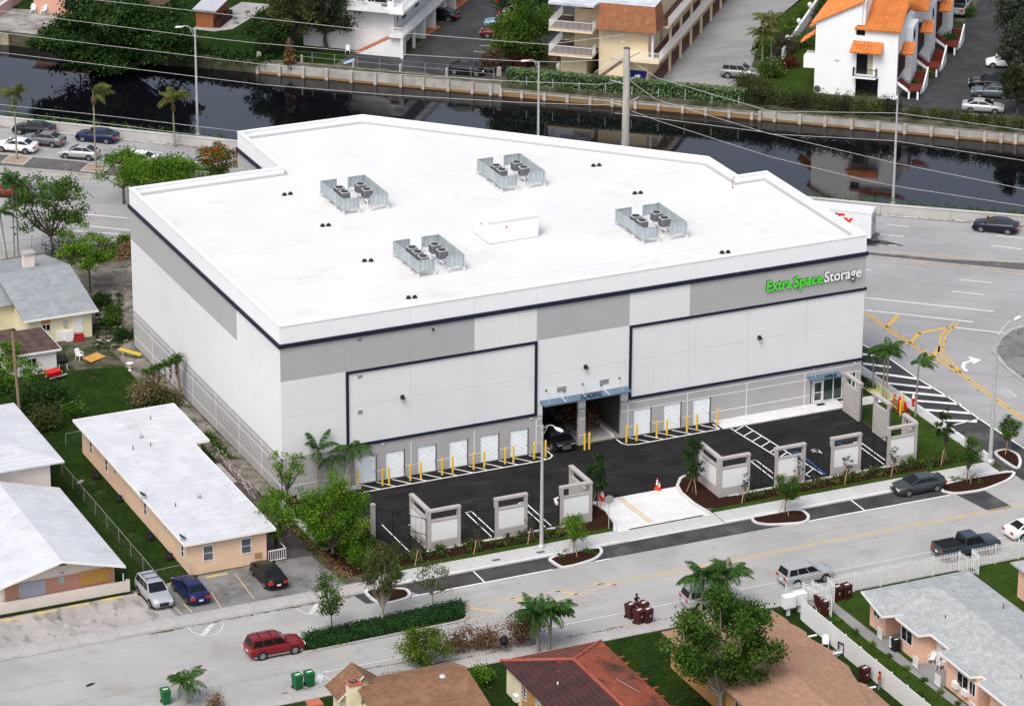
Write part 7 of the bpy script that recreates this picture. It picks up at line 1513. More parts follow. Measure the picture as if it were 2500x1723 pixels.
bark = mat('grey_bark', (.13,.105,.08), (.085,.068,.052), scale=4, rough=.95, stretch=(1,1,.3), bump=.3); bark_p = mat('pale_bark', (.30,.27,.22), (.20,.18,.15), scale=4, rough=.95, stretch=(1,1,.3)); stake_m = mat('raw_wood_stake', (.45,.29,.15), (.38,.24,.13), scale=3, rough=.9)
LF = {'bright': leafmat('bright_green_leaf', (.034,.090,.006), (.080,.170,.012), (.18,.28,.035)), 'mid': leafmat('green_leaf', (.018,.050,.006), (.046,.100,.013), (.115,.185,.034)), 'dark': leafmat('dark_green_leaf', (.008,.025,.006), (.019,.048,.010), (.052,.095,.021), .15), 'olive': leafmat('olive_leaf', (.028,.042,.012), (.062,.080,.022), (.13,.14,.045)), 'dolive': leafmat('dark_olive_leaf', (.014,.022,.010), (.026,.036,.015), (.055,.065,.028), .2),
      'lime': leafmat('yellow_green_leaf', (.045,.080,.010), (.095,.150,.018), (.19,.23,.04)), 'silver': leafmat('silver_green_leaf', (.08,.135,.055), (.19,.27,.12), (.36,.43,.25)), 'red': leafmat('red_leaf', (.06,.012,.012), (.11,.022,.018), (.17,.05,.03)), 'flame': leafmat('flame_flower', (.45,.035,.012), (.62,.065,.018), (.70,.13,.04)), 'brown': leafmat('dead_brown_leaf', (.070,.036,.018), (.150,.085,.042), (.28,.18,.10), .1), 'tan': leafmat('tan_vine_leaf', (.06,.055,.022), (.13,.11,.05), (.23,.20,.10)), 'palm': leafmat('palm_leaf', (.014,.048,.009), (.034,.090,.016), (.085,.155,.034), .2), 'palmy': leafmat('yellowing_palm_leaf', (.035,.060,.014), (.085,.105,.026), (.17,.16,.05), .2), 'white': leafmat('white_flower', (.55,.55,.5), (.65,.65,.62), (.75,.75,.72)), 'rose': leafmat('brown_rose_leaf', (.05,.032,.022), (.095,.062,.045), (.15,.11,.08)), 'grey': leafmat('grey_green_leaf', (.020,.032,.018), (.042,.056,.034), (.085,.098,.066)), 'cover': leafmat('ground_cover_leaf', (.010,.036,.010), (.018,.056,.014), (.034,.085,.020), .1)}
SEED = [10]
def tree(x, y, h, cr, leaf, label, n=2200, size=.26, base=.35, clumps=14, tr=.12, dens=1.0, barkm=None, crown_off=(0,0), z=.02, droop=.15, cat='tree', name='tree', squash=1.0, group=None, cs=.40, stakes=0, flower=None):
    SEED[0] += 1; rg = np.random.default_rng(SEED[0]); t = thing(name, label, cat, (x,y,z), 0, group)
    clumps = int(clumps*2.1); cs *= .68; n = int(n*2.0*dens); size *= .66
    cz, rz = h*(1+base)/2, h*(1-base)/2; B = []
    for i in range(clumps):
        d_ = unit(rg.normal(size=3)); q_ = rg.uniform(.30,1.0)**.7*.92; s_ = rg.uniform(.7,1.25)*cs
        B.append((crown_off[0]+d_[0]*cr*q_, crown_off[1]+d_[1]*cr*q_*squash, cz+d_[2]*rz*q_, cr*s_, cr*s_*squash, min(rz,cr)*s_*.85))
    k = MB(); fork = np.array([crown_off[0]*.4, crown_off[1]*.4, h*base*.9])
    k.tube([(0,0,-.05), tuple(fork*.5+rg.normal(0,.05,3)*[1,1,0]), tuple(fork)], [tr*1.15,tr*.9,tr*.75], 7)
    for b_ in B[:16]:
        m_ = (fork+np.array(b_[:3]))/2+np.array([0,0,-.05*h*rg.random()]); k.tube([tuple(fork), tuple(m_), b_[:3]], [tr*.55,tr*.36,tr*.12], 5, False)
    k.build('trunk', barkm or bark, t, smooth=60)
    foliage('crown', B, n, size, LF[leaf], t, SEED[0], droop)
    if flower: foliage('blossom', [(b_[0],b_[1],b_[2]+b_[5]*.5,b_[3]*.9,b_[4]*.9,b_[5]*.6) for b_ in B], int(n*flower[1]), size*.9, LF[flower[0]], t, SEED[0]+500)
    for i in range(stakes):
        a = 2*math.pi*i/max(1,stakes)+.6; MB().tube([(.55*math.cos(a),.55*math.sin(a),0),(.12*math.cos(a),.12*math.sin(a),1.35)], .035, 5).build('support_stake', stake_m, t)
    return t
def shrub(x, y, rx, ry, rz, leaf, label, n=500, size=.16, z=.02, cat='shrub', name='shrub', rot=0, droop=.1, group=None, lump=6, flower=None):
    SEED[0] += 1; rg = np.random.default_rng(SEED[0]); t = thing(name, label, cat, (x,y,z), rot, group)
    n = int(n*1.6); size *= .8
    B = [(rg.uniform(-.55,.55)*rx, rg.uniform(-.55,.55)*ry, rz*rg.uniform(.35,.62), rx*.5, ry*.5, rz*.45) for i in range(lump)]+[(0,0,rz*.42,rx*.7,ry*.7,rz*.42)]
    k = MB()
    for b_ in B: k.tube([(b_[0]*.2,b_[1]*.2,-.03), b_[:3]], [.035,.012], 4, False)
    k.build('stem', bark, t); foliage('foliage', B, n, size, LF[leaf], t, SEED[0], droop)
    if flower: foliage('blossom', [(b_[0],b_[1],b_[2]+.1,b_[3],b_[4],b_[5]) for b_ in B], int(n*flower[1]), size*.7, LF[flower[0]], t, SEED[0]+500, shell=9)
    return t
FR = {}
def frond_mesh(L, droop, leaf, var):
    key = (L, droop, leaf, var)
    if key in FR: return FR[key]
    rg = np.random.default_rng(hash((round(L,2), round(droop,2), var)) % 9999); P, Q = [], []; nl = 26; V = []; F = []; ti = []
    def rach(t_): return np.array([L*(t_-.18*droop*t_*t_), .06*L*math.sin(var*2+t_*2)*t_, L*(.72*t_-droop*t_*t_*1.02)])
    for i in range(nl):
        t_ = .14+.86*i/(nl-1); p = rach(t_); tg = unit(rach(min(1,t_+.03))-rach(t_-.03)); ll = L*.30*math.sin(math.pi*(.18+.74*t_))+.05
        for s_ in (-1, 1):
            sd = unit(np.cross(tg, [0,0,1.0])*s_+tg*.55+np.array([0,0,-.25-.5*droop])+rg.normal(0,.12,3)); w_ = .055*L*.5; e = p+sd*ll; m_ = p+sd*ll*.5+np.array([0,0,-.0]); e = e+np.array([0,0,-.18*ll]); b_ = len(V)
            V += [p-tg*w_*.4, m_+tg*w_*.9, e, m_-tg*w_*.9]; F.append((b_,b_+1,b_+2,b_+3)); ti.append(np.clip(.5+rg.normal(0,.22),0,1))
    for i in range(10):
        a, c = rach(i/10), rach((i+1)/10); w_ = .012*L*(1-i/11)+.006; b_ = len(V); V += [a+[0,w_,0], a-[0,w_,0], c-[0,w_,0], c+[0,w_,0]]; F.append((b_,b_+1,b_+2,b_+3)); ti.append(.8)
    o = np_mesh('frond', np.array(V), np.array(F), LF[leaf], None, np.array(ti)); me = o.data; bpy.data.objects.remove(o); FR[key] = me; return me
def palm(x, y, h, L, label, n=13, leaf='palm', tr=.11, lean=(0,0), droop=.75, z=.02, up=.95, group=None, name='palm_tree', oneside=None, bulge=False, dead=0):
    SEED[0] += 1; rn = random.Random(SEED[0]); t = thing(name, label, 'palm tree', (x,y,z), 0, group)
    top = (lean[0], lean[1], h); MB().tube([(0,0,-.05),(lean[0]*.35,lean[1]*.35,h*.4),(lean[0]*.75,lean[1]*.75,h*.75),top], [tr*1.35,tr,tr*.9,tr*.8], 8).build('trunk', bark_p, t, smooth=60)
    MB().tube([(lean[0]*.93,lean[1]*.93,h*.93), (lean[0],lean[1],h+.35)], [tr*1.1,tr*.5], 7).build('crown_shaft', mat('palm_crownshaft', (.16,.20,.07), rough=.7), t, smooth=60)
    for i in range(n):
        a = 2*math.pi*i/n+rn.uniform(-.25,.25)
        if oneside is not None: a = oneside+rn.uniform(-1.25,1.25)
        d_ = droop*rn.choice((.8,1.0,1.2)); me = frond_mesh(L, round(d_,2), leaf, i % 3); o = obj('frond', me, None, t, (top[0],top[1],h+.15)); o.rotation_euler = (rn.uniform(-.15,.15), -rn.uniform(-.25,up), a); s_ = rn.uniform(.85,1.1); o.scale = (s_,s_,s_)
    for i in range(dead):
        me = frond_mesh(L, 1.6, 'brown', i % 3); o = obj('dead_frond', me, None, t, (top[0],top[1],h-.05)); o.rotation_euler = (0, .9, rn.uniform(0,6.28)); o.scale = (.7,.7,.7)
    return t
# ---- storage lot, beds and islands
tree(*g(2,2,790,1445), 5.1, .95, 'dark', 'young dark columnar tree by the orange cones at the driveway', 1500, .22, .25, 14, .06, z=.08, stakes=3, cs=.5)
tree(*g(2,2,1635,1312), 5.0, 1.0, 'dark', 'young dark columnar tree on stakes right of the driveway', 1600, .22, .22, 14, .06, z=.08, stakes=3, cs=.5)
tree(*g(2,3,580,272), 3.7, 1.15, 'bright', 'small bright tree in the kerbed island beside the street lamp', 1500, .2, .33, 12, .05, z=.1, stakes=3, cs=.5)
tree(*g(3,2,205,1505), 3.5, 1.2, 'mid', 'small round tree in the island between the parking bays', 1500, .2, .38, 12, .05, z=.1, stakes=3, cs=.5)
tree(*g(3,2,1815,1222), 4.3, 1.15, 'mid', 'small glossy tree in the mulched corner island', 1700, .2, .28, 12, .06, z=.1, stakes=3, cs=.5)
tree(*g(3,2,2172,968), 3.6, .98, 'mid', 'small glossy tree beyond the tall corner lamp', 1500, .2, .33, 12, .05, z=.1, stakes=2, cs=.5)
tree(*g(3,2,1605,1060), 5.4, .9, 'dark', 'young sparse dark tree on the corner lawn', 1100, .2, .35, 12, .05, z=.08, stakes=2)
for p, l_ in (((3,2,318,1245),'thin sapling on stakes in front of the ladder marking wall'), ((3,2,755,1225),'thin sapling on stakes in front of the blue line wall'), ((3,2,1165,1160),'thin sapling on stakes in front of the lawn corner wall'), ((2,2,2092,1392),'thin sapling on stakes in front of the right driveway wall'), ((1,3,1972,252),'thin sapling on stakes behind the street lamp'), ((1,3,1455,350),'thin sapling on stakes at the planter end wall'), ((2,3,205,160),'thin sapling on stakes beside the left driveway wall')):
    tree(*g(*p), 2.9, .55, 'grey', l_, 130, .17, .35, 7, .03, z=.06, stakes=2)
t = tag(foliage('ornamental_grass', [(x_, y_, .28, .32, .32, .3) for rg_ in [np.random.default_rng(5)] for x_, y_ in [(rg_.uniform(4.5,20.2), rg_.uniform(-16.9,-15.5)) for _ in range(42)]+[(rg_.uniform(36,57.5), rg_.uniform(-16.9,-15.6)) for _ in range(58)]+[(rg_.uniform(1.6,4.0), rg_.uniform(-16.9,-11)) for _ in range(26)]], 6500, .2, LF['olive'], None, 5, -.3), 'tufts of ornamental grass planted along the mulch beds', 'plants', None, 'stuff')
t = tag(foliage('bed_planting', [(x_, y_, .2, .28, .28, .22) for rg_ in [np.random.default_rng(6)] for x_, y_ in [(rg_.uniform(4.5,20.2), rg_.uniform(-16.9,-15.5)) for _ in range(26)]+[(rg_.uniform(36,57.5), rg_.uniform(-16.9,-15.6)) for _ in range(30)]+[(rg_.uniform(.3,4.0), rg_.uniform(-16.9,-11)) for _ in range(30)]+[g(2,3,rg_.uniform(430,760),rg_.uniform(235,320)) for _ in range(7)]+[g(3,2,rg_.uniform(1650,2100),rg_.uniform(1180,1240)) for _ in range(7)]], 3600, .17, LF['mid'], None, 6), 'low green plants dotted through the mulch beds', 'plants', None, 'stuff')
for p, l_ in (((3,2,1385,1010),'rounded shrub at the lawn corner wall'), ((3,2,1320,1065),'low shrub under the lawn corner wall'), ((1,3,1640,245),'dark shrub under the planter end wall')): shrub(*g(*p), .6,.6,.8, 'mid', l_, 260, .15)
palm(3.0,-.45, 3.7, 2.6, 'wind torn palm in the planter with one upright frond', 7, 'palm', .10, (.1,.1), .6, up=1.25)
palm(6.0,-.45, 3.3, 2.4, 'wind torn palm in the planter beside the half hidden bollard', 8, 'palm', .10, (.35,-.1), 1.0, up=.7); palm(4.6,-.5, 2.8, 1.7, 'bent palm between two others in the planter', 6, 'palm', .09, (-.2,.1), 1.1, up=.4)
for p, h, lab, os_ in (((3,2,1065,480),4.3,'tall palm behind the yellow handrail near the office',None), ((3,2,1095,495),4.6,'bushy palm beside the yellow handrail near the office',None), ((3,2,1355,640),4.7,'wind swept palm beside the hydrant',.2)):
    x, y = g(*p); palm(x, y, h, 1.9, lab, 14 if os_ is None else 9, 'palm', .09, (.1,0), .9, oneside=os_, z=.08)
x, y = g(3,2,985,400); palm(x, y, 3.2, 1.6, 'short palm close to the office corner', 7, 'palm', .08, (-.15,0), 1.0, z=.08)
shrub(58.2,1.8,.7,1.6,.8,'dark','dark shrubs beside the ramp at the office corner', 500); 
# ---- leaning leafy tree and shrubs at the lot corner
cx_, cy_ = gp(790,1262,3.6); tree(cx_+.5, cy_-.6, 7.4, 3.3, 'bright', 'big bright green leaning tree beside the storage lot corner', 6800, .27, .16, 28, .2, z=.02, cs=.36, squash=.8)
cx_, cy_ = gp(690,1255,3.4); tree(cx_, cy_, 6.2, 2.2, 'bright', 'bright leafy tree over the driveway of the peach house', 2000, .27, .25, 16, .14, cs=.40)
cx_, cy_ = gp(700,1135,5.0); tree(cx_, cy_, 6.6, 1.7, 'bright', 'thin tree with bare branches at the building corner', 800, .24, .45, 12, .10, cs=.34)
for i, (x, y, r_) in enumerate(((.6,-15.2,.9), (.9,-16.4,.9), (.4,-13.4,1.0), (1.6,-14.2,1.0), (-.6,-10.8,1.0), (2.4,-12.6,.9))): shrub(x, y, r_, r_, 1.7-.1*i, 'mid' if i % 2 else 'bright', ('dense shrub at the sidewalk end of the boundary row','dense shrub second along the boundary row','tall dense shrub under the leaning tree','dense shrub inside the bed beside the lone post','dense shrub nearest the peach house drive','loose shrub behind the lone post')[i], 900, .2)
brk = tag(foliage('fallen_leaves', [(-1.0-.05*k_, -16.5+k_*1.15, .08, .55, .7, .08) for k_ in range(12)], 1500, .16, LF['brown'], None, 8), 'strip of brown fallen leaves along the drive edge', 'leaves', None, 'stuff')
# ---- street median and street trees
foliage_b = [(*p, .33, .5, .5, .22) for p in [(g(1,3,x_,y_)) for x_, y_ in [(470+i*52, 1048-i*11.2+dy) for i in range(27) for dy in (-40,-5,30,58)]]]
mh = thing('median_hedge', 'dense low dark hedge filling the street median', 'hedge', (-2,-27,0)); foliage('foliage', [(b_[0]+2,b_[1]+27,*b_[2:]) for b_ in foliage_b], 19000, .15, LF['cover'], mh, 9); MB().prism([(p[0]+2,p[1]+27) for p in isl(1,3,[(500,1090),(520,1010),(1740,740),(1830,800),(1480,880)],1)], .1, .3).build('stem', mat('hedge_core', (.012,.03,.01), rough=.95), mh)
tree(*g(1,3,685,958), 5.5, 1.6, 'mid', 'slim tree at the red suv end of the street median', 1100, .24, .28, 13, .06, z=.1)
tree(*g(1,3,1130,868), 7.3, 1.75, 'olive', 'tall olive tree in the middle of the street median', 2900, .24, .16, 20, .13, barkm=bark_p, z=.1, crown_off=(.4,.3))
tree(*g(1,3,1575,778), 4.3, 1.75, 'olive', 'thin leaved forked tree at the rounded end of the street median', 650, .22, .38, 14, .07, barkm=bark_p, z=.1, squash=.8)
x, y = g(1,3,1250,470); shrub(x, y, .9,.8,1.0, 'bright', 'bright shrub in the kerbed island by the tall median tree', 500, .18)
# ---- near gardens
tree(*gp(1758,1752,0), 10.9, 4.9, 'mid', 'large spreading tree with rosette leaves over the tan roof', 9500, .36, .20, 40, .26, barkm=bark_p, cs=.23, z=.02)
tree(*g(1,3,1500,1255), 3.3, 2.0, 'lime', 'yellow green bush tree at the kerb beside the brush pile', 3200, .24, .05, 14, .1, cs=.5)
for p, h, l_ in (((2,3,272,1130),2.9,'palm beside the brush pile, left of its pair'), ((2,3,362,1112),2.9,'palm at the sidewalk edge near the brush pile'), ((2,3,1702,800),3.0,'palm in front of the minivan rear'), ((2,3,1912,790),3.1,'bushy palm in front of the minivan door')):
    x, y = g(*p); palm(x, y, h, 2.35, l_, 21, 'palm', .11, (-.2 if 'left' in l_ else .25,.1), .95)
x, y = g(0,3,1655,1575); palm(x, y, 1.5, 1.9, 'small palm with dense fronds beside the green bin', 17, 'palm', .12, (0,0), .9)
x, y = g(1,3,1960,1390); shrub(x, y, 1.1,1.4,1.5, 'bright', 'green shrub between the brown roof and the red tile house', 900, .2); x, y = g(0,3,1890,1520,1.0); shrub(x, y, 1.0,.7,1.3, 'brown', 'dry brown shrub beside the small palm', 500, .15)
x, y = g(3,3,1370,1560); shrub(x, y, .6,.6,1.1, 'mid', 'leafy vine at the end of the board fence', 350, .15)
for i in range(9): x, y = g(3,3,680+i*150,860+i*105); shrub(x, y, .35,.45,.35, 'mid' if i % 2 else 'lime', 'low weedy clump along the grey garden path', 130, .13, group='weedy clumps along the path')
# brush pile of dead branches
bp_ = thing('brush_pile', 'long pile of dead brown branches dumped along the street edge', 'brush pile', (4.0,-34.0,0)); rg = np.random.default_rng(77); B = []
ctr = [g(1,3,1750,1130), g(1,3,1950,1090), g(1,3,2120,1080), g(1,3,2280,1060), g(2,3,100,1040), g(2,3,220,1020)]
for i, c in enumerate(ctr):
    for j in range(4): B.append((c[0]-4+rg.uniform(-.8,.8), c[1]+34+rg.uniform(-.6,.6), rg.uniform(.25,1.9), .95, .8, .65))
foliage('dry_leaves', B, 9000, .13, LF['brown'], bp_, 77, .2)
k = MB()
for i in range(260):
    b_ = B[rg.integers(len(B))]; p = np.array(b_[:3]); d_ = unit(rg.normal(size=3)*[1,1,.55]); L_ = rg.uniform(.5,1.5); k.tube([tuple(p-d_*L_*.5), tuple(p+rg.normal(0,.08,3)), tuple(p+d_*L_*.5+[0,0,.1])], [.028,.02,.008], 4, False)
k.build('branches', mat('dead_branch', (.17,.105,.06), (.11,.07,.045), scale=3, rough=.95), bp_)
MB().lathe(0,0,[(.05,0),(.32,.1),(.36,.45),(.2,.75),(.05,.85)],9).build('trash_bag', mat('black_bag', (.01,.01,.013), rough=.35), thing('trash_bag', 'black trash bag on top of the brush pile', 'bag', (*g(1,3,2210,1060,.8),.75)))
x, y = g(1,3,1705,1045); t = thing('white_debris', 'crumpled white plastic at the brush pile edge', 'debris', (x,y,.3)); foliage('sheet', [(0,0,.2,.35,.3,.2)], 40, .3, MATS['white_flower'], t, 3)
# ---- left side
tree(*gp(392,455,4.2), 7.6, 4.6, 'bright', 'broad bright green tree beside the highway behind the storage roof', 7000, .34, .34, 20, .2, cs=.42, squash=.7)
tree(*gp(300,420,3.5), 6.0, 2.6, 'bright', 'bright green tree overhanging the highway edge', 2600, .32, .3, 12, .15, cs=.46)
tree(*g(0,1,460,800), 9.6, 4.6, 'mid', 'tall loose tree standing at the highway fence', 3000, .37, .32, 26, .18, cs=.26)
tree(*g(0,1,795,1058), 7.0, 3.4, 'bright', 'airy light green tree in the bare yard beside the storage wall', 2800, .32, .36, 20, .12, cs=.30)
for p, hp, l_ in (((75,850),(15,375),'slender bent palm trunk at the highway fence'), ((132,842),(185,110),'tall slender palm at the highway fence with dark head'), ((165,832),(60,130),'slender palm next to the tall dark headed palm')):
    x, y = g(0,1,*p); h = max(5.5, hgt(x,y,0,1,*hp)); palm(x, y, h, 1.9, l_, 12, 'palm', .07, (-.6 if 'bent' in l_ else .1,0), .8)
x, y = gp(535,372,3.6); tree(x, y, 4.6, 2.3, 'mid', 'red flowering tree behind the storage roof corner', 1500, .3, .35, 12, .12, flower=('flame',.26), cs=.40)
x, y = gp(520,410,2.0); shrub(x, y, 2.2,1.6,3.0, 'mid', 'thin leafy shrub below the red flowering tree', 700, .28)
for i, (p, rx, rz_, lf, l_) in enumerate((((870,1180),1.3,1.3,'dark','dark shrub at the corner of the yellow house'), ((980,1350),1.2,1.1,'mid','shrub beside the bare yard below the yellow house'), ((1090,1480),1.2,1.2,'dark','shrub near the storage wall foot'), ((1000,1250),.9,.8,'mid','low shrub in the middle of the bare yard'), ((600,760),2.6,2.4,'dark','dark bush behind the grey shingle roof'), ((1100,640),1.0,1.1,'bright','small bright shrub by the storage wall corner'))): shrub(*g(0,1,*p), rx, rx*.8, rz_, lf, l_, 700, .24)
x, y = g(0,1,1060,760); t = thing('brush_pile', 'brown brush pile against the storage wall', 'brush pile', (x,y,0)); foliage('dry_leaves', [(0,0,.5,2.2,1.6,.7),(1.4,1.2,.4,1.6,1.4,.6)], 1500, .24, LF['brown'], t, 12)
for p, rx, rz_, lf, l_, n_ in (((250,600),2.4,2.6,'dark','dark rounded bush between the shed and the white roof',2200), ((470,560),2.0,2.2,'dark','dark bush beside the garden lawn',1700), ((400,760),1.5,2.4,'olive','olive bush in front of the dark bushes',1500), ((640,640),1.3,1.4,'mid','low bush near the peach house back fence',800), ((30,420),1.6,1.8,'mid','bush against the shed side',800)): shrub(*g(0,2,*p), rx, rx*.85, rz_, lf, l_, n_, .24, lump=10)
x, y = g(0,2,180,330,1.5); tree(x, y, 3.6, 2.2, 'bright', 'leafy branches in front of the garden shed', 900, .3, .3, 12, .06, cs=.35)
x, y = g(0,2,60,120,2.0); tree(x, y, 4.2, 1.6, 'bright', 'leafy young tree beside the wooden pole', 600, .3, .3, 9, .06, cs=.38)
x, y = g(0,2,1330,545); shrub(x, y, 2.1,1.7,2.5, 'tan', 'hump of dry tan vines beside the storage wall', 3000, .26, lump=9); x, y = g(0,2,1480,560); shrub(x, y, 1.5,1.3,1.6, 'olive', 'olive creeper at the foot of the vine post', 1200, .24)
x, y = g(0,2,1595,510); h = hgt(x,y,0,2,1565,110); t = thing('vine_post', 'old post and wire smothered in green vines beside the storage wall', 'post', (x,y,0)); MB().tube([(0,0,0),(-.15,.1,h)], [.14,.11], 7).build('post', MATS['weathered_pole_wood'], t); foliage('vine', [(-.15,0,h-.1,.5,.4,.45)]+[(-.15-.55*i,.15*i,h-.15-.22*i,.42,.35,.30) for i in range(1,6)], 1500, .18, LF['mid'], t, 31, .4); foliage('dry_vine', [(-.3-.5*i,.15*i,h-1.1-.2*i,.10,.1,1.0) for i in range(5)], 350, .2, LF['brown'], t, 32, .8)
tag(foliage('wall_weeds', [(-1.2-.01*k_, 15.5-k_*.45+0, .12, .5, .4, .18) for k_ in range(14)]+[(-2.8,9.5+.5*k_,.1,.4,.4,.2) for k_ in range(14)], 1500, .2, LF['mid'], None, 33), 'weedy ground cover along the storage wall', 'plants', None, 'stuff')
tag(foliage('yard_weeds', [g(0,1,870+dx,1100+i*42)+(.12,.5,.5,.16) for i in range(12) for dx in (0,90,180)], 1700, .22, LF['dark'], None, 34), 'weedy patches in the bare yard', 'plants', None, 'stuff')
for i, p in enumerate(((150,1420), (848,1497))):
    x, y = g(0,0,*p); hp = ((130,880),(805,850))[i]; h = hgt(x,y,0,0,*hp); palm(x, y, h, 2.4, ('ragged palm in the median pit beside the white sedan','ragged palm in the median pit beside the silver hatchback')[i], 9, 'palmy', .09, (.0,0), .9, z=.17, oneside=(None,-.3)[i], dead=2)
x, y = gp(425.0,360.0,0); bx0 = g(0,0,1545,1300); h = hgt(*bx0,0,0,1515,900); palm(*bx0, h, 2.5, 'ragged palm in the median near the bright green tree', 10, 'palmy', .09, (-.1,0), .9, dead=1)
# canal bank strip
Bk = offset(HWALL, 1.3); pts = []
for a, b_ in zip(Bk[2:8], Bk[3:9]):
    n_ = int(math.hypot(b_[0]-a[0], b_[1]-a[1])/.8); pts += [ext(a,b_,i/n_) for i in range(n_)]
rg = np.random.default_rng(40)
tag(foliage('bank_plants', [(p[0]+rg.uniform(-.5,.5), p[1]+rg.uniform(-.5,.5), .72, .6, .6, .55) for p in pts if rg.random() < .85], 20000, .2, LF['mid'], None, 40), 'low green plants along the top of the canal bank', 'plants', None, 'stuff')
# ---- far bank
x, y = gp(292,78,3.2); tree(x, y, 8.6, 8.6, 'dark', 'huge dense dark tree overhanging the far canal bank', 17000, .5, -.22, 44, .5, cs=.30, squash=.7)
x, y = gp(165,110,2.2); tree(x, y, 5, 4.4, 'dark', 'lower left arm of dark foliage over the patio', 4200, .5, .15, 18, .25, cs=.36); x, y = gp(405,105,2.6); tree(x, y, 6, 4.4, 'dark', 'lower right mass of dark foliage at the lawn', 4200, .5, .1, 18, .25, cs=.36)
x, y = g(1,0,640,430); tree(x, y, 9.5, 5.2, 'dolive', 'feathery dark olive tree in front of the white apartments', 7500, .42, .22, 26, .25, cs=.32, droop=.5, crown_off=(-.3,.2))
x, y = g(1,0,330,440); tree(x, y, 8.5, 4.2, 'olive', 'feathery olive tree left of the outside stair', 4500, .42, .15, 18, .2, cs=.36, droop=.5)
x, y = g(1,0,90,480); tree(x, y, 5.5, 2.6, 'dark', 'dark bushy tree at the end of the seawall', 1800, .4, .05, 10, .15, cs=.45)
x, y = g(1,0,315,560); t = thing('dead_palm', 'brown dead palm skirt hanging at the seawall', 'palm', (x,y,-.2)); foliage('skirt', [(0,0,.7,.55,.55,.9),(0,0,1.9,.35,.35,.8)], 900, .4, LF['brown'], t, 44, 1.2, asp=.2); MB().tube([(0,0,0),(0,0,3.2)], .2, 7).build('trunk', bark, t)
for p, h, r_, lf, l_, n_ in (((1,0,2230,560),6.0,2.4,'lime','bright shrubby tree beside the apartment lot',2600), ((1,0,2110,640),2.9,1.7,'rose','brownish shrub beside the small black car',1000), ((2,0,130,560),8.5,3.6,'mid','dense green tree beside the beige apartments',5200), ((2,0,30,330),7.5,3.0,'dark','dark tree behind the dense green tree',2800), ((2,0,270,300),6.5,2.2,'dark','dark tree at the end of the board fence',1800)):
    x, y = g(*p); tree(x, y, h, r_, lf, l_, n_, .36, .08, 16, .18, cs=.42)
x, y = g(2,0,110,590); shrub(x, y, 1.5,1.2,2.0, 'red', 'dark red shrub behind the silver hedge', 600, .25)
tag(foliage('bank_ground_cover', [(*far(u_, rg.uniform(-.3,2.0)), .15, 1.2, .9, .45) for u_ in np.linspace(-25,1,30)], 3800, .38, LF['dark'], None, 46), 'dark creeping plants on the natural canal bank', 'plants', None, 'stuff')
hd = fthing('hedge', 'long clipped silver green hedge above the seawall', 'hedge', 30, .9); foliage('foliage', [(13.8,.1,.78,13.9,.72,.75)], 15000, .24, LF['silver'], hd, 47, box=True); MB().box(.1,-.5,0,27.5,.7,1.35).build('stem', mat('hedge_core', (.012,.03,.01)), hd)
for k_ in range(9): p = MB().box(2.4+3.1*k_-.04,-.86,-.2,2.4+3.1*k_+.04,-.78,1.0).build('hedge_stake', galv, hd)
for k_, (u, v) in enumerate([(59+1.7*i, .85+.35*math.sin(i*1.7)) for i in range(10)]): shrub(*far(u,v), 1.5, 1.15, 2.15+.25*math.sin(k_*2.1), 'olive' if k_ % 3 else 'dolive', 'unclipped olive shrub in the row below the townhouses', 900, .22, rot=FA, group='olive shrubs below the townhouses')
for k_, u in enumerate(np.linspace(77,88.5,7)): shrub(*far(u,.9+.3*math.sin(k_)), 1.35, .95, 1.5, 'olive', 'low olive shrub between the seawall and the townhouse lot', 600, .22, rot=FA, group='low shrubs at the townhouse lot')
for p, rx, rz_, lf, l_, n_, fl_ in (((3,0,80,690),1.6,2.2,'mid','white flowering shrub at the corner of the concrete lot',1000,('white',.10)), ((3,0,215,480),1.7,2.6,'rose','brownish pink bush beside the townhouse lawn',1200,None), ((3,0,245,600),1.3,1.3,'red','dark red shrub on the townhouse lawn',700,None), ((3,0,370,420),1.6,2.0,'mid','green shrub under the small side awning',900,None), ((3,0,1650,420),1.25,1.7,'mid','round clipped bush beside the red stairs',900,None), ((3,0,1450,690),1.0,1.0,'lime','yellow green plants below the first red stairs',500,None), ((3,0,1350,790),.7,1.1,'mid','potted plants under the stair landing',350,None), ((3,0,1830,150),1.0,1.4,'mid','bush behind the pale pickup',500,None), ((2,0,2160,850),2.4,2.4,'olive','big olive shrub at the end of the silver hedge',2200,None), ((2,0,2290,700),1.6,2.4,'mid','green shrub behind the pewter suv',1000,None)):
    shrub(*g(*p), rx, rx*.85, rz_, lf, l_, n_, .24, lump=9, flower=fl_)
hg = fthing('hedge', 'low green hedge with white globe lamps along the concrete lot', 'hedge', 55.6, 18); B = [(.16*i**1.0*.5+.05*i, 1.2*i, .55, .7, .8, .5) for i in range(22)]; foliage('foliage', B, 3600, .26, LF['mid'], hg, 48)
lpw = thing('low_garden_wall', 'long low white wall beside the townhouse hedge', 'wall', (*far(58.2,18),0), FA+.02); MB().box(0,0,0,.25,26,1.3).build('wall', white_st, lpw)
for i in range(3): MB().lathe(.1,3+7*i,[(.03,1.3),(.05,1.6),(.22,1.7),(.28,1.9),(.2,2.12),(.03,2.2)],10).build('globe_lamp', mat('globe_white', (.8,.8,.75)), lpw)
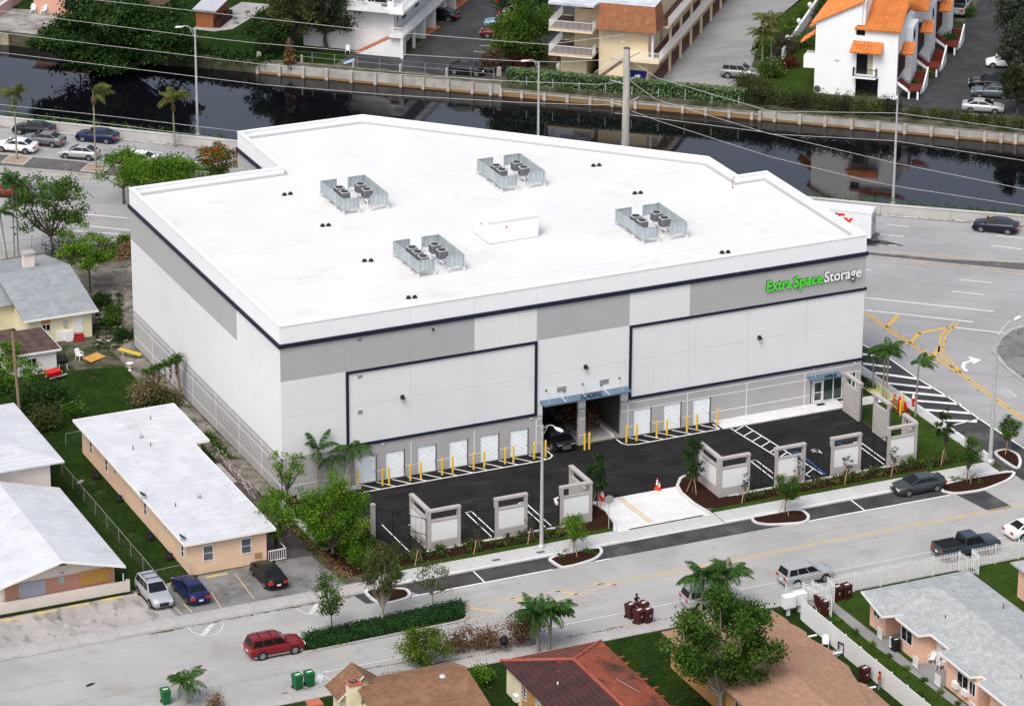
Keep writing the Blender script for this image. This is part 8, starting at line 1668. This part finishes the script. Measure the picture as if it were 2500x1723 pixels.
for p, h, r_, lf, l_, n_, dr in (((3,0,2280,560),10.5,4.2,'grey','tall grey green tree over the townhouse lot',4800,.4), ((3,0,2260,1010),6.6,2.7,'dolive','drooping long leaved tree at the seawall end',2600,1.0), ((3,0,2420,700),9,3.6,'grey','grey green tree at the right edge of the townhouse lot',2600,.4), ((3,0,2180,640),5.0,1.8,'grey','small white flecked tree above the white car',1000,.2)):
    x, y = g(*p); tree(x, y, h, r_, lf, l_, n_, .42, .18, 20, .2, cs=.34, droop=dr)
for p, hp, l_, dd in (((2,0,2245,605),(2225,330),'palm beside the pewter suv',1), ((2,0,2330,560),(2180,200),'leaning palm with a brown skirt in the concrete lot',3)):
    x, y = g(*p); h = hgt(x,y,2,0,*hp); palm(x, y, h, 2.3, l_, 13, 'palmy', .11, (-.3,.1) if dd == 3 else (0,0), .95, dead=dd)
x, y = g(1,3,30,330); 

foliage('dry_leaves', [(0,0,.7,1.3,2.2,.9),(.3,-1.5,.5,1.1,1.2,.6),(-.3,1.2,1.3,1.0,1.6,.9)], 2200, .24, LF['brown'], HEAP, 91)

rg = np.random.default_rng(92)
tag(foliage('kerb_litter', [(x_, -20.62+rg.uniform(-.12,.18)-.003*x_*0, .03, .35, .12, .02) for x_ in rg.uniform(-19,2,90)]+[(x_, -20.45+rg.uniform(-.3,.1), .03, .4, .18, .02) for x_ in np.linspace(2,11,16)]+[(*g(1,3,900+i*60,1290-i*10),.03,.4,.15,.03) for i in range(12)]+[(x_, -34.6+rg.uniform(-.2,.2), .05, .4, .15, .02) for x_ in rg.uniform(-14,22,70)], 4200, .08, LF['brown'], None, 92), 'thin brown leaf litter along the kerbs', 'leaves', None, 'stuff')
tag(foliage('highway_litter', [(p[0]+rg.uniform(-.2,.2), p[1]+rg.uniform(-.2,.2), .03, .5, .4, .02) for p in [ext(a_, b_, k_/14) for a_, b_ in zip(offset(HWALL,-.35)[2:8], offset(HWALL,-.35)[3:9]) for k_ in range(14)]], 1500, .12, LF['brown'], None, 93), 'brown leaf litter at the foot of the barrier wall', 'leaves', None, 'stuff')
# ================================================================ people
def person(x, y, z, rz, label, shirt, trousers, skin, hair, h=1.72, sit=False, arms='down', vest=None):
    s = h/1.72; t = thing('person', label, 'person', (x,y,z), rz)
    hip = .48*s if sit else .92*s
    J = {'pel':(0,0,hip), 'bel':(0,.01,hip+.20*s), 'che':(0,.02,hip+.42*s), 'nek':(0,.01,hip+.56*s), 'hd':(0,-.02,hip+.66*s), 'ht':(0,-.01,hip+.78*s)}; E = [('pel','bel'),('bel','che'),('che','nek'),('nek','hd'),('hd','ht')]; Rr = {'pel':(.145,.11),'bel':(.135,.10),'che':(.155,.11),'nek':(.055,.055),'hd':(.085,.10),'ht':(.07,.08)}
    for sd, q_ in ((-1,'l'), (1,'r')):
        J['sh'+q_] = (sd*.19*s,.02,hip+.49*s)
        if arms == 'down': J['el'+q_] = (sd*.24*s,.03,hip+.22*s); J['wr'+q_] = (sd*.25*s,-.06,hip-.02*s); J['hn'+q_] = (sd*.25*s,-.09,hip-.11*s)
        else: J['el'+q_] = (sd*.25*s,-.10,hip+.27*s); J['wr'+q_] = (sd*.17*s,-.36*s,hip+.24*s); J['hn'+q_] = (sd*.15*s,-.45*s,hip+.23*s)
        E += [('che','sh'+q_),('sh'+q_,'el'+q_),('el'+q_,'wr'+q_),('wr'+q_,'hn'+q_)]; Rr.update({'sh'+q_:(.065,.065),'el'+q_:(.045,.045),'wr'+q_:(.032,.032),'hn'+q_:(.03,.04)})
        J['hp'+q_] = (sd*.095*s,0,hip-.05*s)
        if sit: J['kn'+q_] = (sd*.11*s,-.42*s,hip); J['an'+q_] = (sd*.11*s,-.44*s,.09*s); J['to'+q_] = (sd*.11*s,-.58*s,.04*s)
        else: J['kn'+q_] = (sd*.11*s,-.03*s,.49*s); J['an'+q_] = (sd*.12*s,.03*s,.09*s); J['to'+q_] = (sd*.13*s,-.14*s,.04*s)
        E += [('pel','hp'+q_),('hp'+q_,'kn'+q_),('kn'+q_,'an'+q_),('an'+q_,'to'+q_)]; Rr.update({'hp'+q_:(.09,.09),'kn'+q_:(.062,.062),'an'+q_:(.045,.045),'to'+q_:(.04,.035)})
    names = list(J); me = bpy.data.meshes.new('body'); me.from_pydata([J[n] for n in names], [(names.index(a), names.index(b_)) for a, b_ in E], [])
    o = bpy.data.objects.new('body', me); col.objects.link(o); sk = o.modifiers.new('skin', 'SKIN'); sk.use_smooth_shade = True; sv = me.skin_vertices[0].data
    for i, n in enumerate(names): sv[i].radius = tuple(a*s for a in Rr[n]); sv[i].use_root = (n == 'pel')
    sb = o.modifiers.new('sub', 'SUBSURF'); sb.levels = 1; sb.render_levels = 1
    dg = bpy.context.evaluated_depsgraph_get(); m2 = bpy.data.meshes.new_from_object(o.evaluated_get(dg)); bpy.data.objects.remove(o)
    for m_ in (shirt, trousers, skin, black_rubber): m2.materials.append(m_)
    for p in m2.polygons:
        c = p.center; r_ = math.hypot(c.x, 0)
        if c.z > hip+.57*s: i_ = 2
        elif abs(c.x) > .16*s and c.z < hip+.33*s and c.z > hip-.2*s and (abs(c.x) > .2*s or c.y < -.1): i_ = 2
        elif c.z > hip+.06*s: i_ = 0
        elif c.z < .10*s: i_ = 3
        else: i_ = 1
        p.material_index = i_
    b = bpy.data.objects.new('body', m2); col.objects.link(b); b.parent = t
    hm = MB().lathe(0,0,[(.095*s,hip+.66*s),(.108*s,hip+.74*s),(.10*s,hip+.80*s),(.05*s,hip+.85*s),(.01,hip+.86*s)],10).build('hair', hair, t, smooth=60); hm.location = (0,.02*s,0)
    MB().box(-.012*s,-.135*s,hip+.68*s,.012*s,-.10*s,hip+.72*s).build('nose', skin, t)
    for e in (-1, 1): MB().box(e*.035*s-.012,-.115*s,hip+.725*s,e*.035*s+.012,-.10*s,hip+.735*s).build('eye', dark_plastic, t)
    if vest: MB().cyl(0,.01,hip+.05*s,hip+.5*s,.19*s,10,.2*s).build('vest', vest, t)
    return t
cl = lambda n, c: mat('cloth_'+n, c, tuple(k*.75 for k in c), scale=8, rough=.9)
sk1 = mat('skin_brown', (.22,.11,.06), rough=.6); sk2 = mat('skin_light', (.42,.24,.16), rough=.6); hr = mat('dark_hair', (.012,.009,.008), rough=.7); 
x, y = g(2,3,1150,800); person(x, y+.3, .02, .2, 'person in dark clothes standing behind the maroon bins in the street', cl('charcoal',(.02,.02,.024)), cl('dark_blue',(.02,.025,.04)), sk1, hr, arms='fwd')
x, y = g(1,3,195,215); person(x, y, .04, .4, 'person in a dark red shirt in the shade beside the peach house', cl('dark_red',(.09,.012,.014)), cl('charcoal',(.02,.02,.024)), sk1, hr)
x, y = g(1,0,2145,95); person(x, y, .04, FA, 'worker in an orange vest in the apartment lot', cl('orange_shirt',(.72,.09,.015)), cl('khaki',(.16,.11,.06)), sk1, mat('orange_helmet', (.75,.10,.02), rough=.5), vest=cl('orange_vest',(.80,.10,.012)))
cone(*g(1,0,2170,120), 'orange cone beside the worker in the apartment lot', 1.0)
person(CH2[0], CH2[1], .14, -1.2, 'child in a pale shirt seated on the porch chair', cl('pale',(.55,.52,.50)), cl('grey',(.18,.18,.2)), sk2, hr, h=1.25, sit=True, arms='fwd')
x, y = g(3,3,1035,1470); person(x, y, .05, .6, 'person in an orange shirt beside the board fence', cl('orange_shirt',(.72,.09,.015)), cl('pale_grey',(.30,.31,.32)), sk1, hr, h=1.6)
# small yard clutter
x, y = g(0,2,470,320); t = thing('red_cart', 'red tub on a small white trailer beside the garden shed', 'cart', (x,y,.03), .3); MB().add([(-.5,-.4,.45),(.5,-.4,.45),(.5,.4,.45),(-.5,.4,.45),(-.7,-.5,.95),(.7,-.5,.95),(.7,.5,.95),(-.7,.5,.95)], [(0,3,2,1),(0,1,5,4),(1,2,6,5),(2,3,7,6),(3,0,4,7),(4,5,6,7)]).build('tub', red_paint, t); MB().box(-.6,-.4,.36,1.3,-.34,.44).box(-.6,.34,.36,1.3,.4,.44).build('frame', frame_white, t); [MB().cylx((0,e,.22),.22,.1,12,1).build('wheel', black_rubber, t) for e in (-.5,.5)]
x, y = g(0,2,830,135); t = thing('plywood_sheet', 'yellow plywood sheet lying on the garden lawn', 'board', (x,y,.05), .5); MB().slab([(-1,-.55,.12),(1,-.6,.08),(1.05,.6,.2),(-.95,.6,.25)], .03).build('sheet', MATS['yellow_plywood'], t)
x, y = g(0,2,705,140); pchair(x, y, .03, .4, 'pale green garden chair behind the lawn', 1.1)
x, y = g(0,2,1155,120); t = thing('folding_lounger', 'yellow folded lounger at the lawn end of the vine wire', 'lounger', (x,y,.3), -.6); MB().slab([(-1.1,-.3,.55),(1.0,-.3,.1),(1.0,.3,.1),(-1.1,.3,.55)], .05).build('canvas', mat('yellow_canvas', (.55,.40,.04), rough=.8), t); MB().tube([(-.9,0,.5),(-.7,0,-.25)], .03, 5).tube([(.8,0,.15),(.7,0,-.25)], .03, 5).build('leg', frame_white, t)
x, y = g(0,2,1148,235); t = thing('bird_bath', 'small white bird bath on the garden lawn', 'bird bath', (x,y,.03)); MB().lathe(0,0,[(.16,0),(.06,.1),(.06,.55),(.3,.68),(.33,.74)],12).build('basin', frame_white, t, smooth=50)
x, y = g(0,2,555,230); t = thing('smoker_grill', 'black barrel grill at the shed corner', 'grill', (x,y,.03)); MB().cylx((0,0,.95),.32,.9,12,0).build('barrel', black_metal, t); [MB().tube([(a,b_,.75),(a*1.2,b_*1.2,0)], .03, 5).build('leg', frame_white, t) for a in (-.35,.35) for b_ in (-.2,.2)]; MB().cyl(.2,0,1.2,1.7,.06,8).build('chimney', black_metal, t)
x, y = g(0,1,960,1500); shr = thing('rubble_heap', 'small heap of pale rubble near the red steps', 'rubble', (x,y,0)); rn = random.Random(4)
for i in range(16): k = MB(); a = rn.uniform(.12,.32); k.add([(rn.uniform(-a,a),rn.uniform(-a,a),rn.uniform(0,a)) for _ in range(8)], [(0,1,2),(2,1,3),(3,1,4),(4,5,6),(6,5,7),(0,2,6),(1,5,4),(3,7,6)]); o = k.build('stone', conc_old, shr); o.location = (rn.uniform(-1.6,1.6), rn.uniform(-.7,.7), .03)
t = thing('debris_pile', 'pale sticks and broken pipes piled along the storage wall', 'debris', (-1.9,5.0,.03)); rn = random.Random(9); k = MB()
for i in range(60): y0 = rn.uniform(-4.5,5.5); x0 = rn.uniform(-.45,.35); a = rn.uniform(1.1,2.1); L_ = rn.uniform(.4,1.4); k.tube([(x0,y0,rn.uniform(0,.25)),(x0+L_*math.cos(a),y0+L_*math.sin(a),rn.uniform(.05,.6))], rn.uniform(.02,.05), 4)
k.build('sticks', mat('pale_debris', (.40,.37,.33), (.22,.20,.18), scale=3, rough=.9), t)
for p, l_, c_ in (((3,3,650,1160),'grey toolbox on the grass beside the board fence',(.30,.31,.33)),):
    x, y = g(*p); t = thing('toolbox', l_, 'box', (x,y,.05), .3); MB().box(-.35,-.22,0,.35,.22,.35).box(-.3,-.18,.35,.3,.18,.42).build('case', mat('grey_case', c_, rough=.5), t); MB().box(-.1,-.03,.42,.1,.03,.5).build('handle', dark_plastic, t)
x, y = g(3,3,695,1150); t = thing('black_frame', 'black picture frame leaning on the board fence', 'frame', (x,y,.05), -1.3); MB().box(-.35,0,0,-.25,.05,1.0).box(.25,0,0,.35,.05,1.0).box(-.25,0,.9,.25,.05,1.0).box(-.25,0,0,.25,.05,.1).build('frame', black_metal, t)
x, y = g(0,3,800,1415); t = thing('road_debris', 'black tyre shred lying on the pale street', 'debris', (x,y,.015), .3); MB().add([(-.5,-.1,0),(-.1,-.16,.02),(.3,-.1,.03),(.5,.06,.0),(.1,.1,.08),(-.3,.12,.05)], [(0,1,5),(1,4,5),(1,2,4),(2,3,4)]).build('shred', black_rubber, t)
